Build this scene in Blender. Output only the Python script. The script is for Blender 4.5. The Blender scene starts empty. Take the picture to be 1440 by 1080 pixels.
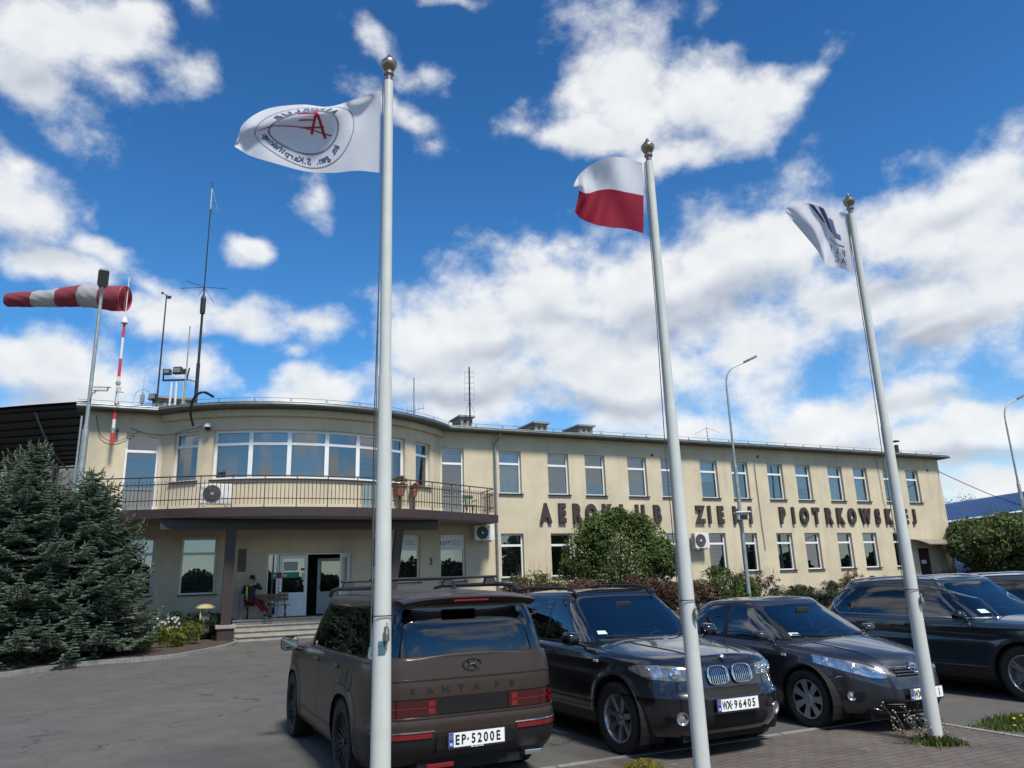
import bpy, bmesh, math, random
import numpy as np
from mathutils import Vector, Matrix
from mathutils.bvhtree import BVHTree
random.seed(7); np.random.seed(7)
R = math.radians
scene = bpy.context.scene
# ---------------------------------------------------------------- camera
CH, CF, CP, CR = 1.76, 1060.0, 14.85, -1.87        # eye height, focal length (px of 1440), pitch up, roll
cam_d = bpy.data.cameras.new('camera'); cam = bpy.data.objects.new('camera', cam_d)
scene.collection.objects.link(cam)
cam_d.sensor_width = 36; cam_d.lens = 36*CF/1440; cam_d.clip_start = .05; cam_d.clip_end = 6000
CM = Matrix.Rotation(R(90+CP), 4, 'X') @ Matrix.Rotation(R(CR), 4, 'Z')
cam.matrix_world = Matrix.Translation((0, 0, CH)) @ CM
scene.camera = cam
scene.render.resolution_x, scene.render.resolution_y = 1024, 768
scene.view_settings.view_transform = 'Standard'; scene.view_settings.look = 'None'
scene.view_settings.exposure = 1.38; scene.view_settings.gamma = 1
def ray(px, py): return (CM.to_3x3() @ Vector(((px-720)/CF, (540-py)/CF, -1)))
# ---------------------------------------------------------------- sun and sky
SUN_EL, SUN_AZ = 57, 150                            # azimuth clockwise from +Y: behind the camera, to the right
sd = bpy.data.lights.new('sun', 'SUN'); sd.energy = 2.1; sd.angle = R(11); sd.color = (1, .95, .87)
sun = bpy.data.objects.new('sun', sd); scene.collection.objects.link(sun)
sv = Vector((math.sin(R(SUN_AZ))*math.cos(R(SUN_EL)), math.cos(R(SUN_AZ))*math.cos(R(SUN_EL)), math.sin(R(SUN_EL))))
sun.rotation_euler = sv.to_track_quat('Z', 'Y').to_euler()
w = bpy.data.worlds.new('World'); scene.world = w; w.use_nodes = True
N = w.node_tree.nodes; LK = w.node_tree.links; N.clear()
def nd(t, **k):
    n = N.new(t)
    for a, b in k.items():
        if a.startswith('i_'): n.inputs[int(a[2:])].default_value = b
        else: setattr(n, a, b)
    return n
def mth(op, a, b=None, c=None, clamp=False):
    n = nd('ShaderNodeMath', operation=op, use_clamp=clamp)
    for i, v in enumerate((a, b, c)):
        if v is None: continue
        if isinstance(v, (int, float)): n.inputs[i].default_value = v
        else: LK.new(v, n.inputs[i])
    return n.outputs[0]
def vmt(op, a, b=None, s=None):
    n = nd('ShaderNodeVectorMath', operation=op)
    for i, v in enumerate((a, b)):
        if v is None: continue
        if isinstance(v, tuple): n.inputs[i].default_value = v
        else: LK.new(v, n.inputs[i])
    if s is not None:
        if isinstance(s, (int, float)): n.inputs['Scale'].default_value = s
        else: LK.new(s, n.inputs['Scale'])
    return n
tc = nd('ShaderNodeTexCoord').outputs['Generated']
sep = nd('ShaderNodeSeparateXYZ'); LK.new(tc, sep.inputs[0])
az = mth('ARCTAN2', sep.outputs[0], sep.outputs[1]); el = mth('ARCSINE', sep.outputs[2])
cmb = nd('ShaderNodeCombineXYZ'); LK.new(az, cmb.inputs[0]); LK.new(el, cmb.inputs[1])
def noise(vec, scale, detail, rough, dist=0, lac=2.0):
    n = nd('ShaderNodeTexNoise'); LK.new(vec, n.inputs['Vector'])
    n.inputs['Scale'].default_value = scale; n.inputs['Detail'].default_value = detail
    n.inputs['Roughness'].default_value = rough; n.inputs['Distortion'].default_value = dist; n.inputs['Lacunarity'].default_value = lac
    return n
wp = noise(tc, 5.5, 3, .55)
wv = vmt('SUBTRACT', wp.outputs['Color'], (.5, .5, .5)).outputs[0]
av = vmt('ADD', cmb.outputs[0], vmt('SCALE', wv, s=.13).outputs[0]).outputs[0]
def blobs(lst, vec):
    out = None
    for b in lst:
        cx, cy, rx, ry = b[:4]; rot = b[4] if len(b) > 4 else 0; amp = b[5] if len(b) > 5 else 1
        d = ray(cx, cy).normalized(); a, e = math.atan2(d.x, d.y), math.asin(d.z)
        dx = ray(cx+10, cy).normalized(); dy = ray(cx, cy-10).normalized()
        ka = abs(math.atan2(dx.x, dx.y)-a)/10; ke = abs(math.asin(dy.z)-e)/10
        m = nd('ShaderNodeMapping', vector_type='TEXTURE')
        m.inputs['Location'].default_value = (a, e, 0); m.inputs['Rotation'].default_value = (0, 0, R(rot))
        m.inputs['Scale'].default_value = (rx*ka, ry*ke, 1)
        if out is None: LK.new(vec, m.inputs[0])
        else:                                              # a vanishing link to the blob before keeps the shader's stack short
            q = nd('ShaderNodeVectorMath', operation='MULTIPLY_ADD'); LK.new(out, q.inputs[0]); q.inputs[1].default_value = (1e-7,)*3; LK.new(vec, q.inputs[2]); LK.new(q.outputs[0], m.inputs[0])
        L = vmt('LENGTH', m.outputs[0]).outputs['Value']
        v = mth('MULTIPLY_ADD', L, -amp, amp)
        if out is None: out = v
        else:
            n = nd('ShaderNodeMath', operation='SMOOTH_MAX'); LK.new(out, n.inputs[0]); LK.new(v, n.inputs[1]); n.inputs[2].default_value = .25; out = n.outputs[0]
    return out
CL = [(55,50,150,110),(160,60,75,55),(45,140,110,75),(80,185,60,40,0,.5),
 (20,290,125,80),(120,345,90,42),(60,370,120,50),(122,288,34,28,0,.4),(250,128,38,30,30,.34),(165,125,26,20,0,.3),(125,205,34,20,0,.28),
 (50,510,150,62),(120,550,130,60),(235,440,115,52),(345,470,100,36,-8),(440,470,85,36),(270,520,80,42),(205,390,75,34,-20,.5),(395,560,60,22,0,.5),
 (345,363,42,36),(430,275,36,44,10,.62),(450,555,100,40),(420,505,34,18,0,.5),
 (545,72,70,34,-25,.52),(598,98,56,30,0,.5),(560,150,60,20,-15,.32),(622,212,30,22,0,.3),(650,4,60,14,0,.4),(265,12,24,20,-40,.34),
 (895,110,125,92),(855,185,120,44,5),(985,110,95,85,-15),(1070,150,90,70),(1125,115,85,34,15,.4),(880,32,100,42,0,.4),(930,205,110,48),(745,172,40,36,0,.5),(890,255,80,44,30,.5),(820,30,80,50,0,.25),(990,10,30,26,0,.4),
 (600,480,70,90,30),(660,470,110,110,30),(770,420,130,120,20),(890,400,150,130),(1010,370,150,120),(1120,340,150,95,8),(1240,320,150,85,10),(1350,270,130,52,12),(1420,350,140,120),
 (660,560,220,75),(860,520,230,100),(1040,480,180,85,8),(1190,430,180,90,8),(1340,450,190,85,8),(555,415,60,28,10,.45),(590,440,50,50,0,.7),(1150,250,50,30,0,.3),(1400,190,60,20,15,.25),
 (1150,590,140,50,12),(1270,575,170,52,4),(1400,590,150,52),(1260,640,280,50),(1040,560,60,70,0,.35),(960,600,150,40,0,.6),(1430,510,60,30,0,.35),(1390,680,150,46),(150,640,260,60),(480,600,90,26,0,.7),(1250,690,160,40),(1320,520,120,20,5,.3)]
GREY = [(930,445,230,42,8),(1010,430,160,34,8),(1180,500,170,26,14),(1320,480,150,30,12),(1240,400,160,26,10,.7),(690,500,130,26,8,.7),(640,560,160,26,0,.8),(860,570,200,22,0,.8),
 (1400,640,180,18,0,.9),(1200,625,130,18,5,.6),(30,345,120,36,-8,.8),(30,130,90,50,0,.6),(60,560,130,26,0,.6),(960,320,110,24,0,.35),(1330,300,120,22,12,.5),(440,495,80,16,0,.5),(1000,160,60,24,0,.25),(1350,560,160,16,4,.5),(790,455,90,22,0,.6)]
C = blobs(CL, av)
# elsewhere in the sky (all round, seen in reflections): broken cumulus
fwd = vmt('DOT_PRODUCT', tc, tuple((CM.to_3x3() @ Vector((0, 0, -1))))).outputs['Value']
elz = mth('MAXIMUM', sep.outputs[2], .06)
pl = nd('ShaderNodeCombineXYZ'); LK.new(mth('DIVIDE', sep.outputs[0], mth('ADD', elz, .25)), pl.inputs[0]); LK.new(mth('DIVIDE', sep.outputs[1], mth('ADD', elz, .25)), pl.inputs[1])
far = noise(pl.outputs[0], 1.3, 3, .5)
away = mth('MULTIPLY_ADD', fwd, -5, 3.6, clamp=True)
Cf = mth('MULTIPLY', mth('MULTIPLY_ADD', far.outputs['Fac'], 5.5, -2.75), away)
C = mth('MAXIMUM', C, mth('ADD', Cf, mth('MULTIPLY_ADD', away, 1.2, -1.2)))
sc = nd('ShaderNodeMapping'); LK.new(tc, sc.inputs[0]); sc.inputs['Scale'].default_value = (1, 1, 1.3)
f1 = noise(sc.outputs[0], 6.5, 8, .60, .0)
f2 = noise(sc.outputs[0], 24.0, 6, .62, .0)
det = mth('ADD', mth('MULTIPLY_ADD', f1.outputs['Fac'], 3.3, -1.65), mth('MULTIPLY_ADD', f2.outputs['Fac'], 1.3, -.65))
D = mth('ADD', mth('MULTIPLY', C, 1.8), det)
mr = nd('ShaderNodeMapRange', interpolation_type='SMOOTHSTEP'); LK.new(D, mr.inputs[0]); mr.inputs[1].default_value = -.08; mr.inputs[2].default_value = 1.2
alpha = mth('MULTIPLY', mr.outputs[0], .97)
# relief: density difference towards the light (up and to the right)
sc2 = nd('ShaderNodeMapping'); LK.new(tc, sc2.inputs[0]); sc2.inputs['Scale'].default_value = (1, 1, 1.3); sc2.inputs['Location'].default_value = (.008, -.004, .028)
f3 = noise(sc2.outputs[0], 6.5, 4, .55, 0); f3b = noise(sc.outputs[0], 6.5, 4, .55, 0)
rel = mth('SUBTRACT', f3b.outputs['Fac'], f3.outputs['Fac'])
gr = blobs(GREY, vmt('ADD', cmb.outputs[0], vmt('SCALE', wv, s=.10).outputs[0]).outputs[0])
grc = mth('MULTIPLY', gr, 1.6, clamp=True)
thick = nd('ShaderNodeMapRange'); LK.new(D, thick.inputs[0]); thick.inputs[1].default_value = .5; thick.inputs[2].default_value = 2.4
br = mth('ADD', mth('MULTIPLY_ADD', rel, 1.05, .80), mth('MULTIPLY', grc, -.36))
br = mth('ADD', br, mth('MULTIPLY', thick.outputs[0], -.08))
br = mth('ADD', br, mth('MULTIPLY_ADD', f2.outputs['Fac'], .16, -.06))
ccol = nd('ShaderNodeValToRGB'); LK.new(br, ccol.inputs[0])
cr = ccol.color_ramp; cr.elements[0].position = .08; cr.elements[0].color = (.13, .15, .18, 1); cr.elements[1].position = 1.0; cr.elements[1].color = (.41, .41, .405, 1)
e = cr.elements.new(.45); e.color = (.235, .255, .285, 1); e = cr.elements.new(.75); e.color = (.34, .352, .365, 1)
sky = nd('ShaderNodeTexSky', sky_type='NISHITA', sun_disc=False); sky.sun_elevation = R(SUN_EL); sky.sun_rotation = R(SUN_AZ); sky.ozone_density = 3; sky.dust_density = .3; sky.air_density = 1.0
SKYS = .10
tint = vmt('MULTIPLY', sky.outputs[0], (.24, .51, .70)); 
grad = nd('ShaderNodeValToRGB'); LK.new(sep.outputs[2], grad.inputs[0])
g = grad.color_ramp; g.elements[0].position = 0; g.elements[0].color = (2.4, 1.25, .90, 1); g.elements[1].position = .62; g.elements[1].color = (.55, .68, .75, 1)
e = g.elements.new(.30); e.color = (.85, .92, .92, 1)
tint2 = vmt('MULTIPLY', tint.outputs[0], grad.outputs[0])
skyc = vmt('SCALE', tint2.outputs[0], s=1.0)
cloudc = vmt('SCALE', ccol.outputs[0], s=.93/SKYS)
mx = nd('ShaderNodeMix', data_type='RGBA'); LK.new(alpha, mx.inputs[0]); LK.new(skyc.outputs[0], mx.inputs[6]); LK.new(cloudc.outputs[0], mx.inputs[7])
bg = nd('ShaderNodeBackground'); bg.inputs[1].default_value = SKYS; LK.new(mx.outputs[2], bg.inputs[0])
wo = nd('ShaderNodeOutputWorld'); LK.new(bg.outputs[0], wo.inputs[0])
w.cycles.sampling_method = 'MANUAL'; w.cycles.sample_map_resolution = 512
# ---------------------------------------------------------------- helpers
COL = scene.collection
def tag(o, label=None, cat=None, group=None, kind=None):
    for k, v in (('label', label), ('category', cat), ('group', group), ('kind', kind)):
        if v: o[k] = v
    return o
def empty(name, loc=(0, 0, 0), rz=0, label=None, cat=None, group=None, kind=None, scale=1):
    o = bpy.data.objects.new(name, None); COL.objects.link(o); o.location = loc; o.rotation_euler = (0, 0, rz); o.scale = (scale,)*3
    o.empty_display_size = .1
    return tag(o, label, cat, group, kind)
def copy_tree(o, parent=None):
    c = o.copy(); COL.objects.link(c); c.parent = parent
    for ch in [x for x in KIDS.get(o.name, [])]: 
        k = copy_tree(ch, c); KIDS.setdefault(c.name, []).append(k)
    return c
KIDS = {}
class MB:
    def __init__(s): s.v = []; s.f = []
    def add(s, vs, fs):
        b = len(s.v); s.v += [tuple(v) for v in vs]; s.f += [tuple(b+i for i in f) for f in fs]; return s
    def box(s, c, d, rz=0, M=None, top=1.0):
        x, y, z = d[0]/2, d[1]/2, d[2]/2
        vs = [Vector((a*x*(top if k > 0 else 1), b*y*(top if k > 0 else 1), k*z)) for k in (-1, 1) for b in (-1, 1) for a in (-1, 1)]
        m = Matrix.Translation(c) @ Matrix.Rotation(rz, 4, 'Z') if M is None else Matrix.Translation(c) @ M.to_4x4()
        return s.add([m @ v for v in vs], [(0,2,3,1),(4,5,7,6),(0,1,5,4),(2,6,7,3),(0,4,6,2),(1,3,7,5)])
    def quad(s, *p): return s.add(p, [tuple(range(len(p)))])
    def tube(s, pts, r, n=8, cap=True):
        pts = [Vector(p) for p in pts]; rs = r if isinstance(r, (list, tuple)) else [r]*len(pts)
        vs = []; fs = []; ref = None
        for i, p in enumerate(pts):
            t = (pts[min(i+1, len(pts)-1)]-pts[max(i-1, 0)]).normalized()
            if ref is None: ref = Vector((0, 0, 1)) if abs(t.z) < .9 else Vector((1, 0, 0))
            a = t.cross(ref).normalized(); b = t.cross(a).normalized(); ref = -b if False else ref
            if a.length < .5: a = t.orthogonal().normalized(); b = t.cross(a)
            for k in range(n):
                q = 2*math.pi*k/n; vs.append(p+(a*math.cos(q)+b*math.sin(q))*rs[i])
        for i in range(len(pts)-1):
            for k in range(n): fs.append((i*n+k, i*n+(k+1) % n, (i+1)*n+(k+1) % n, (i+1)*n+k))
        if cap: fs.append(tuple(range(n))[::-1]); fs.append(tuple(range((len(pts)-1)*n, len(pts)*n)))
        return s.add(vs, fs)
    def lathe(s, prof, c=(0, 0, 0), M=None, n=24):       # prof: (radius, height) pairs
        m = Matrix.Translation(c) @ (M.to_4x4() if M is not None else Matrix.Identity(4))
        vs = [m @ Vector((r*math.cos(2*math.pi*k/n), r*math.sin(2*math.pi*k/n), h)) for r, h in prof for k in range(n)]
        fs = [(i*n+k, i*n+(k+1) % n, (i+1)*n+(k+1) % n, (i+1)*n+k) for i in range(len(prof)-1) for k in range(n)]
        return s.add(vs, fs)
    def grid(s, P):                                       # P[i][j] points
        a, b = len(P), len(P[0])
        return s.add([p for row in P for p in row], [(i*b+j, i*b+j+1, (i+1)*b+j+1, (i+1)*b+j) for i in range(a-1) for j in range(b-1)])
    def prism(s, poly, z0, z1, M=None):
        n = len(poly); m = M.to_4x4() if M is not None else Matrix.Identity(4)
        vs = [m @ Vector((x, y, z)) for z in (z0, z1) for x, y in poly]
        return s.add(vs, [tuple(range(n))[::-1], tuple(range(n, 2*n))]+[(i, (i+1) % n, n+(i+1) % n, n+i) for i in range(n)])
    def build(s, name, mat, parent=None, smooth=False, bevel=0, fix=True, **t):
        me = bpy.data.meshes.new(name); me.from_pydata(s.v, [], s.f); me.update()
        if fix or bevel:
            bm = bmesh.new(); bm.from_mesh(me)
            if fix: bmesh.ops.recalc_face_normals(bm, faces=bm.faces)
            if bevel: bmesh.ops.bevel(bm, geom=[e for e in bm.edges if len(e.link_faces) == 2 and e.calc_face_angle(0) > .6], offset=bevel, segments=2, profile=.6, affect='EDGES')
            bm.to_mesh(me); bm.free()
        if smooth: shade(me, smooth if smooth is not True else 40)
        o = bpy.data.objects.new(name, me); COL.objects.link(o); me.materials.append(mat)
        if parent is not None: o.parent = parent; KIDS.setdefault(parent.name, []).append(o)
        return tag(o, **t)
def shade(me, ang=40):
    me.polygons.foreach_set('use_smooth', [True]*len(me.polygons))
    me.set_sharp_from_angle(angle=R(ang))
def text_mesh(txt, size=1, extrude=0, offset=0, spacing=1, sx=1, bevel=0, align='CENTER'):
    cu = bpy.data.curves.new('t', 'FONT'); cu.body = txt; cu.size = size; cu.extrude = extrude; cu.offset = offset; cu.space_character = spacing; cu.align_x = align
    cu.bevel_depth = bevel; cu.bevel_resolution = 1; cu.resolution_u = 4
    o = bpy.data.objects.new('t', cu); COL.objects.link(o)
    bpy.context.view_layer.update(); dg = bpy.context.evaluated_depsgraph_get(); me = o.evaluated_get(dg).to_mesh()
    v = [(p.co.x*sx, p.co.y, p.co.z) for p in me.vertices]; f = [tuple(p.vertices) for p in me.polygons]
    o.evaluated_get(dg).to_mesh_clear(); bpy.data.objects.remove(o); bpy.data.curves.remove(cu)
    return v, f
# ---------------------------------------------------------------- materials
def mat(name, col, rough=.6, metal=0, coat=0, var=0, scale=6, bump=0, bscale=None, spec=.5, streak=0, dirt=None, rvar=0, objco=True, sheen=0, trans=0, ior=1.45):
    m = bpy.data.materials.new(name); m.use_nodes = True; nt = m.node_tree; b = nt.nodes['Principled BSDF']
    b.inputs['Base Color'].default_value = (*col, 1); b.inputs['Roughness'].default_value = rough; b.inputs['Metallic'].default_value = metal
    b.inputs['Coat Weight'].default_value = coat; b.inputs['Coat Roughness'].default_value = .03; b.inputs['Specular IOR Level'].default_value = spec; b.inputs['IOR'].default_value = ior
    b.inputs['Transmission Weight'].default_value = trans
    tcn = nt.nodes.new('ShaderNodeTexCoord'); co = tcn.outputs['Object']
    def nz(sc, d=6, r=.6, mp=None):
        n = nt.nodes.new('ShaderNodeTexNoise'); n.inputs['Scale'].default_value = sc; n.inputs['Detail'].default_value = d; n.inputs['Roughness'].default_value = r
        if mp:
            q = nt.nodes.new('ShaderNodeMapping'); q.inputs['Scale'].default_value = mp; nt.links.new(co, q.inputs[0]); nt.links.new(q.outputs[0], n.inputs[0])
        else: nt.links.new(co, n.inputs[0])
        return n.outputs['Fac']
    src = None
    def mixc(a, bcol, fac):
        x = nt.nodes.new('ShaderNodeMix'); x.data_type = 'RGBA'
        if isinstance(a, tuple): x.inputs[6].default_value = (*a, 1)
        else: nt.links.new(a, x.inputs[6])
        x.inputs[7].default_value = (*bcol, 1); nt.links.new(fac, x.inputs[0]); return x.outputs[2]
    def rng(f, a, b2, c=0, d=1):
        r = nt.nodes.new('ShaderNodeMapRange'); r.inputs[1].default_value = a; r.inputs[2].default_value = b2; r.inputs[3].default_value = c; r.inputs[4].default_value = d; nt.links.new(f, r.inputs[0]); return r.outputs[0]
    if var:
        src = mixc(tuple(min(1, c*(1+var)) for c in col), tuple(c*(1-var) for c in col), rng(nz(scale), .35, .65))
    if streak:
        src = mixc(src or col, tuple(c*(.68) for c in (dirt or col)), rng(nz(1, 5, .65, (3.2, 3.2, .22)), .52, .80, 0, streak))
    if name == 'plaster':                                  # fine rain runs below the sills and eaves, a splashed base
        src = mixc(src, (.28, .24, .17), rng(nz(1, 6, .7, (9, 9, .5)), .58, .80, 0, .40))
        sx = nt.nodes.new('ShaderNodeSeparateXYZ'); nt.links.new(co, sx.inputs[0]); ad = nt.nodes.new('ShaderNodeMath'); ad.operation = 'MULTIPLY_ADD'; nt.links.new(nz(2.5, 6, .7), ad.inputs[0]); ad.inputs[1].default_value = 1.1; nt.links.new(sx.outputs[2], ad.inputs[2])
        src = mixc((.17, .15, .115), (0, 0, 0), rng(ad.outputs[0], 5, 6)) if False else src
        lo = nt.nodes.new('ShaderNodeMix'); lo.data_type = 'RGBA'; nt.links.new(rng(ad.outputs[0], .75, 1.5), lo.inputs[0]); lo.inputs[6].default_value = (.20, .175, .13, 1); nt.links.new(src, lo.inputs[7]); src = lo.outputs[2]
    if src is not None: nt.links.new(src, b.inputs['Base Color'])
    if rvar: nt.links.new(rng(nz(scale*1.7), .3, .7, rough-rvar, rough+rvar), b.inputs['Roughness'])
    if bump:
        bp = nt.nodes.new('ShaderNodeBump'); bp.inputs['Strength'].default_value = bump; bp.inputs['Distance'].default_value = .02; nt.links.new(nz(bscale or scale*3, 4), bp.inputs['Height']); nt.links.new(bp.outputs[0], b.inputs['Normal'])
    return m
def glass_mat(name, tint, refl=.12, rough=.0, wav=0, wscale=.6):
    m = bpy.data.materials.new(name); m.use_nodes = True; nt = m.node_tree; nt.nodes.clear()
    o = nt.nodes.new('ShaderNodeOutputMaterial'); t = nt.nodes.new('ShaderNodeBsdfTransparent'); t.inputs[0].default_value = (*tint, 1)
    gl = nt.nodes.new('ShaderNodeBsdfGlossy'); gl.inputs['Roughness'].default_value = rough; gl.inputs[0].default_value = (.95, .97, 1, 1)
    fr = nt.nodes.new('ShaderNodeFresnel'); fr.inputs[0].default_value = 1.5
    a = nt.nodes.new('ShaderNodeMath'); a.operation = 'MULTIPLY_ADD'; a.inputs[1].default_value = 1.0; a.inputs[2].default_value = refl; a.use_clamp = True; nt.links.new(fr.outputs[0], a.inputs[0])
    mx = nt.nodes.new('ShaderNodeMixShader'); nt.links.new(a.outputs[0], mx.inputs[0]); nt.links.new(t.outputs[0], mx.inputs[1]); nt.links.new(gl.outputs[0], mx.inputs[2]); nt.links.new(mx.outputs[0], o.inputs[0])
    if wav:
        tcn = nt.nodes.new('ShaderNodeTexCoord'); n = nt.nodes.new('ShaderNodeTexNoise'); n.inputs['Scale'].default_value = wscale; n.inputs['Detail'].default_value = 1
        nt.links.new(tcn.outputs['Object'], n.inputs[0]); bp = nt.nodes.new('ShaderNodeBump'); bp.inputs['Strength'].default_value = wav; bp.inputs['Distance'].default_value = .05
        nt.links.new(n.outputs['Fac'], bp.inputs['Height']); nt.links.new(bp.outputs[0], gl.inputs['Normal'])
    return m
M = {}
M['plaster'] = mat('plaster', (.51, .44, .315), .92, var=.09, scale=.7, bump=.25, bscale=60, streak=.42, dirt=(.42, .37, .27))
M['brown'] = mat('brown_metal', (.040, .026, .024), .45, var=.12, scale=5)
M['letter'] = mat('letter_brown', (.042, .028, .026), .5, var=.15, scale=3, bump=.1)
M['white'] = mat('white_pvc', (.68, .69, .68), .35, var=.04, scale=3)
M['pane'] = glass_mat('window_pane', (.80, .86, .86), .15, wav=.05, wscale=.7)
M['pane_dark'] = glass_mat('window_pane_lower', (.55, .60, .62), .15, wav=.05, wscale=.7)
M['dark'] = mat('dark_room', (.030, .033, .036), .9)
M['roof'] = mat('roof_felt', (.10, .105, .105), .8, var=.25, scale=2, bump=.2)
M['zinc'] = mat('zinc', (.26, .28, .28), .42, metal=.7, var=.2, scale=5)
M['gutter'] = mat('gutter', (.10, .115, .115), .45, metal=.3, var=.2, scale=3)
M['concrete'] = mat('concrete', (.24, .23, .21), .9, var=.18, scale=4, bump=.3)
M['stone'] = mat('pale_stone', (.27, .25, .21), .85, var=.15, scale=4, bump=.2, streak=.4)
M['steel'] = mat('galvanised_steel', (.30, .33, .33), .5, metal=.55, var=.15, scale=6)
M['black'] = mat('black_plastic', (.018, .018, .02), .45)
M['rubber'] = mat('rubber', (.016, .016, .017), .75, var=.2, scale=20)
M['chrome'] = mat('chrome', (.72, .73, .75), .12, metal=1)
M['polewhite'] = mat('white_paint', (.50, .52, .485), .38, var=.06, scale=3, streak=.3, dirt=(.45, .45, .40))
M['iron'] = mat('brown_iron', (.045, .032, .028), .5)
M['acwhite'] = mat('ac_white', (.60, .60, .57), .45, var=.05)
M['grey'] = mat('grey_plastic', (.16, .17, .17), .5)
M['red'] = mat('red_paint', (.50, .03, .035), .5)
M['wood'] = mat('bench_wood', (.16, .075, .03), .5, var=.3, scale=9)
M['curtain'] = mat('curtain', (.45, .47, .47), .9)
# ---------------------------------------------------------------- placement frames
K = 1.0476
BA = R(25.3); DR = Vector((math.cos(BA), math.sin(BA), 0)); NN = Vector((math.sin(BA), -math.cos(BA), 0)); P0 = Vector((-.677, 32.3, 0))*K
def FW(s, t, z): return P0+(DR*s+NN*t+Vector((0, 0, z)))*K          # facade frame: along, outward, up
def inv(p): q = Vector(p)-P0; return q.dot(DR)/K, q.dot(NN)/K
def gz(x, y):
    s, t = inv((x, y, 0)); u = min(1, max(0, (12-t)/9)); u = u*u*(3-2*u)
    return .13*K*u
def gp(px, py, z=None):                                            # the ground point (or point at height z) seen at a pixel
    d = ray(px, py); h = 0
    for _ in range(20):
        zz = h if z is None else z; k = (zz-CH)/d.z; p = Vector((0, 0, CH))+d*k; h = gz(p.x, p.y)
    return p
def at(px, py, Y): d = ray(px, py); return Vector((0, 0, CH))+d*(Y/d.y)
def FP(px, py, t=0):                                               # (s, z) where the plane at offset t from the facade is seen at a pixel
    d = ray(px, py); k = (t*K-(Vector((0, 0, CH))-P0).dot(NN))/d.dot(NN); p = Vector((0, 0, CH))+d*k
    return inv(p)[0], p.z/K
def pch(xs, ys, x):
    xs = np.array(xs, float); ys = np.array(ys, float); x = np.clip(np.asarray(x, float), xs[0], xs[-1]); h = np.diff(xs); d = np.diff(ys)/h; m = np.zeros(len(xs))
    if len(xs) == 2: return np.interp(x, xs, ys)
    for i in range(1, len(xs)-1):
        if d[i-1]*d[i] > 0: w1 = 2*h[i]+h[i-1]; w2 = h[i]+2*h[i-1]; m[i] = (w1+w2)/(w1/d[i-1]+w2/d[i])
    m[0] = d[0]*1.5-m[1]*.5 if len(d) > 1 else d[0]; m[-1] = d[-1]*1.5-m[-2]*.5
    for e_, dd in ((0, d[0]), (-1, d[-1])):
        if m[e_]*dd <= 0: m[e_] = 0
        elif abs(m[e_]) > 3*abs(dd): m[e_] = 3*dd
    i = np.clip(np.searchsorted(xs, x, 'right')-1, 0, len(xs)-2); t = (x-xs[i])/h[i]
    return ys[i]*(1+2*t)*(1-t)**2+h[i]*m[i]*t*(1-t)**2+ys[i+1]*t*t*(3-2*t)+h[i]*m[i+1]*t*t*(t-1)
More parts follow.
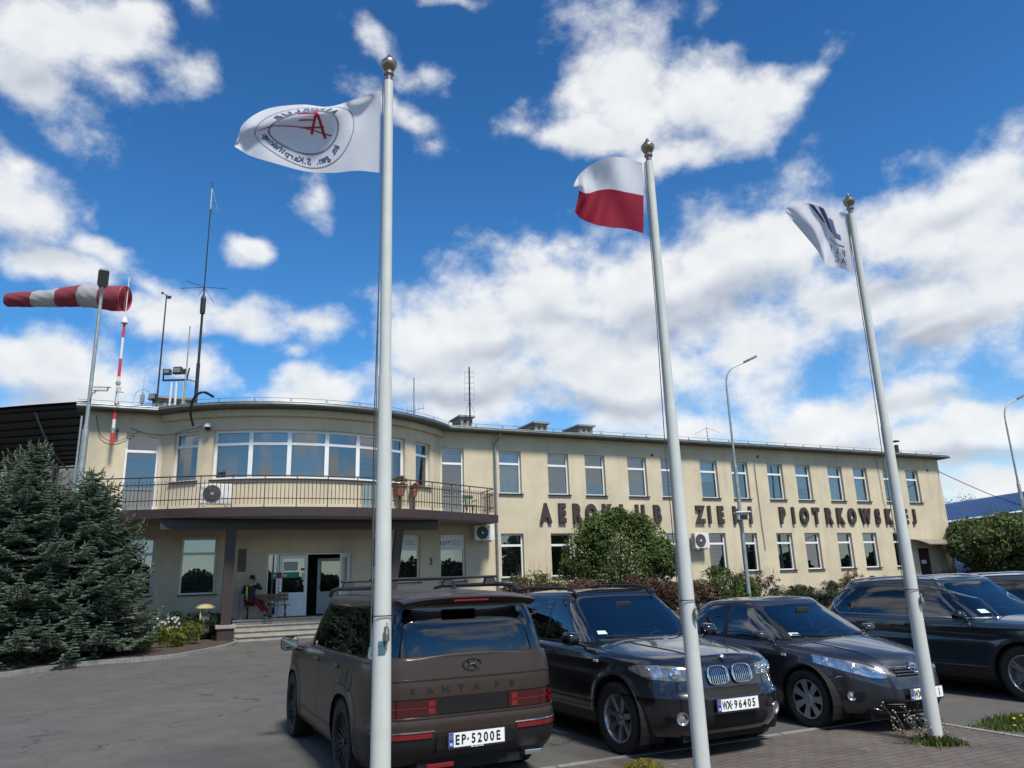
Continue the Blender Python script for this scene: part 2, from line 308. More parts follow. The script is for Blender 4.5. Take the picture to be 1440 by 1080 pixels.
# ---------------------------------------------------------------- ground
def node_mat(name):
    m = bpy.data.materials.new(name); m.use_nodes = True; return m, m.node_tree, m.node_tree.nodes['Principled BSDF']
def asphalt(name, c1, c2):
    m, nt, b = node_mat(name); L = nt.links; tcn = nt.nodes.new('ShaderNodeTexCoord'); co = tcn.outputs['Object']
    def nz(sc, d, r, mp=None):
        n = nt.nodes.new('ShaderNodeTexNoise'); n.inputs['Scale'].default_value = sc; n.inputs['Detail'].default_value = d; n.inputs['Roughness'].default_value = r; L.new(co, n.inputs[0]); return n.outputs['Fac']
    def ramp(f, *st):
        r = nt.nodes.new('ShaderNodeValToRGB'); L.new(f, r.inputs[0])
        r.color_ramp.elements[0].position, r.color_ramp.elements[0].color = st[0][0], (*st[0][1], 1); r.color_ramp.elements[1].position, r.color_ramp.elements[1].color = st[-1][0], (*st[-1][1], 1)
        for p, c in st[1:-1]: e = r.color_ramp.elements.new(p); e.color = (*c, 1)
        return r.outputs[0]
    def mul(a, b_, f=1):
        x = nt.nodes.new('ShaderNodeMix'); x.data_type = 'RGBA'; x.blend_type = 'MULTIPLY'; x.inputs[0].default_value = f; L.new(a, x.inputs[6]); L.new(b_, x.inputs[7]); return x.outputs[2]
    base = ramp(nz(.28, 8, .62), (.3, c1), (.7, c2))
    grain = mul(ramp(nz(140, 2, .6), (.30, (.55,)*3), (.5, (1,)*3), (.72, (1.7, 1.65, 1.55))), ramp(nz(38, 4, .75), (.32, (.72,)*3), (.5, (1,)*3), (.70, (1.35, 1.33, 1.28))))
    patch = ramp(nz(1.7, 6, .7), (.35, (.82,)*3), (.62, (1.08,)*3))
    v = nt.nodes.new('ShaderNodeTexVoronoi'); v.feature = 'DISTANCE_TO_EDGE'; v.inputs['Scale'].default_value = .33; v.inputs['Randomness'].default_value = 1
    wn = nt.nodes.new('ShaderNodeTexNoise'); wn.inputs['Scale'].default_value = 2.2; wn.inputs['Detail'].default_value = 6; L.new(co, wn.inputs[0])
    ad = nt.nodes.new('ShaderNodeMix'); ad.data_type = 'RGBA'; ad.blend_type = 'ADD'; ad.inputs[0].default_value = .8; L.new(co, ad.inputs[6]); L.new(wn.outputs['Color'], ad.inputs[7]); L.new(ad.outputs[2], v.inputs['Vector'])
    crack = ramp(v.outputs['Distance'], (.0, (.30,)*3), (.010, (1,)*3))
    wv_ = ramp(nz(.5, 3, .5), (.44, (0,)*3), (.54, (1,)*3))
    mc = nt.nodes.new('ShaderNodeMix'); mc.data_type = 'RGBA'; L.new(wv_, mc.inputs[0]); mc.inputs[6].default_value = (1, 1, 1, 1); L.new(crack, mc.inputs[7])
    oil = ramp(nz(.9, 4, .5), (.70, (1,)*3), (.80, (.62,)*3))
    L.new(mul(mul(mul(mul(base, grain), patch), mc.outputs[2]), oil), b.inputs['Base Color']); b.inputs['Roughness'].default_value = .88
    bp = nt.nodes.new('ShaderNodeBump'); bp.inputs['Strength'].default_value = .5; bp.inputs['Distance'].default_value = .006; L.new(nz(110, 3, .7), bp.inputs['Height']); L.new(bp.outputs[0], b.inputs['Normal'])
    return m
M['asphalt'] = asphalt('asphalt', (.062, .060, .056), (.088, .085, .080))
def paver_mat():
    m, nt, b = node_mat('pavers'); L = nt.links; tcn = nt.nodes.new('ShaderNodeTexCoord'); mp = nt.nodes.new('ShaderNodeMapping'); L.new(tcn.outputs['Object'], mp.inputs[0]); mp.inputs['Rotation'].default_value = (0, 0, R(-26))
    wn = nt.nodes.new('ShaderNodeTexNoise'); wn.inputs['Scale'].default_value = 9; L.new(mp.outputs[0], wn.inputs[0])
    ad = nt.nodes.new('ShaderNodeMix'); ad.data_type = 'RGBA'; ad.blend_type = 'ADD'; ad.inputs[0].default_value = .022; L.new(mp.outputs[0], ad.inputs[6]); L.new(wn.outputs['Color'], ad.inputs[7])
    br = nt.nodes.new('ShaderNodeTexBrick'); L.new(ad.outputs[2], br.inputs['Vector']); br.inputs['Scale'].default_value = 1; br.inputs['Brick Width'].default_value = .205; br.inputs['Row Height'].default_value = .105; br.inputs['Mortar Size'].default_value = .006; br.inputs['Mortar Smooth'].default_value = .4; br.inputs['Bias'].default_value = 0
    br.inputs['Color1'].default_value = (.100, .074, .066, 1); br.inputs['Color2'].default_value = (.085, .080, .072, 1); br.inputs['Mortar'].default_value = (.040, .036, .031, 1)
    n = nt.nodes.new('ShaderNodeTexNoise'); n.inputs['Scale'].default_value = 1.6; n.inputs['Detail'].default_value = 8; n.inputs['Roughness'].default_value = .65; L.new(mp.outputs[0], n.inputs[0])
    r = nt.nodes.new('ShaderNodeValToRGB'); L.new(n.outputs['Fac'], r.inputs[0]); r.color_ramp.elements[0].position = .33; r.color_ramp.elements[0].color = (.72, .72, .70, 1); r.color_ramp.elements[1].position = .68; r.color_ramp.elements[1].color = (1.28, 1.26, 1.2, 1)
    x = nt.nodes.new('ShaderNodeMix'); x.data_type = 'RGBA'; x.blend_type = 'MULTIPLY'; x.inputs[0].default_value = 1; L.new(br.outputs['Color'], x.inputs[6]); L.new(r.outputs[0], x.inputs[7])
    g = nt.nodes.new('ShaderNodeTexNoise'); g.inputs['Scale'].default_value = 160; g.inputs['Detail'].default_value = 2; L.new(mp.outputs[0], g.inputs[0])
    r2 = nt.nodes.new('ShaderNodeValToRGB'); L.new(g.outputs['Fac'], r2.inputs[0]); r2.color_ramp.elements[0].position = .3; r2.color_ramp.elements[0].color = (.7,)*3+(1,); r2.color_ramp.elements[1].position = .7; r2.color_ramp.elements[1].color = (1.35,)*3+(1,)
    y = nt.nodes.new('ShaderNodeMix'); y.data_type = 'RGBA'; y.blend_type = 'MULTIPLY'; y.inputs[0].default_value = 1; L.new(x.outputs[2], y.inputs[6]); L.new(r2.outputs[0], y.inputs[7]); 
    n3 = nt.nodes.new('ShaderNodeTexNoise'); n3.inputs['Scale'].default_value = 5; n3.inputs['Detail'].default_value = 3; L.new(mp.outputs[0], n3.inputs[0])
    r3 = nt.nodes.new('ShaderNodeValToRGB'); L.new(n3.outputs['Fac'], r3.inputs[0]); r3.color_ramp.elements[0].position = .69; r3.color_ramp.elements[0].color = (0, 0, 0, 1); r3.color_ramp.elements[1].position = .74; r3.color_ramp.elements[1].color = (.6,)*3+(1,)
    q = nt.nodes.new('ShaderNodeMix'); q.data_type = 'RGBA'; L.new(r3.outputs[0], q.inputs[0]); L.new(y.outputs[2], q.inputs[6]); q.inputs[7].default_value = (.19, .185, .17, 1)
    L.new(q.outputs[2], b.inputs['Base Color']); b.inputs['Roughness'].default_value = .85
    bp = nt.nodes.new('ShaderNodeBump'); bp.inputs['Strength'].default_value = .7; bp.inputs['Distance'].default_value = .006; bp.invert = True; L.new(br.outputs['Fac'], bp.inputs['Height']); L.new(bp.outputs[0], b.inputs['Normal'])
    return m
M['paver'] = paver_mat()
M['soil'] = mat('soil', (.050, .038, .028), .95, var=.4, scale=9, bump=.6, bscale=40)
M['grassland'] = mat('grassland', (.055, .075, .025), .95, var=.35, scale=.8, bump=.4, bscale=30)
M['kerb'] = mat('kerb_concrete', (.19, .185, .17), .9, var=.2, scale=5, bump=.35)
def sheet(name, xs, ys, dz, m):
    g = MB(); g.grid([[(x, y, gz(x, y)+dz) for x in xs] for y in ys]); o = g.build(name, m, fix=False); o['kind'] = 'structure'
    bm = bmesh.new(); bm.from_mesh(o.data); bmesh.ops.recalc_face_normals(bm, faces=bm.faces)
    if bm.faces[0].normal.z < 0: bmesh.ops.reverse_faces(bm, faces=bm.faces)
    bm.to_mesh(o.data); bm.free(); return o
sheet('ground', [-1500, -300, -60]+list(range(-50, 81, 2))+[100, 300, 1500], [-600, -100]+list(range(-20, 81, 2))+[120, 400, 2500], -.012, M['grassland'])
sheet('asphalt_yard', [-45+1.5*i for i in range(66)], [-14+1.5*i for i in range(56)], 0, M['asphalt'])
A1 = Vector((3.25, 9.17, 0))*K; kd = Vector((math.cos(R(25.3)), math.sin(R(25.3)), 0)); kn = Vector((math.sin(R(25.3)), -math.cos(R(25.3)), 0))
A1 = gp(1145, 1026); c0 = gp(1340, 1021); lam = (c0-A1).dot(kd); corner = A1+kd*lam
pv = MB(); pv.quad(*[(p.x, p.y, .004) for p in (A1-kd*16, corner, corner+kn*14, A1-kd*16+kn*14)]); o = pv.build('brick_paving', M['paver']); o['kind'] = 'structure'
for f in o.data.polygons: 
    if f.normal.z < 0: f.flip()
kb = MB()
def kstrip(a, b, wd, z0, z1, n):
    d = (b-a).normalized(); e = Vector((-d.y, d.x, 0))*wd/2; L_ = (b-a).length/n
    for i in range(n):
        p = a+d*(L_*i+.006); q = a+d*(L_*(i+1)-.006); c = (p+q)/2
        kb.box((c.x, c.y, (z0+z1)/2+random.uniform(-.002, .002)), ((q-p).length, wd, z1-z0), rz=math.atan2(d.y, d.x))
kstrip(A1-kd*16, corner, .08, -.02, .012, 18); kstrip(corner, corner+kn*6, .08, -.02, .012, 7)
kb.build('edging_kerb', M['kerb'])['kind'] = 'structure'
# planting bed at the left with its kerb
kp = [gp(-160, 975), gp(0, 953), gp(120, 936), gp(200, 930), gp(250, 924.5), gp(300, 915), gp(322, 910), gp(331, 906), gp(327, 903), gp(318, 899)]
def smooth_path(pts, n=6):
    P = [Vector(p) for p in pts]; out = []
    for i in range(len(P)-1):
        a, b, c, d = P[max(i-1, 0)], P[i], P[i+1], P[min(i+2, len(P)-1)]
        for k in range(n):
            t = k/n; out.append(.5*((2*b)+(c-a)*t+(2*a-5*b+4*c-d)*t*t+(3*b-a-3*c+d)*t**3))
    return out+[P[-1]]
kc = smooth_path(kp, 6); bed = MB(); kb = MB()
for i in range(len(kc)-1):
    a, b = kc[i], kc[i+1]; z = gz(a.x, a.y)
    d = (b-a); c = (a+b)/2; kb.box((c.x, c.y, z+.03), (d.length*.995, .09, .16), rz=math.atan2(d.y, d.x))
kb.build('bed_kerb', M['kerb'], bevel=.008)['kind'] = 'structure'
inner = [p for p in kc]; 
back = [FW(-10.8-i*2.2, .02, 0) for i in range(9)]
top = [(p.x, p.y, gz(p.x, p.y)+.07) for p in inner[::-1]]
m_ = max(len(top), len(back)); rowA = [top[int(i*(len(top)-1)/(m_-1))] for i in range(m_)]; rowB = []
for i in range(m_):
    u = i*(len(back)-1)/(m_-1); j = min(int(u), len(back)-2); p = back[j].lerp(back[j+1], u-j); rowB.append((p.x, p.y, gz(p.x, p.y)+.09))
rows = [[tuple(Vector(a).lerp(Vector(b), k/8)+Vector((0, 0, .02*math.sin(i*1.3+k*2)))) for i, (a, b) in enumerate(zip(rowA, rowB))] for k in range(9)]
bed.grid(rows); bed.build('flower_bed', M['soil'], smooth=True)['kind'] = 'structure'
hb = MB(); hb.grid([[tuple(FW(s, t, .13+.06+.03*math.sin(s*3+t*5))) for s in np.linspace(-4, 29, 60)] for t in (0.02, 2, 4, 6.2)]); hb.build('hedge_bed', M['soil'], smooth=True)['kind'] = 'structure'
# ---------------------------------------------------------------- the building
bld = empty('airfield_building', FW(0, 0, 0), 0, 'two-storey beige rendered building with curved balcony front and brown wall letters', 'building')
BI = Matrix.Translation(-FW(0, 0, 0))
def loc(p): return Vector(p)-FW(0, 0, 0)
def Fl(s, t, z): return loc(FW(s, t, z))
BC = (-7.95, -4.85); BR = 7.15
def Fb(a, t, z):                                                    # bay: a = arc length from the bay's middle
    th = a/BR; r = BR+t; return Fl(BC[0]+r*math.sin(th), BC[1]+r*math.cos(th), z)
def wall(mb, F, s0, s1, z0, z1, ops, depth, step=None, t=0):
    S = sorted({s0, s1}|{v for o in ops for v in o[:2]}); Z = sorted({z0, z1}|{v for o in ops for v in o[2:4]})
    if step:
        T = []
        for a, b in zip(S, S[1:]): n = max(1, math.ceil((b-a)/step)); T += [a+(b-a)*i/n for i in range(n)]
        S = T+[s1]
    for a, b in zip(S, S[1:]):
        for c, d in zip(Z, Z[1:]):
            if any(o[0]-1e-6 <= a and b <= o[1]+1e-6 and o[2]-1e-6 <= c and d <= o[3]+1e-6 for o in ops): continue
            mb.quad(F(a, t, c), F(b, t, c), F(b, t, d), F(a, t, d))
    for a, b, c, d in [o[:4] for o in ops]:
        n = max(1, math.ceil((b-a)/step)) if step else 1; X = [a+(b-a)*i/n for i in range(n+1)]
        for x0, x1 in zip(X, X[1:]):
            mb.quad(F(x0, t, c), F(x1, t, c), F(x1, t-depth, c), F(x0, t-depth, c)); mb.quad(F(x0, t-depth, d), F(x1, t-depth, d), F(x1, t, d), F(x0, t, d))
        mb.quad(F(a, t, c), F(a, t-depth, c), F(a, t-depth, d), F(a, t, d)); mb.quad(F(b, t-depth, c), F(b, t, c), F(b, t, d), F(b, t-depth, d))
def fbox(mb, F, s0, s1, t0, t1, z0, z1, n=1):
    for i in range(n):
        a = s0+(s1-s0)*i/n; b = s0+(s1-s0)*(i+1)/n
        v = [F(x, y, z) for z in (z0, z1) for y in (t0, t1) for x in (a, b)]
        f = [(0,1,3,2), (4,6,7,5), (0,4,5,1), (2,3,7,6)]
        if i == 0: f.append((0,2,6,4))
        if i == n-1: f.append((1,5,7,3))
        mb.add(v, f)
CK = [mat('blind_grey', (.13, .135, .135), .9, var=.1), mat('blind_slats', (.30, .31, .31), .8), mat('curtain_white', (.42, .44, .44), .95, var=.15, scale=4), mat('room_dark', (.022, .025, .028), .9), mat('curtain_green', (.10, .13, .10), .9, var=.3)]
def stripes(m, sc):
    nt = m.node_tree; b = nt.nodes['Principled BSDF']; tcn = nt.nodes.new('ShaderNodeTexCoord'); wv = nt.nodes.new('ShaderNodeTexWave'); wv.bands_direction = 'Z'; wv.inputs['Scale'].default_value = sc; nt.links.new(tcn.outputs['Object'], wv.inputs[0])
    r = nt.nodes.new('ShaderNodeValToRGB'); c = b.inputs['Base Color'].default_value[:]; r.color_ramp.elements[0].color = (c[0]*.45, c[1]*.45, c[2]*.48, 1); r.color_ramp.elements[1].color = c; nt.links.new(wv.outputs['Fac'], r.inputs[0]); nt.links.new(r.outputs[0], b.inputs['Base Color'])
stripes(CK[0], 1.6); stripes(CK[1], 5)
def window(F, a, b, c, d, dep, splits=(), trans=None, sill=True, blind=0, pane='pane', tilt=None, name='window', fw=.07, n=1, blindz=0, mull=.05, sash=False):
    t0, t1 = -dep, -dep+.06; fr = MB()
    fbox(fr, F, a, b, t0, t1, d-fw, d, n); fbox(fr, F, a, b, t0, t1, c, c+fw, n)
    fbox(fr, F, a, a+fw, t0, t1, c+fw, d-fw); fbox(fr, F, b-fw, b, t0, t1, c+fw, d-fw)
    xs = [a+fw]+list(splits)+[b-fw]
    for x in splits: fbox(fr, F, x-mull, x+mull, t0, t1+.004, c+fw, d-fw)
    if trans: 
        for x0, x1 in zip(xs, xs[1:]): fbox(fr, F, x0+(mull if x0 in splits else 0), x1-(mull if x1 in splits else 0), t0, t1+.002, trans-.045, trans+.045)
    W = fr.build(name, M['white'], bld)
    p = MB(); m = max(n, 1)
    for i in range(m):
        x0 = a+fw*.5+(b-a-fw)*i/m; x1 = a+fw*.5+(b-a-fw)*(i+1)/m; q = t0+.02; p.quad(F(x0, q, c+fw*.5), F(x1, q, c+fw*.5), F(x1, q, d-fw*.5), F(x0, q, d-fw*.5))
    p.build('pane', M[pane], W, fix=False)
    if tilt:
        s_ = MB(); zt = trans-.05; w_ = .035
        def T(s, z): k = (z-c-fw)/(zt-c-fw); return t0-.05-k*.16*tilt
        for (x0, x1, z0, z1) in ((a+fw, a+fw+w_, c+fw, zt), (b-fw-w_, b-fw, c+fw, zt), (a+fw, b-fw, zt-w_, zt), (a+fw, b-fw, c+fw, c+fw+w_)):
            s_.add([F(x, T(x, z)+k, z) for k in (0, .05) for z in (z0, z1) for x in (x0, x1)], [(0,1,3,2), (4,5,7,6), (0,1,5,4), (2,3,7,6), (0,2,6,4), (1,3,7,5)])
        s_.build('tilted_sash', M['white'], W)
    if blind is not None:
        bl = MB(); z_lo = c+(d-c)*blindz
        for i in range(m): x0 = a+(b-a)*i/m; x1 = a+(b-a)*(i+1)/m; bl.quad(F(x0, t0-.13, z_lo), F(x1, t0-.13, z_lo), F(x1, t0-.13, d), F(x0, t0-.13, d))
        bl.build('curtain' if blind in (2, 4) else 'blind', CK[blind], W, fix=False)  # room_dark sheets are no blinds: their dark colour stands in for unlit rooms
    if sill:
        s_ = MB(); fbox(s_, F, a-.04, b+.06, -dep+.07, .09, c-.025, c+.012, n); s_.build('sill', M['brown'], W)
    return W
DEP = .20
Wm = MB()
UP = [0, 2.37, 4.28, 6.58, 8.47, 10.81, 12.76, 15.10, 17.03, 19.35, 21.26, 23.57, 25.41]
LO = [0, 2.37, 4.28, 6.58, 8.47, 10.90, 12.88, 15.20, 17.10, 19.40, 21.27, 23.60]
opU = [(s, s+1.06, 5.42, 7.28) for s in UP]; opL = [(s, s+1.06, 1.92, 3.75) for s in LO]
opDoor = (25.42, 26.52, .55, 2.90)
opG = [(-14.35, -13.17, 1.68, 3.62), (-12.31, -11.12, 1.66, 3.62), (-4.62, -3.55, 1.86, 3.71), (-2.70, -1.60, 1.86, 3.71)]
opE = (-9.38, -6.28, .78, 3.06)
opUd = [(-14.40, -13.32, 4.42, 7.30), (-2.62, -1.62, 4.42, 7.30)]
ZT = 8.0
wall(Wm, Fl, -15.62, 28.35, 0, 4.42, opG+[opE]+opL+[opDoor], DEP)
wall(Wm, Fl, -15.62, -13.20, 4.42, ZT, [opUd[0]], DEP); wall(Wm, Fl, -2.70, 28.35, 4.42, ZT, [opUd[1]]+opU, DEP)
D = math.radians
bl_, br_ = BR*D(-47.3), BR*D(47.3)
opB = [(BR*D(-43.4), BR*D(-35.2), 5.5, 7.28), (BR*D(-30.7), BR*D(10.9), 5.5, 7.28), (BR*D(11.9), BR*D(19.2), 4.42, 7.28), (BR*D(20.2), BR*D(27.6), 5.5, 7.28), (BR*D(32.4), BR*D(40.4), 5.5, 7.28)]
opB = [opB[0], (BR*D(-30.7), BR*D(27.6), 5.5, 7.28), opB[4]]
wall(Wm, Fb, bl_, br_, 4.42, ZT, opB, DEP, step=.35)
# sides, back
for s in (-15.62, 28.35):
    Wm.quad(Fl(s, 0, 0), Fl(s, -11.5, 0), Fl(s, -11.5, ZT), Fl(s, 0, ZT))
Wm.quad(Fl(-15.62, -11.5, 0), Fl(28.35, -11.5, 0), Fl(28.35, -11.5, ZT), Fl(-15.62, -11.5, ZT))
Wm.build('wall', M['plaster'], bld, fix=False)
cn = MB(); fbox(cn, Fb, bl_-.04, br_+.04, .002, .16, 7.74, ZT-.02, 36); cn.build('cornice', M['plaster'], bld)
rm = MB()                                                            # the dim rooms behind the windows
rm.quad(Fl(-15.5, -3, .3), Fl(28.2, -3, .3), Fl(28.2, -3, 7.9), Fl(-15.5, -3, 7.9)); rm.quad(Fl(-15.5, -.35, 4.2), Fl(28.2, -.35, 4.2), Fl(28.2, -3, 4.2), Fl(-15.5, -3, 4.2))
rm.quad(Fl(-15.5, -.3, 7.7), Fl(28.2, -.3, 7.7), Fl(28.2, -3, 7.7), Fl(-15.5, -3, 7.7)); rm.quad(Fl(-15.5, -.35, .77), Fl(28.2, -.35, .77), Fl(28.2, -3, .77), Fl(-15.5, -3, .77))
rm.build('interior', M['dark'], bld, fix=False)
cfgU = [(2, .0, 1), (4, 0, 1), (4, 0, 1), (1, 0, 0), (0, 0, 0), (2, .45, 0), (3, 0, 0), (4, 0, 1), (2, .35, 0), (2, 0, 0), (2, 0, 1.6), (3, 0, 0), (0, 0, 0)]
for (a, b, c, d), (bk, bz, tl) in zip(opU, cfgU): window(Fl, a, b, c, d, DEP, trans=c+(d-c)*.71, blind=bk, blindz=bz, tilt=tl or None, pane='pane')
cfgL = [0, 3, 3, 3, 3, 0, 3, 3, 3, 3, 3, 3]
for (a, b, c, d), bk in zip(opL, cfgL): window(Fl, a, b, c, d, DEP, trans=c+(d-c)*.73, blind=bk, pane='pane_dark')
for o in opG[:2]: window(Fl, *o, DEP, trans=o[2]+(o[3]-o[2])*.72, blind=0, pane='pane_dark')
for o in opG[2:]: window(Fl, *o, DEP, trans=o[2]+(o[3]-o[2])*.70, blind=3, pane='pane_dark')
for o in opUd: window(Fl, *o, DEP, trans=6.66, blind=0, name='balcony_door', sill=False, splits=(), pane='pane')
for o in opUd:
    q = MB(); fbox(q, Fl, o[0]+.07, o[1]-.07, -DEP+.001, -DEP+.062, 5.28, 5.36); fbox(q, Fl, o[0]+.09, o[1]-.09, -DEP+.021, -DEP+.04, 4.5, 5.27); 
    q.build('door_panel', M['grey'], bld)
window(Fb, *opB[0], DEP, trans=6.78, blind=3, n=3); window(Fb, *opB[2], DEP, trans=6.78, blind=0, n=3)
spl = [BR*D(v) for v in (-20.2, -9.4, 1.3, 10.9, 19.3)]
window(Fb, *opB[1], DEP, splits=spl, trans=6.78, blind=None, n=18, mull=.075, fw=.1)
for i, (a, b) in enumerate(zip([opB[1][0]]+spl, spl+[opB[1][1]])):
    q = MB()
    for k in range(3): x0 = a+.08+(b-a-.16)*k/3; x1 = a+.08+(b-a-.16)*(k+1)/3; q.quad(Fb(x0, -DEP-.12, 5.55), Fb(x1, -DEP-.12, 5.55), Fb(x1, -DEP-.12, 7.22), Fb(x0, -DEP-.12, 7.22))
    if i in (0, 1, 2, 4, 5): q.build('blind', CK[1 if i < 3 else 0], bld, fix=False)
q = MB(); fbox(q, Fb, BR*D(12), BR*D(18.4), .003, .05, 4.44, 5.42, 3); q.build('balcony_cabinet', mat('pale_green', (.18, .25, .24), .4, var=.1), bld)
# roof slab, gutter, lightning wire
edge = [(-16.0, .42), (-13.45, .42)]
for i in range(41):
    th = D(-45.5+91*i/40); edge.append((BC[0]+(BR+.5)*math.sin(th), BC[1]+(BR+.5)*math.cos(th)))
edge += [(-2.45, .42), (.0, .42), (28.75, .42)]
rf = MB(); n = len(edge); zt = [ZT, ZT+.16]
vs = [Fl(s, t, z) for z in zt for s, t in edge]+[Fl(28.75, -11.9, z) for z in zt]+[Fl(-16.0, -11.9, z) for z in zt]
for i in range(n-1): rf.quad(Fl(*edge[i], zt[0]), Fl(*edge[i+1], zt[0]), Fl(*edge[i+1], zt[1]), Fl(*edge[i], zt[1]))
for z, dz in ((zt[0], 0), (zt[1], .35)):
    rf.add([Fl(s, t, z) for s, t in edge]+[Fl(s, -5.5, z+dz) for s, t in edge], [(i, i+1, n+i+1, n+i) for i in range(n-1)])
    rf.add([Fl(edge[0][0], -5.5, z+dz), Fl(edge[-1][0], -5.5, z+dz), Fl(edge[-1][0], -11.9, z), Fl(edge[0][0], -11.9, z)], [(0, 1, 2, 3)])
rf.quad(Fl(28.75, .42, zt[0]), Fl(28.75, -11.9, zt[0]), Fl(28.75, -11.9, zt[1]), Fl(28.75, .42, zt[1]))
roof = rf.build('roof', M['roof'], bld)
gt = MB(); gt.tube([Fl(s, t+.07, ZT+.06) for s, t in edge], .075, 8); gt.build('gutter', M['gutter'], roof, smooth=True)
ft = MB(); ft.tube([Fl(s, t+.01, ZT+.165) for s, t in edge], .022, 6); ft.build('drip_edge', M['zinc'], roof)
lw = MB(); lw.tube([Fl(s, t-.25, ZT+.36) for s, t in edge], .008, 4)
acc = 0
for (a, b) in zip(edge, edge[1:]):
    L_ = math.dist(a, b); k = 0
    while acc+1.25 < L_:
        acc += 1.25; u = acc/L_; s, t = a[0]+(b[0]-a[0])*u, a[1]+(b[1]-a[1])*u
        lw.lathe([(.09, .0), (.07, .08), (.02, .1), (.015, .2), (0, .2)], Fl(s, t-.25, ZT+.17), n=8)
    acc -= L_
lw.build('lightning_conductor', M['gutter'], roof)
def chimney(px, py, px2, py2, t, dp):
    s0, z1 = FP(px, py, t); s1, _ = FP(px2, py, t); c = MB(); fbox(c, Fl, s0, s1, t-dp, t, ZT+.1, z1-.09)
    C_ = c.build('chimney', M['concrete'], roof); q = MB(); fbox(q, Fl, s0-.12, s1+.12, t-dp-.12, t+.12, z1-.088, z1); q.build('cap', M['concrete'], C_)
    w_ = s1-s0
    for i in range(max(2, int(w_/.3))): v = MB(); x = s0+.15+i*.3; fbox(v, Fl, x, x+.14, t+.001, t+.012, z1-.36, z1-.22); v.build('vent_opening', M['dark'], C_)
    for i in range(int(dp/.32)):
        v = MB(); y = t-.2-i*.32; fbox(v, Fl, s0-.012, s0-.001, y-.14, y, z1-.36, z1-.22); v.build('vent_opening', M['dark'], C_)
chimney(648, 584, 664, 584, -3.6, 1.2); chimney(752, 593, 769, 593, -2.4, 3.2); chimney(815, 597, 833, 597, -2.6, 1.5); chimney(219, 557, 266, 557, -3.4, .9)
s, z = FP(1259, 619, -2.5); q = MB(); q.lathe([(.13, 0), (.13, z-ZT-.35), (.1, z-ZT-.35)], Fl(s, -2.5, ZT+.1)); q.lathe([(.0, .16), (.24, .1), (.24, .04), (0, .04)], Fl(s, -2.5, z-.15)); q.build('chimney', M['brown'], roof)
# downpipes, cables
def pipe(pts, r, m, name, par=bld, n=8): q = MB(); q.tube(pts, r, n); return q.build(name, m, par, smooth=True)
pipe([Fl(-.05, .35, ZT-.02), Fl(-.12, .3, ZT-.25), Fl(-.22, .1, ZT-.45), Fl(-.22, .08, .2)], .05, M['zinc'], 'downpipe')
pipe([Fl(14.25, .05, 7.2), Fl(14.3, .05, 4.0), Fl(14.35, .05, 2.9)], .02, M['grey'], 'cable_conduit')
pipe([Fl(23.2, .05, 7.9), Fl(23.25, .05, 5.5), Fl(23.6, .05, 4.2), Fl(24.2, .05, 3.4)], .015, M['zinc'], 'cable_conduit')
for px, py in ((917, 640), (1304, 661.5), (1065, 642)):
    s, z = FP(px, py); q = MB(); q.lathe([(.07, 0), (.07, .03), (.05, .03), (.05, .0)], M=Matrix(((1,0,0),(0,0,-1),(0,1,0))), n=12); q = MB(); q.lathe([(0, .012), (.075, .012), (.075, 0)], Fl(s, 0, z), M=NN.to_track_quat('Z', 'Y').to_matrix(), n=14); q.build('vent_hole', M['black'], bld)
# wing side door with canopy
q = MB(); fbox(q, Fl, opDoor[0]+.04, opDoor[1]-.04, -DEP-.01, -DEP+.04, .55, 2.86); dd = q.build('side_door', mat('door_brown', (.05, .022, .022), .45, var=.1), bld)
q = MB(); fbox(q, Fl, opDoor[0]+.35, opDoor[0]+.75, -DEP+.042, -DEP+.05, 2.05, 2.25); q.build('notice', M['white'], dd)
q = MB(); nseg = 8
for i in range(nseg):
    u0, u1 = i/nseg, (i+1)/nseg; z0 = 3.34-.30*u0**1.6; z1 = 3.34-.30*u1**1.6
    q.add([Fl(24.95, 1.1*u0, z0), Fl(27.6, 1.1*u0, z0), Fl(27.6, 1.1*u1, z1), Fl(24.95, 1.1*u1, z1)]+[Fl(24.95, 1.1*u0, z0+.05), Fl(27.6, 1.1*u0, z0+.05), Fl(27.6, 1.1*u1, z1+.05), Fl(24.95, 1.1*u1, z1+.05)], [(0,1,2,3), (4,5,6,7), (0,3,7,4), (1,2,6,5)]+([(2,3,7,6)] if i == nseg-1 else []))
q.build('door_canopy', mat('polycarbonate', (.20, .18, .15), .3, var=.1), bld)
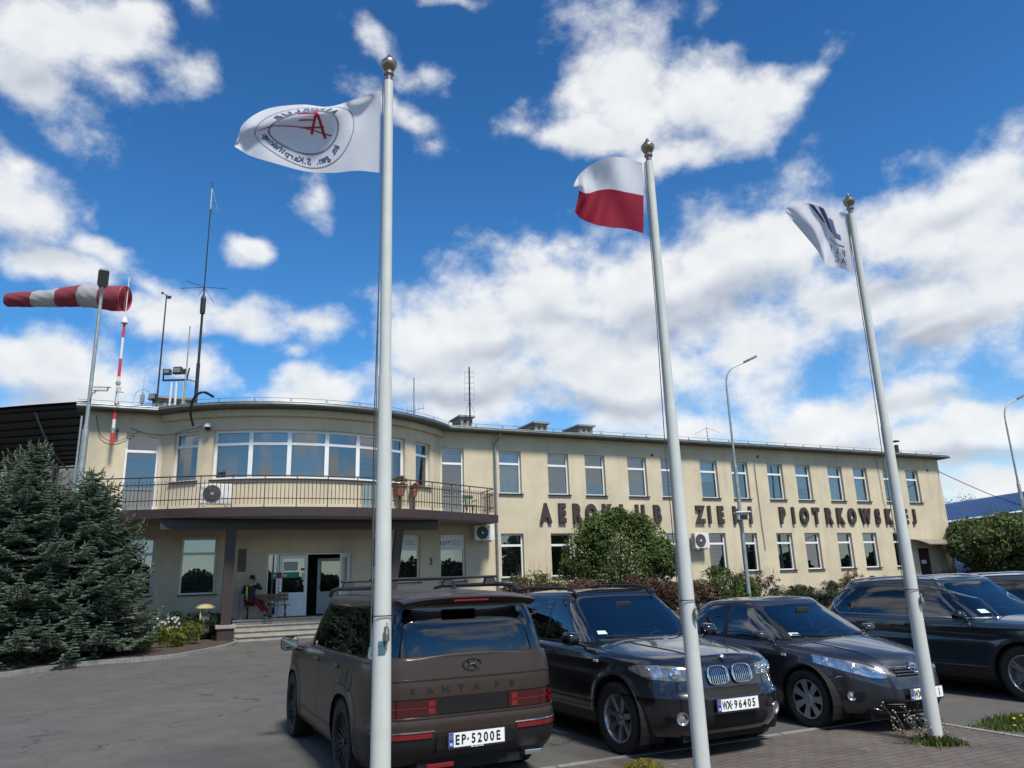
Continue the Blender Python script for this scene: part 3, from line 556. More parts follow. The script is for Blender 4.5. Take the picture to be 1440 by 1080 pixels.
# ---------------------------------------------------------------- balcony
BE = [(-15.75, 1.15), (-14.6, 1.55), (-13.6, 2.02), (-11.6, 2.95), (-9.5, 3.50), (-7.5, 3.62), (-5.2, 3.28), (-2.9, 2.35), (-1.9, 1.85), (-.75, 1.35)]
bs = np.linspace(-15.75, -.75, 61); bt = pch([b[0] for b in BE], [b[1] for b in BE], bs)
LZ = 4.36
q = MB()
for a, b in ((0, 60),):
    for i in range(60):
        for z in (LZ, LZ-.26): q.quad(Fl(bs[i], -.02 if z < LZ else -.1, z), Fl(bs[i+1], -.02 if z < LZ else -.1, z), Fl(bs[i+1], bt[i+1], z), Fl(bs[i], bt[i], z))
balc = q.build('balcony', M['concrete'], bld)
q = MB()
for i in range(60):
    d = Vector((bs[i+1]-bs[i], bt[i+1]-bt[i])).normalized(); nx, ny = -d.y*.05, d.x*.05
    v = [Fl(bs[i], bt[i], LZ-.27), Fl(bs[i+1], bt[i+1], LZ-.27), Fl(bs[i+1], bt[i+1], LZ+.03), Fl(bs[i], bt[i], LZ+.03), Fl(bs[i]+nx, bt[i]+ny, LZ-.27), Fl(bs[i+1]+nx, bt[i+1]+ny, LZ-.27), Fl(bs[i+1]+nx, bt[i+1]+ny, LZ+.03), Fl(bs[i]+nx, bt[i]+ny, LZ+.03)]
    q.add(v, [(0,1,2,3), (4,5,6,7), (3,2,6,7), (0,1,5,4)])
for i in (0, 60): s_ = bs[i]+(-.02 if i == 0 else .02); fbox(q, Fl, s_-.02, s_+.02, 0.003, bt[i]+.04, LZ-.27, LZ+.03)
q.build('fascia', M['brown'], balc)
rl = MB(); cur = [(s_, t_-.06) for s_, t_ in zip(bs, bt)]; cur = [(-15.65, .05)]+cur[:1]+cur[1:-1]+[(-.85, bt[-1]-.08), (-.85, .05)]
for z, r_ in ((LZ+1.08, .024), (LZ+.84, .018), (LZ+.32, .018)): rl.tube([Fl(s_, t_, z) for s_, t_ in cur], r_, 5)
acc = .05; cnt = 0
for (a, b) in zip(cur, cur[1:]):
    L_ = math.dist(a, b)
    while acc < L_:
        u = acc/L_; s_, t_ = a[0]+(b[0]-a[0])*u, a[1]+(b[1]-a[1])*u; lo, hi = (.0, 1.08) if cnt % 8 == 0 else (.14, .95)
        rr = .016 if cnt % 8 == 0 else .0105; p = Fl(s_, t_, LZ+lo); rl.box((p.x, p.y, p.z+(hi-lo)/2*K), (2*rr, 2*rr, (hi-lo)*K), rz=BA); acc += .128; cnt += 1
    acc -= L_
rl.build('railing', M['iron'], balc)
# porch: straight beam, two columns, steps
TB = 2.25
sL, zb = FP(225, 743, TB); sR, _ = FP(616, 738, TB)
q = MB(); fbox(q, Fl, sL, sR, TB-.22, TB, 3.74, LZ-.275); q.build('porch_beam', M['brown'], bld)
scl, _ = FP(322, 800, TB-.1)
q = MB(); fbox(q, Fl, scl-.16, scl+.16, TB-.2, TB-.02, .62, 3.738); q.build('column', M['brown'], bld)
sa, _ = FP(562, 740, TB-.1); sb, zb_ = FP(551.5, 829, TB-.1)
q = MB(); k_ = (sb-sa)/(3.738-zb_); za = .3
v = [Fl(sa+(-(3.738-z))*(-k_)+dx, TB+dt, z) for z in (za, 3.738) for dt in (-.2, -.02) for dx in (-.15, .15)]
q.add(v, [(0,1,3,2), (4,6,7,5), (0,4,5,1), (2,3,7,6), (0,2,6,4), (1,5,7,3)]); q.build('column', M['brown'], bld)
q = MB(); fbox(q, Fl, scl-.26, scl+.26, TB-.36, TB+.1, .1, .57); cbk = q.build('column_plinth', M['brown'], bld)
q = MB(); fbox(q, Fl, scl-.32, scl+.32, TB-.42, TB+.16, .572, .68); q.build('plinth_cap', M['stone'], cbk, bevel=.01)
q = MB(); zs_ = [.13, .293, .455, .618, .78]; tf = [2.15, 1.83, 1.51, 1.19]
for i in range(4): fbox(q, Fl, scl+.3, -3.2, .003, tf[i], zs_[i]-(.1 if i == 0 else 0), zs_[i+1]-.045)
stp = q.build('steps', M['stone'], bld); q = MB()
for i in range(4): fbox(q, Fl, scl+.29, -3.18, .004 if i == 3 else tf[i+1]-.02, tf[i]+.035, zs_[i+1]-.043, zs_[i+1])
q.build('tread', mat('tread_stone', (.25, .235, .20), .8, var=.2, scale=6, bump=.2), stp, bevel=.006)
# entrance doors
def door_leaf(name, hinge, ang, wd, z0, z1, par, handle_side=1, m='white'):
    # local x along the leaf; hinge = (s, t)
    def L(x, y, z): c, s_ = math.cos(ang), math.sin(ang); return Fl(hinge[0]+x*c-y*s_, hinge[1]+x*s_+y*c, z)
    q = MB(); zm = z0+.78
    fbox(q, L, 0, .11, -.03, .03, z0, z1); fbox(q, L, wd-.11, wd, -.03, .03, z0, z1); fbox(q, L, .11, wd-.11, -.03, .03, z1-.12, z1); fbox(q, L, .11, wd-.11, -.03, .03, z0, z0+.12); fbox(q, L, .11, wd-.11, -.03, .03, zm-.05, zm+.05)
    fbox(q, L, .11, wd-.11, -.012, .012, z0+.12, zm-.05)
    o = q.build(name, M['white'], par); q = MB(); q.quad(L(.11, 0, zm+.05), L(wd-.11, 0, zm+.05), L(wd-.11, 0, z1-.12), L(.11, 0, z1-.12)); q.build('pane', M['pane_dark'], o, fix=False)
    hx = wd-.06 if handle_side > 0 else .06
    q = MB(); q.tube([L(hx, .03, z0+1.0), L(hx, .08, z0+1.0), L(hx-.12*handle_side, .08, z0+1.0)], .011, 6); fbox(q, L, hx-.018, hx+.018, .031, .04, z0+.88, z0+1.07); q.build('handle', M['chrome'], o)
    return o, L
e0, e1, e2, e3 = FP(378, 800)[0], FP(391, 800)[0], FP(433.5, 800)[0], FP(491.5, 800)[0]
q = MB(); t0, t1 = -DEP, -DEP+.07
fbox(q, Fl, opE[0], opE[1], t0, t1, 3.0, 3.06); fbox(q, Fl, opE[0], opE[0]+.05, t0, t1, .78, 3.0); fbox(q, Fl, opE[1]-.05, opE[1], t0, t1, .78, 3.0); fbox(q, Fl, e1-.03, e1+.05, t0, t1, .78, 3.0); fbox(q, Fl, opE[0]+.05, e1-.03, t0, t1, .78, .88)
ent = q.build('entrance_frame', M['white'], bld); q = MB(); q.quad(Fl(opE[0]+.05, t0+.03, .88), Fl(e1-.03, t0+.03, .88), Fl(e1-.03, t0+.03, 3.0), Fl(opE[0]+.05, t0+.03, 3.0)); q.build('pane', M['pane_dark'], ent, fix=False)
l1, L1 = door_leaf('entrance_door', (e1+.07, t0+.035), 0, e2-e1-.07, .80, 2.98, bld, -1)
wd2 = .95; l2, L2 = door_leaf('entrance_door', (opE[1]-.08, t0+.06), math.pi-1.02+math.pi*0, wd2, .80, 2.98, bld, 1); l2['label'] = 'open white door leaf'
q = MB(); a_, b_ = FP(446, 820, -1.6)[0], FP(472, 820, -1.6)[0]
l3, L3 = door_leaf('inner_door', (a_, -1.6), .35, 1.0, .80, 2.9, bld, -1)
def stick(name, L, x0, x1, z0, z1, m, par, y=.036): q = MB(); q.quad(L(x0, y, z0), L(x1, y, z0), L(x1, y, z1), L(x0, y, z1)); return q.build(name, m, par, fix=False)
M['green'] = mat('sign_green', (.02, .22, .09), .5); M['signred'] = mat('sign_red', (.16, .02, .02), .5); M['paper'] = mat('paper', (.55, .56, .56), .7)
def heart(name, L, cx, cz, r, par, y=.040):
    pts = [(16*math.sin(t)**3/17*r, (13*math.cos(t)-5*math.cos(2*t)-2*math.cos(3*t)-math.cos(4*t))/17*r) for t in np.linspace(0, 2*math.pi, 24, endpoint=False)]
    q = MB(); q.quad(*[L(cx+x, y, cz+z) for x, z in pts]); q.build(name, M['paper'], par, fix=False)
stick('first_aid_sticker', L1, .13, .72, 2.16, 2.36, M['green'], l1, .014); heart('heart_mark', L1, .22, 2.25, .07, l1, .018)
stick('notice', L1, .15, .66, 2.42, 2.74, mat('notice_paper', (.34, .36, .36), .7), l1, .013); stick('notice', L1, .82, 1.02, 2.08, 2.34, M['paper'], l1, .013); stick('notice', L1, .78, 1.03, 2.42, 2.5, M['dark'], l1, .014)
q = MB(); q.lathe([(0, .002), (.09, .002), (.09, 0)], L1(.93, .016, 1.96), M=NN.to_track_quat('Z', 'Y').to_matrix(), n=20); q.build('round_notice', M['paper'], l1)
q = MB(); q.tube([L1(.90, .017, 2.16), L1(.96, .017, 2.21), L1(.92, .017, 2.26), L1(.88, .017, 2.24)], .008, 5); q.build('wheelchair_symbol', M['dark'], l1)
Lf = lambda x, y, z: Fl(x, t0+y, z)
stick('first_aid_sticker', Lf, e0+.12, e0+.36, 2.14, 2.36, M['green'], ent, .04); heart('heart_mark', Lf, e0+.24, 2.25, .07, ent, .044)
stick('stop_sticker', Lf, e1-.03, e1+.05, 2.15, 2.36, M['signred'], ent, .075); stick('stop_sticker', L1, .0, .10, 2.15, 2.36, M['signred'], l1, .034)
stick('entry_keypad', L1, .03, .09, 1.45, 1.75, M['black'], l1, .036)
# ---------------------------------------------------------------- fixtures on the walls
def thing(name, label, cat, group=None, loc_=(0, 0, 0), rz=BA): return empty(name, loc_, rz, label, cat, group)
def ac(px0, py0, px1, py1, t, label, grille_left=True):
    s0, z1 = FP(px0, py0, t); s1, z0 = FP(px1, py1, t); T_ = thing('air_conditioner', label, 'air conditioner', 'outdoor air conditioner units on the facade', FW((s0+s1)/2, t-.17, z0)); w_, h_ = (s1-s0)*K, (z1-z0)*K
    q = MB(); q.box((0, 0, h_/2), (w_, .32, h_-.02)); q.build('casing', M['acwhite'], T_, bevel=.02)
    q = MB(); r_ = h_*.40; cx = -w_*.12 if grille_left else w_*.0
    m = Matrix.Rotation(R(90), 3, 'X'); q.lathe([(0, .0), (r_, 0), (r_*1.03, .012), (r_*1.03, 0)], (cx, -.162, h_/2), M=m, n=24); q.build('fan_recess', mat('ac_dark', (.05, .055, .055), .6) if 'ac_dark' not in bpy.data.materials else bpy.data.materials['ac_dark'], T_)
    q = MB()
    for i in range(12): a = math.pi*i/12*2; q.tube([(cx+.16*r_*math.cos(a), -.185, h_/2+.16*r_*math.sin(a)), (cx+r_*math.cos(a), -.185, h_/2+r_*math.sin(a))], .004, 4)
    for k in (.3, .5, .7, .9, 1.0): q.tube([(cx+k*r_*math.cos(a), -.185, h_/2+k*r_*math.sin(a)) for a in np.linspace(0, 2*math.pi, 25)], .004, 4)
    q.build('fan_grille', M['grey'], T_); q = MB(); q.lathe([(0, .0), (r_*.17, 0), (r_*.17, -.02)], (cx, -.195, h_/2), M=m, n=14); q.build('fan_hub', M['acwhite'], T_)
    q = MB(); [q.box((x, .02, -.03), (.05, .42, .04)) for x in (-w_*.35, w_*.35)]; q.build('bracket', M['acwhite'], T_)
    q = MB()
    for i in range(9): q.box((-w_/2-.003, 0, h_*(.15+.08*i)), (.006, .26, h_*.035))
    q.build('side_louvre', M['grey'], T_); return T_
ac(668, 738, 696, 760, .55, 'white air conditioner on the wall under the right end of the balcony'); ac(977, 749, 999, 771, .45, 'white air conditioner beside a ground floor window of the wing')
ac(282, 679, 325, 709, 2.55, 'large white air conditioner standing on the balcony behind the railing')
# letters on the wing
sg = empty('wall_lettering', FW(10, 0, 4.2), 0, 'row of brown raised capital letters spelling a name across the beige wing', 'sign')
SI = FW(10, 0, 4.2)
def letters(word, px):
    for ch, x in zip(word, px):
        if ch == ' ': continue
        v, f = text_mesh(ch, 1.0, .05, .052, sx=.68, bevel=.012)
        zs2 = [p[1] for p in v]; lo, hi = min(zs2), max(zs2); h = .86
        s_, _ = FP(x, 735) if x > 100 else (x, 0); q = MB()
        q.add([FW(s_+p[0], .065+p[2], 4.19+(p[1]-lo)/(hi-lo)*h)-SI for p in v], f); q.build('letter', M['letter'], sg)
letters('AEROKLUB', [767, 790, 811, 831, 853, 876, 900, 924]); letters('ZIEMI', [984.5, 995.5+2, 1013, 1037, 1054+1]); 
letters('PIOTRKOWSKIEJ', [1100, 1115.5, 1131, 1147.5, 1165, 1181, 1198, 1217, 1234, 1249, 1262, 1273, 1286])
# plaques and number
def plaque(px0, py0, px1, py1, label, m, name='wall_plaque'):
    s0, z1 = FP(px0, py0, .03); s1, z0 = FP(px1, py1, .03); T_ = thing(name, label, 'plaque', None, FW((s0+s1)/2, 0, z0)); q = MB(); w_, h_ = (s1-s0)*K, (z1-z0)*K
    q.box((0, -.018, h_/2), (w_, .03, h_)); q.build('plate', m, T_, bevel=.006); q = MB()
    for i in range(7): q.box((0, -.035, h_*(.15+.11*i)), (w_*.7*(1-.2*(i % 3 == 0)), .004, h_*.03))
    q.build('inscription', M['iron'], T_)
M['bronze'] = mat('bronze', (.10, .075, .05), .5, metal=.5, var=.2)
plaque(335.5, 772, 345.5, 804, 'narrow bronze memorial plaque on the wall left of the entrance', M['bronze']); plaque(525.5, 758, 529.5, 797, 'dark red plaque on the wall right of the entrance', mat('maroon', (.07, .02, .02), .5))
s_, z_ = FP(606, 794); v, f = text_mesh('3', .5, .01, .01, sx=.8); q = MB(); q.add([FW(s_+p[0]*.75, .012+p[2], z_+p[1]*.75) for p in v], f); q.build('house_number', M['brown'], label='dark house number 3 on the beige wall between two windows', cat='house number')
# ---------------------------------------------------------------- vehicles
def paint(name, col, rough, metal, coat, flake=0):
    m = mat(name, col, rough, metal, coat); return m
M['brownmatt'] = paint('matt_bronze_paint', (.056, .040, .032), .38, .55, .15)
M['blackpaint'] = paint('black_paint', (.006, .007, .011), .22, .0, 1)
M['greypaint'] = paint('graphite_paint', (.045, .048, .060), .34, .65, 1)
M['tealpaint'] = paint('dark_teal_paint', (.024, .038, .047), .28, .5, 1)
M['carglass'] = glass_mat('car_glass', (.22, .25, .26), .07)
M['frontglass'] = glass_mat('car_front_glass', (.50, .56, .58), .10)
M['privacy'] = glass_mat('privacy_glass', (.035, .04, .042), .045)
M['trim'] = mat('black_trim', (.012, .012, .013), .5)
M['shut'] = mat('shut_line', (.004, .004, .004), .8)
M['gloss'] = mat('gloss_black', (.006, .006, .007), .12, coat=.6)
M['cloth'] = mat('seat_cloth', (.035, .036, .04), .9)
M['tail'] = mat('tail_lamp', (.035, .002, .003), .12, coat=1); M['tailred'] = mat('tail_lamp_segment', (.16, .005, .008), .25, coat=1)
M['lens'] = glass_mat('lamp_lens', (.86, .88, .90), .10)
M['reflector'] = mat('lamp_reflector', (.55, .56, .58), .16, metal=.85, var=.3, scale=14)
M['lampdark'] = mat('lamp_dark', (.05, .055, .06), .25, metal=.6)
M['alloy'] = mat('alloy', (.36, .36, .36), .30, metal=.85, var=.1); M['darkalloy'] = mat('dark_alloy', (.018, .018, .019), .3, metal=.6)
M['plate'] = mat('plate_white', (.72, .73, .72), .35); M['plateblue'] = mat('plate_blue', (.01, .05, .30), .4); M['ink'] = mat('plate_ink', (.008, .008, .008), .5)
M['amber'] = mat('side_repeater', (.62, .60, .54), .2, coat=1)
def rpoly(pts, r=.04, n=4):
    out = []; P = [Vector(p[:2]) for p in pts]
    for i, p in enumerate(P):
        rr = pts[i][2] if len(pts[i]) > 2 else r
        a = P[i-1]-p; b = P[(i+1) % len(P)]-p; l = min(rr, a.length*.45, b.length*.45); a = p+a.normalized()*l; b = p+b.normalized()*l
        for k in range(n+1): t = k/n; out.append((1-t)**2*a+2*t*(1-t)*p+t*t*b)
    return out
def inside(poly, x, y):
    c = False; n = len(poly)
    for i in range(n):
        a, b = poly[i], poly[i-1]
        if (a[1] > y) != (b[1] > y) and x < (b[0]-a[0])*(y-a[1])/(b[1]-a[1])+a[0]: c = not c
    return c
def offset(poly, d):
    P = [Vector(p) for p in poly]; ar = sum(P[i-1].x*P[i].y-P[i].x*P[i-1].y for i in range(len(P))); s = 1 if ar > 0 else -1; out = []
    P = [p for i, p in enumerate(P) if (p-P[i-1]).length > 1e-5]
    for i in range(len(P)):
        a = (P[i]-P[i-1]).normalized(); b = (P[(i+1) % len(P)]-P[i]).normalized(); n1 = Vector((-a.y, a.x)); n2 = Vector((-b.y, b.x)); m = (n1+n2); m = m/max(.3, m.length_squared)*2
        out.append(P[i]+m*d*s)
    return out
def outline(a, b, n, m, N_):                             # quarter of a rounded plan: from (0,b) to (a,0)
    xs = np.concatenate([np.linspace(0, .8*a, 60, endpoint=False), np.zeros(0)]); y1 = b*(1-np.clip((.8)**n, 0, 1))**(1/m)
    ya = b*(1-(xs/a)**n)**(1/m); ys2 = np.linspace(y1, 0, 120); xb = a*(1-np.clip(ys2/b, 0, 1)**m)**(1/n)
    X = np.concatenate([xs, xb]); Y = np.concatenate([ya, ys2]); L = np.concatenate([[0], np.cumsum(np.hypot(np.diff(X), np.diff(Y)))]); u = np.linspace(0, L[-1], N_)
    return np.interp(u, L, X), np.interp(u, L, Y)
class Car:
    def __init__(s, D): s.D = D; s.bm = bmesh.new(); s.lid = s.bm.faces.layers.int.new('part'); s.zone = s.bm.faces.layers.int.new('zone'); s.parts = {}; s.shell()
    def addgrid(s, P, zone, close=False):
        V = [[s.bm.verts.new(p) for p in row] for row in P]
        for i in range(len(P)-1):
            for j in range(len(P[0])-1):
                q = [V[i][j], V[i+1][j], V[i+1][j+1], V[i][j+1]]; u = []
                for v in q:
                    if all((v.co-w_.co).length > 1e-5 for w_ in u): u.append(v)
                if len(u) < 3: continue
                try: f = s.bm.faces.new(u); f[s.zone] = zone
                except ValueError: pass
    def shell(s):
        D = s.D; Nn = 70; zb = lambda x: pch(*D['zb'], x); zs = lambda x: pch(*D['zs'], x); zc = lambda x: pch(*D['zc'], x)
        fr = np.concatenate([np.linspace(0, .9, 26), np.linspace(.92, 1, 8)[0:]])
        rows = []
        for f in fr:
            W_ = float(pch(*D['W'], f)); xf = float(pch(*D['xf'], f)); xr = -float(pch(*D['xr'], f))
            X1, Y1 = outline(xr, W_, *D['er'], Nn); X2, Y2 = outline(xf, W_, *D['ef'], Nn)
            X = np.concatenate([-X1[::-1], X2[1:]]); Y = np.concatenate([Y1[::-1], Y2[1:]])
            if 'ztaper' in D: Y = Y*pch(*D['ztaper'], X)
            Z = zb(X)+f*(zs(X)-zb(X))
            for xw, rw, fl, wd in D['arch']:
                r = np.hypot(X-xw, Z-D['rw']); side = np.clip((Y/W_-.55)/.2, 0, 1)
                Y = Y+side*fl*np.exp(-((r-rw)/wd)**2)
            for (xa, xb_, z0, wz, amp) in D.get('crease', ()):
                side = np.clip((Y/W_-.55)/.2, 0, 1); m = np.clip((X-xa)/.3, 0, 1)*np.clip((xb_-X)/.3, 0, 1); zz = z0(X) if callable(z0) else z0
                Y = Y+side*m*amp*np.exp(-((Z-zz)/wz)**2)
            rows.append(list(zip(X, Y, Z)))
        s.addgrid(rows, 0); top = rows[-1]; G = D['gh']
        Wt = G['W'][1][0]; deck = []
        for j in range(15):
            k = 1-j/14; row = []
            for (x, y, z) in top:
                c = float(zc(x))-float(zs(x)); e = min(1, y/(.5*D['W'][1][-1])); p = D.get('dp', 2.2)
                row.append((x, y*k, z+c*e*(1-k**p)))
            deck.append(row)
        s.addgrid(deck, 1)
        zg0 = lambda x: pch(*G['zb'], x); zr = lambda x: pch(*G['zr'], x); rows = []
        vv = np.concatenate([np.linspace(0, .86, 16), np.linspace(.89, 1, 7)])
        for v in vv:
            W_ = float(pch(*G['W'], v)); xf = float(pch(*G['xf'], v)); xr = float(pch(*G['xr'], v)); xm = G.get('xm', 0); 
            X1, Y1 = outline(xm-xr, W_, *G['er'], Nn); X2, Y2 = outline(xf-xm, W_, *G['ef'], Nn)
            X = xm+np.concatenate([-X1[::-1], X2[1:]]); Y = np.concatenate([Y1[::-1], Y2[1:]])
            if 'taper' in G: Y = Y*pch(*G['taper'], X)
            q = v if v < .86 else .86+.14*math.sin((v-.86)/.14*math.pi/2)
            Z = (1-q)*zg0(X)+q*zr(X); rows.append(list(zip(X, Y, Z)))
        s.addgrid(rows, 2); top = rows[-1]; rf_ = []
        for j in range(11):
            k = 1-j/10; rf_.append([(x, y*k, z+G['crown']*min(1, y/(.5*G['W'][1][-1]))*(1-k**2.4)) for x, y, z in top])
        s.addgrid(rf_, 3)
        # drop the deck under the cabin
        b0 = rows[0]; poly = [(x, y-.035) for x, y, z in b0 if y > .05]; poly = [(poly[0][0]+.05, -.2)]+[(x*(1 if 1 else 1), y) for x, y in poly]+[(poly[-1][0]-.05, -.2)]
        dl = [f for f in s.bm.faces if f[s.zone] == 1 and inside(poly, f.calc_center_median().x, f.calc_center_median().y) and b0[0][0]+.06 < f.calc_center_median().x < b0[-1][0]-.06]
        bmesh.ops.delete(s.bm, geom=dl, context='FACES')
        bmesh.ops.remove_doubles(s.bm, verts=s.bm.verts, dist=1e-5); bmesh.ops.recalc_face_normals(s.bm, faces=s.bm.faces)
        up = [f for f in s.bm.faces if f[s.zone] == 3]; 
        if up and up[len(up)//2].normal.z < 0: bmesh.ops.reverse_faces(s.bm, faces=s.bm.faces)
        s.bvh0 = BVHTree.FromBMesh(s.bm); s.n = 0
    def cut(s, name, poly, axis, zones, m, kind='side', cond=None, off=0, ring=0, ringm=None, only0=True, lab=None):
        ia, ib = {'y': (0, 2), 'x': (1, 2), 'z': (0, 1)}[axis]; bm = s.bm; lid, zo = s.lid, s.zone
        polys = [poly]; 
        if ring: polys.append(offset(poly, ring))
        allp = [p for q in polys for p in q]; x0, x1 = min(p[0] for p in allp)-.01, max(p[0] for p in allp)+.01; y0, y1 = min(p[1] for p in allp)-.01, max(p[1] for p in allp)+.01
        def ok(f):
            if f[zo] not in zones or (only0 and f[lid] != 0): return False
            if cond and not cond(f.calc_center_median(), f.normal): return False
            a = [v.co[ia] for v in f.verts]; b = [v.co[ib] for v in f.verts]
            return max(a) > x0 and min(a) < x1 and max(b) > y0 and min(b) < y1
        F_ = [f for f in bm.faces if ok(f)]
        for q in polys:
            for i in range(len(q)):
                a, b = Vector(q[i-1]), Vector(q[i]); d = b-a
                if d.length < 1e-4: continue
                nrm = [0, 0, 0]; nrm[ia] = -d.y; nrm[ib] = d.x; co = [0, 0, 0]; co[ia] = a.x; co[ib] = a.y
                lo = [min(a[k], b[k])-.06 for k in (0, 1)]; hi = [max(a[k], b[k])+.06 for k in (0, 1)]
                sub = []
                for f in F_:
                    c0 = [v.co[ia] for v in f.verts]; c1 = [v.co[ib] for v in f.verts]
                    if max(c0) >= lo[0] and min(c0) <= hi[0] and max(c1) >= lo[1] and min(c1) <= hi[1]: sub.append(f)
                if not sub: continue
                ss = set(sub); geom = list({v for f in sub for v in f.verts})+list({e for f in sub for e in f.edges})+sub
                r = bmesh.ops.bisect_plane(bm, geom=geom, dist=1e-6, plane_co=co, plane_no=nrm)
                F_ = [f for f in F_ if f.is_valid and f not in ss]+[g for g in r['geom'] if isinstance(g, bmesh.types.BMFace)]
        s.n += 1; pid = s.n; s.parts[pid] = dict(name=name, m=m, kind=kind, off=off, lab=lab)
        if ring: s.n += 1; rid = s.n; s.parts[rid] = dict(name=name+'_trim' if ringm else 'shut_line', m=ringm or M['shut'], kind=kind, off=0, lab=None)
        for f in F_:
            c = f.calc_center_median(); p = (c[ia], c[ib])
            if ring:
                o, i_ = (polys[0], polys[1]) if ring > 0 else (polys[1], polys[0])
                if inside(i_, *p): f[lid] = pid
                elif inside(o, *p): f[lid] = rid
            elif inside(poly, *p): f[lid] = pid
        return pid
    def hole(s, poly, cond=None, zones=(0,)):
        pid = s.cut('hole', poly, 'y', zones, None, cond=cond, only0=False); s.parts[pid]['m'] = 'del'
    def finish(s, root, body, bodyname='body'):
        bm = s.bm; lid = s.lid; out = {}
        bm.normal_update(); bm.faces.ensure_lookup_table()
        groups = {}
        for f in bm.faces: groups.setdefault(f[lid], []).append(f)
        s.parts[0] = dict(name=bodyname, m=body, kind='center', off=0, lab=None)
        for pid, fs in groups.items():
            P = s.parts[pid]
            if P['m'] == 'del' or P['m'] is None: continue
            ids = {}; vs = []; fl = []
            for f in fs:
                r = []
                for v in f.verts:
                    if v.index not in ids: ids[v.index] = len(vs); vs.append(v.co+v.normal*P['off'])
                    r.append(ids[v.index])
                fl.append(r)
            mir = [Vector((v.x, -v.y, v.z)) for v in vs]; mfl = [r[::-1] for r in fl]
            def mk(V, F):
                me = bpy.data.meshes.new(P['name']); me.from_pydata([tuple(v) for v in V], [], F); me.update(); me.materials.append(P['m'])
                b2 = bmesh.new(); b2.from_mesh(me); bmesh.ops.remove_doubles(b2, verts=b2.verts, dist=2e-4); b2.to_mesh(me); b2.free(); shade(me, 38)
                o = bpy.data.objects.new(P['name'], me); COL.objects.link(o); o.parent = root; KIDS.setdefault(root.name, []).append(o)
                if P['lab']: o['label'] = P['lab']
                return o
            if P['kind'] == 'center': out.setdefault(P['name'], []).append(mk(vs+mir, fl+[[i+len(vs) for i in r] for r in mfl]))
            else: out.setdefault(P['name'], []).append(mk(vs, fl)); out[P['name']].append(mk(mir, mfl))
        return out
    def hitY(s, x, z, side=1, off=.004):
        h = s.bvh0.ray_cast(Vector((x, 3, z)), Vector((0, -1, 0)))
        if h[0] is None: return None
        p, n = h[0]+h[1]*off*(1 if h[1].y > 0 else -1), h[1]; return Vector((p.x, p.y*side, p.z))
    def hitX(s, y, z, front=1, off=.004):
        h = s.bvh0.ray_cast(Vector((5*front, abs(y), z)), Vector((-front, 0, 0)))
        if h[0] is None: return None
        n = h[1] if h[1].x*front > 0 else -h[1]; p = h[0]+n*off; return Vector((p.x, p.y*(1 if y >= 0 else -1), p.z))
    def nrmX(s, y, z, front=1):
        h = s.bvh0.ray_cast(Vector((5*front, abs(y), z)), Vector((-front, 0, 0))); n = h[1] if h[1].x*front > 0 else -h[1]; n = Vector((n.x, n.y*(1 if y >= 0 else -1), n.z))
        return (n*.6+Vector((front*.4, 0, 0))).normalized().to_track_quat('Z', 'Y').to_matrix()
    def hitZ(s, x, y, off=.004):
        h = s.bvh0.ray_cast(Vector((x, abs(y), 4)), Vector((0, 0, -1)))
        if h[0] is None: return None
        return Vector((h[0].x, h[0].y*(1 if y >= 0 else -1), h[0].z+off))
def strip(name, pts, r, m, root, n=5):
    pts = [p for p in pts if p is not None]
    if len(pts) < 2: return
    q = MB(); q.tube(pts, r, n); return q.build(name, m, root, smooth=True)
def dens(poly, closed=True, step=.05):
    out = []; P = [Vector(p[:2]) for p in poly]; P = P+[P[0]] if closed else P
    for a, b in zip(P, P[1:]):
        k = max(1, int((b-a).length/step)); out += [a.lerp(b, i/k) for i in range(k)]
    return out+[P[-1]]
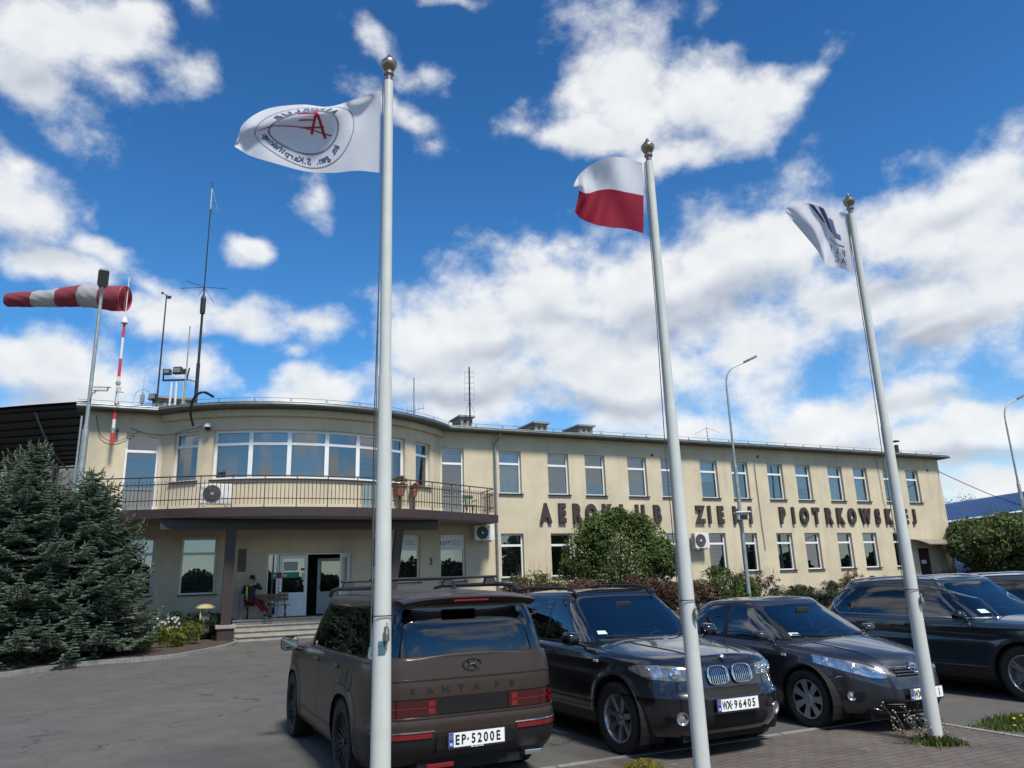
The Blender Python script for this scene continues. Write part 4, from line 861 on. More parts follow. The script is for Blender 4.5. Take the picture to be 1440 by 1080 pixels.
def wheel(root, x, y, rad, wd, side, style, am, name='wheel', steer=0, rimr=None):
    rimr = rimr or rad*.69; W_ = empty(name, (x, y, rad)); W_.parent = root; KIDS.setdefault(root.name, []).append(W_); W_.rotation_euler = (0, 0, steer)
    X = Matrix(((1,0,0),(0,0,side),(0,-side,0))) if False else Matrix.Rotation(R(-90*side), 3, 'X')
    h = wd/2; q = MB()
    q.lathe([(rimr, -h*.85), (rimr+.01, -h*.97), (rad*.93, -h), (rad*.985, -h*.85), (rad, -h*.55), (rad, h*.55), (rad*.985, h*.85), (rad*.93, h), (rimr+.012, h*.96), (rimr, h*.85)], M=X, n=48)
    for i in range(56):
        a = 2*math.pi*i/56; m_ = X @ Matrix.Rotation(a, 3, 'Z'); 
        for sx in (-1, 1): q.box(m_ @ Vector((rad*.997, 0, sx*h*.78)), (.012, rad*.055, h*.42), M=m_)
    ty = q.build('tyre', M['rubber'], W_, smooth=35)
    q = MB(); q.lathe([(rimr+.004, h*.90), (rimr-.008, h*.92), (rimr-.018, h*.80), (rimr-.03, h*.3), (rimr-.04, -h*.8), (rimr+.002, -h*.85)], M=X, n=48)
    q.lathe([(rimr-.01, -h*.2), (.06, -h*.2)], M=X, n=32)
    rim = q.build('rim', am if style != 'cap' else M['darkalloy'], W_, smooth=35)
    sp = MB(); t = h*.78; ro = rimr-.012
    def spoke(a0, w0, w1, twist=0, z0=t, z1=t*.80, r0=.055, r1=ro, th=.03):
        m_ = X @ Matrix.Rotation(a0, 3, 'Z'); c, s_ = math.cos(twist), math.sin(twist)
        v = [Vector((r0, -w0/2, z1)), Vector((r0, w0/2, z1)), Vector((r1*c-(-w1/2)*-s_*0, r1*s_+w1/2, z0)), Vector((r1*c, r1*s_-w1/2, z0))]
        v2 = [p-Vector((0, 0, th)) for p in v]; sp.add([m_ @ p for p in v+v2], [(0,3,2,1), (4,5,6,7), (0,1,5,4), (1,2,6,5), (2,3,7,6), (3,0,4,7)])
    if style == 'multi':
        for i in range(10):
            for d in (-.09, .09): spoke(2*math.pi*i/10+d*.5, .016, .016, twist=d*1.3)
    elif style == 'five':
        for i in range(7): spoke(2*math.pi*i/7+.2, .045, .062, z1=t*.72)
        for i in range(7): spoke(2*math.pi*i/7+.2, .012, .016, z0=t+.006, z1=t*.72+.006)
    elif style == 'cap':
        sp.lathe([(0, t*.97), (.05, t*.97), (.055, t*.90), (.085, t*.88), (.088, t*.7)], M=X, n=32)
        for i in range(7): spoke(2*math.pi*i/7, .052, .098, z1=t*.92, r0=.075, th=.014)
        sp.lathe([(ro*.90, t*1.02), (ro*1.03, t*1.04), (ro*1.04, t*.9)], M=X, n=40)
    else:
        for i in range(5):
            for d in (-.12, .12): spoke(2*math.pi*i/5+d, .03, .035)
    sp.lathe([(0, t*.86+.012), (.03, t*.86+.012), (.036, t*.8), (.075, t*.74), (.08, t*.3)], M=X, n=24)
    so = sp.build('wheel_trim' if style == 'cap' else 'spokes', am, W_, smooth=30)
    q = MB()
    for i in range(5): a = 2*math.pi*i/5+.3; q.lathe([(0, t*.82), (.008, t*.82), (.009, t*.7)], X @ Vector((.048*math.cos(a), .048*math.sin(a), 0)), M=X, n=8)
    q.lathe([(0, t*.92+.006), (.026, t*.92+.004), (.028, t*.84)], M=X, n=16)
    q.build('hub_cap', M['chrome'] if style in ('five', 'cap') else M['darkalloy'], W_)
    return W_
def plate(root, txt, M4, frame=True, dealer=False):
    # M4: local plate frame, x right (as read), y up, z out
    q = MB(); q.box((0, 0, 0), (.545, .135, .012)); q2 = MB()
    def put(mb, name, m, par): mb.v = [tuple(M4 @ Vector(v)) for v in mb.v]; return mb.build(name, m, par)
    fr = put(q, 'plate_holder', M['black'], root); q = MB(); q.box((0, .004, .0075), (.52, .114, .003)); pl = put(q, 'number_plate', M['plate'], root)
    q = MB(); q.box((-.239, .004, .010), (.040, .112, .002)); put(q, 'country_band', M['plateblue'], pl)
    v, f = text_mesh('PL', .030, 0, .001, sx=.9); q = MB(); q.add([(x-.239, y-.038, .0116) for x, y, z in v], f); put(q, 'country_code', M['plate'], pl)
    for i in range(12):
        pass
    st = MB(); st.lathe([(.013, 0), (.0155, 0)], (-.239, .028, .0118), n=12); put(st, 'star_ring', mat('star_yellow', (.6, .5, .05), .5) if 'star_yellow' not in bpy.data.materials else bpy.data.materials['star_yellow'], pl)
    for (ch, x) in txt:
        v, f = text_mesh(ch, .118, 0, .0035, sx=.50 if ch == 'W' else .70); lo = min(p[1] for p in v); hi = max(p[1] for p in v)
        q = MB(); q.add([(p[0]+x, -.036+(p[1]-lo)/(hi-lo)*.080, .0105) for p in v], f); put(q, 'character', M['ink'], pl)
    q = MB(); q.lathe([(0, 0), (.012, 0)], (txt[-1][0] and -.087 if len(txt) < 8 else -.075, .004, .0104), n=10); put(q, 'plate_seal', M['grey'], pl)
    return pl
def mirror(root, car, x, z, side, body, y, w_=.20, h=.13, d=.12, glassm=None, back=-1):
    sy = side; q = MB(); prof = []
    # rounded housing: superellipsoid, open reflective face towards the rear (-x)
    rows = []
    for i in range(9):
        u = i/8; xx = x+d*(math.sin(u*math.pi/2))*1.0; k = math.cos(u*math.pi/2)**.6
        rows.append([(xx, sy*(y+w_/2)+sy*w_/2*k*np.sign(math.cos(a))*abs(math.cos(a))**.6, z+h/2*k*np.sign(math.sin(a))*abs(math.sin(a))**.6) for a in np.linspace(0, 2*math.pi, 25)])
    q.grid(rows); q.tube([(x+.04, sy*(y+.03), z-h*.35), (x+.05, sy*(y-.09), z-h*.55)], .022, 8)
    o = q.build('door_mirror', body, root, smooth=60); q = MB()
    r0 = rows[0]; c = Vector((x+.004, sy*(y+w_/2), z)); q.add([c]+[Vector(p).lerp(c, .06)+Vector((.004, 0, 0)) for p in r0[:-1]], [(0, i+1, (i+1) % 24+1) for i in range(24)])
    q.build('mirror_glass', mat('mirror', (.8, .82, .84), .02, metal=1) if 'mirror' not in bpy.data.materials else bpy.data.materials['mirror'], o, fix=False)
    return o
def interior(root, D, drive=1):
    q = MB(); z0 = D['floor']; xr, xf, w_ = D['cab']
    q.box(((xr+xf)/2, 0, z0+.02), (xf-xr, w_*2, .04)); q.box((xf-.12, 0, z0+.34), (.42, w_*2*.96, .50), top=.95)
    q.box((xr+.05, 0, z0+.3), (.08, w_*1.8, .5)); q.build('cabin_tub', M['cloth'], root, bevel=.02)
    for r_, xs in enumerate(D['seats']):
        for sy in ((-1, 1)):
            q = MB(); y = sy*w_*.48; a = Matrix.Rotation(R(-18), 3, 'Y')
            q.box((xs, y, z0+.26), (.5, .50, .16)); q.box((xs-.30, y, z0+.58), (.14, .48, .66), M=a, top=.85); q.box((xs-.42, y, z0+.98), (.09, .26, .19), M=a, top=.8); q.build('seat', M['cloth'], root, bevel=.035, smooth=50)
    q = MB(); wc = Vector((xf-.50, D['wy'], z0+.56)); m_ = Matrix.Rotation(R(-65), 3, 'Y')
    q.tube([wc+m_ @ Vector((.18*math.cos(a), .18*math.sin(a), 0)) for a in np.linspace(0, 2*math.pi, 25)], .016, 8, cap=False)
    for a in (0, 2.2, 4.1): q.tube([wc, wc+m_ @ Vector((.18*math.cos(a), .18*math.sin(a), 0))], .018, 6)
    q.build('steering_wheel', M['trim'], root, smooth=True)
    q = MB(); q.box(D['mir'], (.03, .22, .06)); q.build('rear_view_mirror', M['trim'], root, bevel=.01)
def wheel_wells(root, D):
    for xw in D['axles']:
        for sy in (-1, 1):
            q = MB(); pts = [(xw+(D['rw']+.085)*math.cos(a), D['rw']+(D['rw']+.085)*math.sin(a)) for a in np.linspace(-.5, math.pi+.5, 20)]
            q.grid([[(px, sy*D['ww'][0], pz) for px, pz in pts], [(px, sy*D['ww'][1], pz) for px, pz in pts]]); q.add([(px, sy*D['ww'][0], pz) for px, pz in pts]+[(xw, sy*D['ww'][0], D['rw'])], [(i, i+1, len(pts)) for i in range(len(pts)-1)]); q.build('wheel_housing', M['shut'], root)
    q = MB(); q.box(((D['axles'][0]+D['axles'][1])/2, 0, D['under']+.03), (D['axles'][1]-D['axles'][0]+1.3, 1.1, .12)); q.box(((D['axles'][0]+D['axles'][1])/2, 0, D['under']+.03), (D['axles'][1]-D['axles'][0]-.8, 1.55, .10)); q.build('underbody', M['shut'], root)
def common(c, root, D):
    wheel_wells(root, D); interior(root, D)
def wipers(root, c, pts):
    for p in pts: strip('wiper', [c.hitX(y, z, 1, .02) for y, z in p], .008, M['trim'], root)
HC = R(-64.7)
CREST = lambda xa: None
# ---- matt brown SUV, seen from behind
def brown_suv():
    root = empty('parked_suv', (-1.483, 9.415, 0), R(115.3), 'matt bronze brown boxy SUV seen from behind with black roof bars', 'car', 'cars parked in front of the building')
    D = dict(rw=.375, axles=(-1.4075, 1.4075), arch=[(-1.4075, .47, .022, .07), (1.4075, .47, .022, .07)], ww=(.60, .93), under=.20,
      zb=([-2.5, -2.1, -1, 1, 2.0, 2.35], [.34, .25, .24, .24, .26, .30]), zs=([-2.5, -1.5, 0, 1.1, 1.9, 2.35], [1.145, 1.14, 1.115, 1.09, 1.04, .98]), zc=([-2.5, 0, 1.0, 1.8, 2.2, 2.35], [1.17, 1.17, 1.14, 1.12, 1.06, .99]),
      W=([0, .12, .35, .6, .8, .93, 1], [.86, .915, .935, .93, .925, .915, .895]), xf=([0, .15, .4, .7, 1], [2.22, 2.33, 2.345, 2.34, 2.28]), xr=([0, .1, .22, .38, .44, .62, 1], [-2.36, -2.46, -2.495, -2.50, -2.455, -2.455, -2.42]),
      ef=(9, 4.2), er=(13, 6), dp=3,
      gh=dict(zb=([-2.5, 0, 1.2], [1.13, 1.10, 1.08]), zr=([-2.3, -1.2, 0, .6], [1.665, 1.70, 1.705, 1.68]), W=([0, .3, .85, .95, 1], [.865, .835, .745, .70, .63]), xf=([0, .85, 1], [1.12, .42, .28]), xr=([0, .5, .85, .93, 1], [-2.40, -2.345, -2.27, -2.33, -2.30]), er=(14, 6.5), ef=(7, 3), crown=.03),
      floor=.42, cab=(-2.2, .95, .78), seats=(.1, -.85), wy=.38, mir=(.45, 0, 1.5))
    c = Car(D)
    side = lambda p, n: p.y > .55 and abs(n.y) > .45
    # glass
    win = rpoly([(.98, 1.135, .05), (.40, 1.575, .08), (-1.98, 1.575, .05), (-2.10, 1.17, .05)])
    for nm, a, b in (('front', -.02, 1.2), ('mid', -1.02, -.09), ('rear', -2.2, -1.10)):
        P = [(max(a, p[0]), p[1]) for p in win]; 
    w1 = rpoly([(.95, 1.14, .06), (.40, 1.57, .08), (-.10, 1.58, .03), (-.14, 1.145, .03)]); w2 = rpoly([(-.21, 1.145, .03), (-.17, 1.58, .03), (-1.12, 1.58, .03), (-1.20, 1.15, .03)]); w3 = rpoly([(-1.30, 1.15, .03), (-1.22, 1.58, .03), (-1.98, 1.565, .05), (-2.12, 1.17, .05)])
    c.cut('window_surround', rpoly([(1.06, 1.115, .05), (.43, 1.61, .1), (-2.03, 1.60, .05), (-2.19, 1.14, .04)]), 'y', (2, 3), M['gloss'], cond=side)
    for w_ in (w1, w2, w3): c.cut('side_window', w_, 'y', (2,), M['privacy'] if w_ is not w1 else M['carglass'], cond=side, off=.003, only0=False)
    c.cut('windscreen', rpoly([(-.9, 1.11), (.72, 1.11, .1), (.60, 1.62, .1), (-.9, 1.62)], n=5), 'x', (2,), M['carglass'], 'center', cond=lambda p, n: p.x > .1 and n.x > .35)
    rear = lambda p, n: p.x < -1.5 and n.x < -.3
    c.cut('rear_window', rpoly([(-.9, 1.165), (.755, 1.165, .06), (.655, 1.565, .07), (-.9, 1.585)], n=4), 'x', (2,), M['privacy'], 'center', cond=rear, off=.002)
    c.cut('quarter_glass', rpoly([(.775, 1.165, .03), (.90, 1.165, .03), (.76, 1.56, .03), (.675, 1.56, .03)], n=3), 'x', (2,), M['privacy'], cond=rear, off=.002)
    # rear face
    rr = lambda p, n: p.x < -1.9
    c.cut('tail_panel', [(-.9, .675), (.84, .675), (.84, .825), (-.9, .825)], 'x', (0,), M['gloss'], 'center', cond=rr, off=-.004)
    c.cut('rear_bumper', [(-.9, .24), (1.1, .24), (1.1, .56), (.70, .565), (.45, .545), (-.9, .545)], 'x', (0,), M['trim'], 'center', cond=rr)
    # wheel openings with squared brows
    def arch(xw, rr_=.45): return [Vector((xw+rr_*1.04*(abs(math.cos(a))**.72)*(1 if math.cos(a) > 0 else -1), .34+rr_*(abs(math.sin(a))**.80)*(1 if math.sin(a) > 0 else -1))) for a in np.linspace(0, 2*math.pi, 28, endpoint=False)]
    low = lambda p, n: p.y > .62
    for xw in D['axles']: c.hole(arch(xw), cond=low)
    for xw in D['axles']: c.cut('arch_cladding', [Vector((xw+(p.x-xw)*1.17, .36+(p.y-.34)*1.17)) for p in arch(xw)], 'y', (0,), M['brownmatt'], cond=low, ring=.012)
    c.cut('sill_cladding', rpoly([(-.92, .22), (-.88, .43), (.88, .42), (.92, .22)], .02), 'y', (0,), M['brownmatt'], cond=low, ring=.008)
    c.cut('front_door', rpoly([(1.0, .44, .03), (1.06, 1.09, .06), (-.17, 1.12, .02), (-.17, .44, .02)]), 'y', (0,), M['brownmatt'], cond=low, ring=.008)
    c.cut('rear_door', rpoly([(-.18, .44, .02), (-.18, 1.12, .02), (-1.22, 1.13, .04), (-1.12, .92, .1), (-.90, .75, .1), (-.86, .44, .04)]), 'y', (0,), M['brownmatt'], cond=low, ring=.008)
    pts = c.finish(root, M['brownmatt']); 
    # tailgate details
    X = lambda y, z, o=.004: c.hitX(y, z, -1, o)
    strip('tailgate_crease', [X(y, .975) for y in np.linspace(-.82, .82, 40)], .006, M['brownmatt'], root)
    strip('bumper_edge', [X(y, .665, .006) for y in np.linspace(-.90, .90, 50)], .012, M['brownmatt'], root)
    for sy in (-1, 1):
        lm = MB()
        P = [X(sy*y, z, .010) for y in (.36, .83) for z in (.69, .81)]
        lm.grid([[X(sy*y, z, .006) for y in np.linspace(.34, .855, 14)] for z in np.linspace(.685, .815, 4)]); tl = lm.build('tail_lamp', M['tail'], root, smooth=True)
        for (y0, y1) in ((.365, .425), (.775, .835)):
            for z in (.698, .757): s_ = MB(); s_.grid([[X(sy*y, zz, .013) for y in np.linspace(y0, y1, 4)] for zz in (z, z+.048)]); s_.build('lamp_segment', M['tailred'], tl)
        s_ = MB(); s_.grid([[X(sy*y, zz, .012) for y in np.linspace(.425, .775, 10)] for zz in (.746, .754)]); s_.build('lamp_bar', M['tailred'], tl)
        s_ = MB(); s_.grid([[X(sy*y, zz, .010) for y in np.linspace(.40, .86, 12)] for zz in (.515, .553)]); rf2 = s_.build('reflector', M['tailred'], root)
        strip('silver_strip', [X(sy*y, .565, .008) for y in np.linspace(.38, .88, 14)], .006, M['chrome'], root)
    ex = MB(); ex.box((-2.44, -.56, .30), (.10, .17, .04)); ex.build('exhaust_tip', M['chrome'], root, bevel=.008)
    fg = MB(); fg.box((-2.485, .33, .29), (.03, .24, .035)); fg.build('fog_lamp', M['tailred'], root, bevel=.005)
    pr = MB(); pr.grid([[X(y, z, .02+.0*z) for y in np.linspace(-.36, .36, 8)] for z in (.36, .42, .52, .535)]); pr.build('plate_recess', M['trim'], root)
    px = X(0, .48).x-.028
    m4 = Matrix.Translation((px, 0, .475)) @ Matrix(((0, 0, -1, 0), (-1, 0, 0, 0), (0, 1, 0, 0), (0, 0, 0, 1)))
    plate(root, [('E', -.185), ('P', -.128), ('5', -.035), ('2', .022), ('0', .081), ('0', .140), ('E', .199)], m4)
    v, f = text_mesh('MN CENTRUM', .018, 0, .0006); q = MB(); q.add([m4 @ Vector((x, y-.066, .0075)) for x, y, z in v], f); q.build('dealer_name', M['plate'], root)
    for ch, y in zip('SANTA', (.56, .405, .26, .115, -.03)): 
        v, f = text_mesh(ch, .064, .002, .001, sx=1.45); q = MB(); q.add([X(y-p[0], .87+p[1], .006+p[2]) for p in v], f); q.build('badge_letter', M['trim'], root, fix=False)
    for ch, y in zip('FE', (-.23, -.38)):
        v, f = text_mesh(ch, .064, .002, .001, sx=1.45); q = MB(); q.add([X(y-p[0], .87+p[1], .006+p[2]) for p in v], f); q.build('badge_letter', M['trim'], root, fix=False)
    em = MB(); em.tube([X(.088*math.cos(a), 1.075+.046*math.sin(a), .008) for a in np.linspace(0, 2*math.pi, 33)], .006, 5, cap=False)
    em.tube([X(.045, 1.110, .008), X(.022, 1.082, .009), X(.040, 1.040, .008)], .008, 5); em.tube([X(-.040, 1.110, .008), X(-.022, 1.068, .009), X(-.045, 1.040, .008)], .008, 5); em.tube([X(.03, 1.070, .009), X(-.03, 1.080, .009)], .007, 5)
    em.build('emblem', M['trim'], root)
    # spoiler, roof rails, bars, antenna
    sp = MB(); sp.grid([[( -2.30-dx, y, 1.655+dz-.05*(abs(y)/.7)**3) for y in np.linspace(-.655, .655, 21)] for dx, dz in ((-.10, .035), (.0, .03), (.13, .012), (.15, 0), (.13, -.018), (.02, -.05))]); spo = sp.build('spoiler', M['brownmatt'], root, smooth=60)
    bl2 = MB(); bl2.box((-2.44, 0, 1.632), (.02, .34, .014)); bl2.build('brake_light', M['tailred'], spo)
    ant = MB(); ant.grid([[(-1.98+x*(1-h/.07*.45), w_*(1-h/.07), 1.728+h) for x, w_ in ((-.09, 0), (-.05, .022), (.03, .016), (.08, 0), (.03, -.016), (-.05, -.022), (-.09, 0))] for h in (0, .035, .07)]); ant.build('roof_antenna', M['brownmatt'], root, smooth=60)
    for sy in (-1, 1):
        strip('roof_rail', [(x, sy*.665, z) for x, z in ((.55, 1.69), (.45, 1.745), (.2, 1.765), (-1.6, 1.765), (-1.95, 1.745), (-2.08, 1.69))], .022, M['trim'], root, 8)
    for xb in (-.15, -1.45):
        b = MB(); b.box((xb, 0, 1.845), (.085, 1.38, .026)); cb = b.build('roof_bar', M['trim'], root, bevel=.01)
        for sy in (-1, 1): b = MB(); b.box((xb, sy*.61, 1.80), (.10, .14, .075), top=.7); b.build('bar_foot', M['trim'], cb, bevel=.01)
    mirror(root, c, .98, 1.135, 1, M['trim'], .96, .21, .17, .13); mirror(root, c, .98, 1.135, -1, M['trim'], .96, .21, .17, .13)
    for sy in (-1, 1):
        for xh in (-.05, -1.05): p = c.hitY(xh, 1.02, sy, .02); h = MB(); h.box(p, (.20, .03, .035)); h.build('door_handle', M['brownmatt'], root, bevel=.012)
        strip('belt_moulding', [c.hitY(x, 1.118+.0*x, sy, .004) for x in np.linspace(1.0, -2.15, 40)], .007, M['trim'], root)
    cv = MB(); p = c.hitY(-1.55, .93, 1, .002)
    for sy in (1,): strip('fuel_flap_line', [c.hitY(-1.62+.10*math.cos(a), .93+.09*math.sin(a), 1, .002) for a in np.linspace(0, 2*math.pi, 24)], .003, M['shut'], root)
    for xw in D['axles']:
        for sy in (-1, 1): wheel(root, xw, sy*.82, .375, .25, sy, 'multi', M['darkalloy'], rimr=.272)
    common(c, root, D); q = MB(); q.box((-2.2, 0, .30), (.35, 1.0, .16)); q.box((0, 0, .33), (4.2, 1.0, .10)); q.build('chassis', M['shut'], root)
    return root
brown_suv()
M['lampgrey'] = mat('lamp_glassy_grey', (.20, .21, .225), .14, metal=.55, var=.35, scale=18)
# ---- black SUV, front right
def headlight_rings(root, c, cen, front=1):
    for (y, z, r) in cen:
        for sy in (-1, 1):
            p = c.hitX(sy*y, z, front, .003)
            if p is None: continue
            q = MB(); m = c.nrmX(sy*y, z, front); q.lathe([(r, -.01), (r*.98, .010), (r*.84, .012), (r*.76, .002), (r*.3, .008), (0, .012)], p, M=m, n=24); q.build('lamp_projector', M['chrome'], root, smooth=50)
def black_suv():
    root = empty('parked_suv', (1.217, 10.293, 0), HC, 'glossy black SUV with twin chrome kidney grilles facing the camera', 'car', 'cars parked in front of the building')
    D = dict(rw=.352, axles=(-1.3975, 1.3975), arch=[(-1.3975, .44, .022, .06), (1.3975, .44, .022, .06)], ww=(.60, .90), under=.20,
      zb=([-2.35, -1.9, -1, 1, 1.9, 2.25], [.36, .26, .24, .24, .22, .26]), zs=([-2.35, -1.2, 0, .9, 1.6, 2.0, 2.23], [1.08, 1.07, 1.045, 1.02, .970, .93, .895]), zc=([-2.35, 0, .85, 1.4, 1.9, 2.15, 2.23], [1.10, 1.12, 1.12, 1.06, 1.0, .955, .905]),
      W=([0, .15, .4, .62, .74, .82, .93, 1], [.85, .89, .915, .925, .905, .90, .885, .845]), xf=([0, .12, .3, .5, .62, .8, .92, 1], [2.12, 2.20, 2.24, 2.245, 2.20, 2.175, 2.15, 2.09]), xr=([0, .2, .5, 1], [-2.25, -2.33, -2.34, -2.28]),
      ef=(6.5, 3.3), er=(7, 4), dp=2.6, crease=[(-2.0, 1.3, .90, .03, .010)],
      gh=dict(zb=([-2.3, 0, 1.0], [1.08, 1.05, 1.03]), zr=([-2.0, -1.0, -.2, .2], [1.585, 1.635, 1.64, 1.60]), W=([0, .3, .85, .95, 1], [.845, .80, .665, .62, .55]), xf=([0, .3, .85, 1], [.98, .72, .16, -.02]), xr=([0, .5, .9, 1], [-2.24, -2.12, -1.92, -1.88]), er=(7, 4), ef=(6, 2.8), crown=.03),
      floor=.40, cab=(-1.9, .88, .74), seats=(.02, -.85), wy=-.36+.72, mir=(.26, 0, 1.47))
    c = Car(D); side = lambda p, n: p.y > .5 and abs(n.y) > .4; low = lambda p, n: p.y > .6; fr = lambda p, n: p.x > 1.6
    c.cut('window_frame', rpoly([(.93, 1.05, .05), (.55, 1.33, .2), (.12, 1.555, .12), (-1.2, 1.575, .2), (-1.80, 1.50, .1), (-2.06, 1.09, .05)]), 'y', (2, 3), M['gloss'], cond=side)
    for P, g in ((rpoly([(.80, 1.075, .04), (.50, 1.31, .1), (.08, 1.525, .08), (-.22, 1.54, .03), (-.26, 1.08, .03)]), 'frontglass'), (rpoly([(-.34, 1.08, .03), (-.30, 1.545, .03), (-1.08, 1.545, .04), (-1.24, 1.22, .05), (-1.22, 1.09, .03)]), 'carglass'), (rpoly([(-1.33, 1.10, .03), (-1.32, 1.22, .03), (-1.20, 1.54, .03), (-1.72, 1.47, .05), (-1.93, 1.12, .04)]), 'privacy')): c.cut('side_window', P, 'y', (2,), M[g], cond=side, off=.003, only0=False)
    c.cut('windscreen', rpoly([(-.9, 1.085), (.765, 1.085, .05), (.595, 1.575, .10), (-.9, 1.60)], n=5), 'x', (2,), M['frontglass'], 'center', cond=lambda p, n: p.x > -.2 and n.x > .2, ring=.018, ringm=M['trim'], off=.002)
    c.cut('rear_window', rpoly([(-.9, 1.13), (.70, 1.13, .06), (.60, 1.52, .07), (-.9, 1.52)]), 'x', (2,), M['privacy'], 'center', cond=lambda p, n: p.x < -1.5 and n.x < -.3)
    for xw in D['axles']:
        P = [Vector((xw+.43*math.cos(a), .352+.43*math.sin(a))) for a in np.linspace(0, 2*math.pi, 32, endpoint=False)]; c.hole(P, cond=low)
        c.cut('arch_trim', [Vector((xw+.475*math.cos(a), .352+.475*math.sin(a))) for a in np.linspace(0, 2*math.pi, 32, endpoint=False)], 'y', (0,), M['trim'], cond=low)
    c.cut('front_door', rpoly([(.86, .40, .05), (.93, .70, .1), (.96, 1.04, .04), (-.29, 1.06, .02), (-.29, .38, .02)]), 'y', (0,), M['blackpaint'], cond=low, ring=.007)
    c.cut('rear_door', rpoly([(-.30, .38, .02), (-.30, 1.06, .02), (-1.27, 1.075, .04), (-1.22, .85, .1), (-.92, .62, .1), (-.88, .38, .04)]), 'y', (0,), M['blackpaint'], cond=low, ring=.007)
    c.cut('sill', rpoly([(-.95, .18), (-.95, .36), (.93, .36), (.95, .18)], .02), 'y', (0,), M['trim'], cond=low)
    c.cut('headlight', rpoly([(.36, .755, .03), (.37, .87, .03), (.60, .895, .05), (.82, .915, .04), (.88, .86, .05), (.80, .765, .04), (.62, .745, .06)]), 'x', (0, 1), M['lampgrey'], cond=fr, ring=.008, ringm=M['trim'])
    c.cut('lower_grille', rpoly([(-.9, .59), (.34, .59, .03), (.38, .675, .03), (-.9, .675)]), 'x', (0,), M['shut'], 'center', cond=fr)
    c.cut('bumper_intake', rpoly([(-.9, .28), (.42, .28, .05), (.48, .38, .1), (.36, .43, .04), (-.9, .43)]), 'x', (0,), M['shut'], 'center', cond=fr)
    c.cut('bonnet', rpoly([(.97, -.9), (.96, .76, .06), (1.7, .74, .2), (2.02, .52, .2), (2.10, .28, .1), (2.115, -.9)]), 'z', (0, 1), M['blackpaint'], 'center', cond=lambda p, n: n.z > .35 and p.z > .8, ring=.007)
    c.finish(root, M['blackpaint']); X = lambda y, z, o=.004: c.hitX(y, z, 1, o)
    for sy in (-1, 1):
        # kidney grille: chrome ring and slats standing a little proud
        yc, zc_ = sy*.155, .785; ring = [X(sy*.155+.122*np.sign(math.cos(a))*abs(math.cos(a))**.55, zc_+.082*np.sign(math.sin(a))*abs(math.sin(a))**.6, .02) for a in np.linspace(0, 2*math.pi, 41)]
        k = MB(); k.tube(ring, .010, 6, cap=False); kg = k.build('kidney_grille', M['chrome'], root, smooth=True)
        b = MB(); cc = sum((Vector(p) for p in ring[:-1]), Vector())/40; b.add([cc-Vector((.02, 0, 0))]+[p-Vector((.012, 0, 0)) for p in ring[:-1]], [(0, i+1, (i+1) % 40+1) for i in range(40)]); b.build('grille_back', M['shut'], kg)
        s_ = MB()
        for i in range(-4, 5):
            y = sy*.155+i*.0255; h = .074*(1-(abs(i)/5.2)**4); a_, b_ = X(y, zc_-h, .016), X(y, zc_+h, .016); s_.tube([a_, X(y, zc_, .020), b_], .0042, 5)
        s_.build('grille_slats', M['chrome'] if sy < 0 else M['reflector'], kg)
        q = MB(); q.grid([[X(sy*y, z, .003) for y in np.linspace(.70, .82, 6)] for z in np.linspace(.79, .90, 5)]); q.build('indicator_lamp', M['reflector'], root, smooth=True)
        ip = X(sy*.60, .41, .004); f_ = MB(); m = c.nrmX(sy*.60, .41); f_.lathe([(.062, -.01), (.060, .012), (.052, .010), (.045, -.002), (0, .004)], ip, M=m, n=24); f_.build('fog_lamp', M['reflector'], root, smooth=50)
        strip('bumper_moulding', [X(sy*y, .575+.03*max(0, (y-.5))*2, .006) for y in np.linspace(.36, .90, 22)], .010, M['gloss'], root)
        rp = c.hitY(1.02, .90, sy, .003); q = MB(); q.box(rp, (.09, .012, .028)); q.build('side_repeater', M['amber'], root, bevel=.005)
        strip('bonnet_crease', [c.hitZ(x, sy*(.30+(2.05-x)*.22), .001) for x in np.linspace(2.0, 1.05, 24)], .007, M['blackpaint'], root)
        strip('window_seal', [c.hitY(x, 1.062+.02*(-x > 1.2)*0, sy, .003) for x in np.linspace(.88, -1.95, 40)], .009, M['trim'], root)
        strip('side_moulding', [c.hitY(x, .46, sy, .004) for x in np.linspace(.86, -.90, 30)], .011, M['trim'], root)
        for xh in (-.12, -1.05): p = c.hitY(xh, .93, sy, .022); h = MB(); h.box(p, (.22, .028, .036)); h.build('door_handle', M['blackpaint'], root, bevel=.012)
        strip('roof_rail', [(x, sy*.585, z) for x, z in ((.12, 1.60), (0, 1.655), (-.3, 1.69), (-1.3, 1.695), (-1.65, 1.655), (-1.75, 1.60))], .018, M['trim'], root, 8)
        mirror(root, c, .62, 1.12, sy, M['blackpaint'], .90, .20, .16, .13)
        mirror_glass = None
    headlight_rings(root, c, [(.455, .818, .050), (.60, .825, .056)])
    q = MB(); p = c.hitZ(2.085, 0, .004); m = Matrix.Rotation(R(28), 3, 'Y'); q.lathe([(.041, 0), (.041, .007), (.034, .008), (.034, .005), (0, .006)], p, M=m, n=28); em = q.build('roundel', M['chrome'], root, smooth=40)
    for a0, mm in ((0, M['plateblue']), (.5*math.pi, M['plate']), (math.pi, M['plateblue']), (1.5*math.pi, M['plate'])):
        q = MB(); q.add([p+m @ Vector((0, 0, .009))]+[p+m @ Vector((.026*math.cos(a0+t), .026*math.sin(a0+t), .009)) for t in np.linspace(0, math.pi/2, 8)], [(0, i, i+1) for i in range(1, 8)]); q.build('roundel_quarter', mm, em, fix=False)
    px = X(0, .50).x+.02; m4 = Matrix.Translation((px, 0, .51)) @ Matrix(((0, 0, 1, 0), (1, 0, 0, 0), (0, 1, 0, 0), (0, 0, 0, 1)))
    plate(root, [('W', -.175), ('X', -.118), ('9', -.035), ('6', .022), ('4', .081), ('0', .140), ('5', .199)], m4)
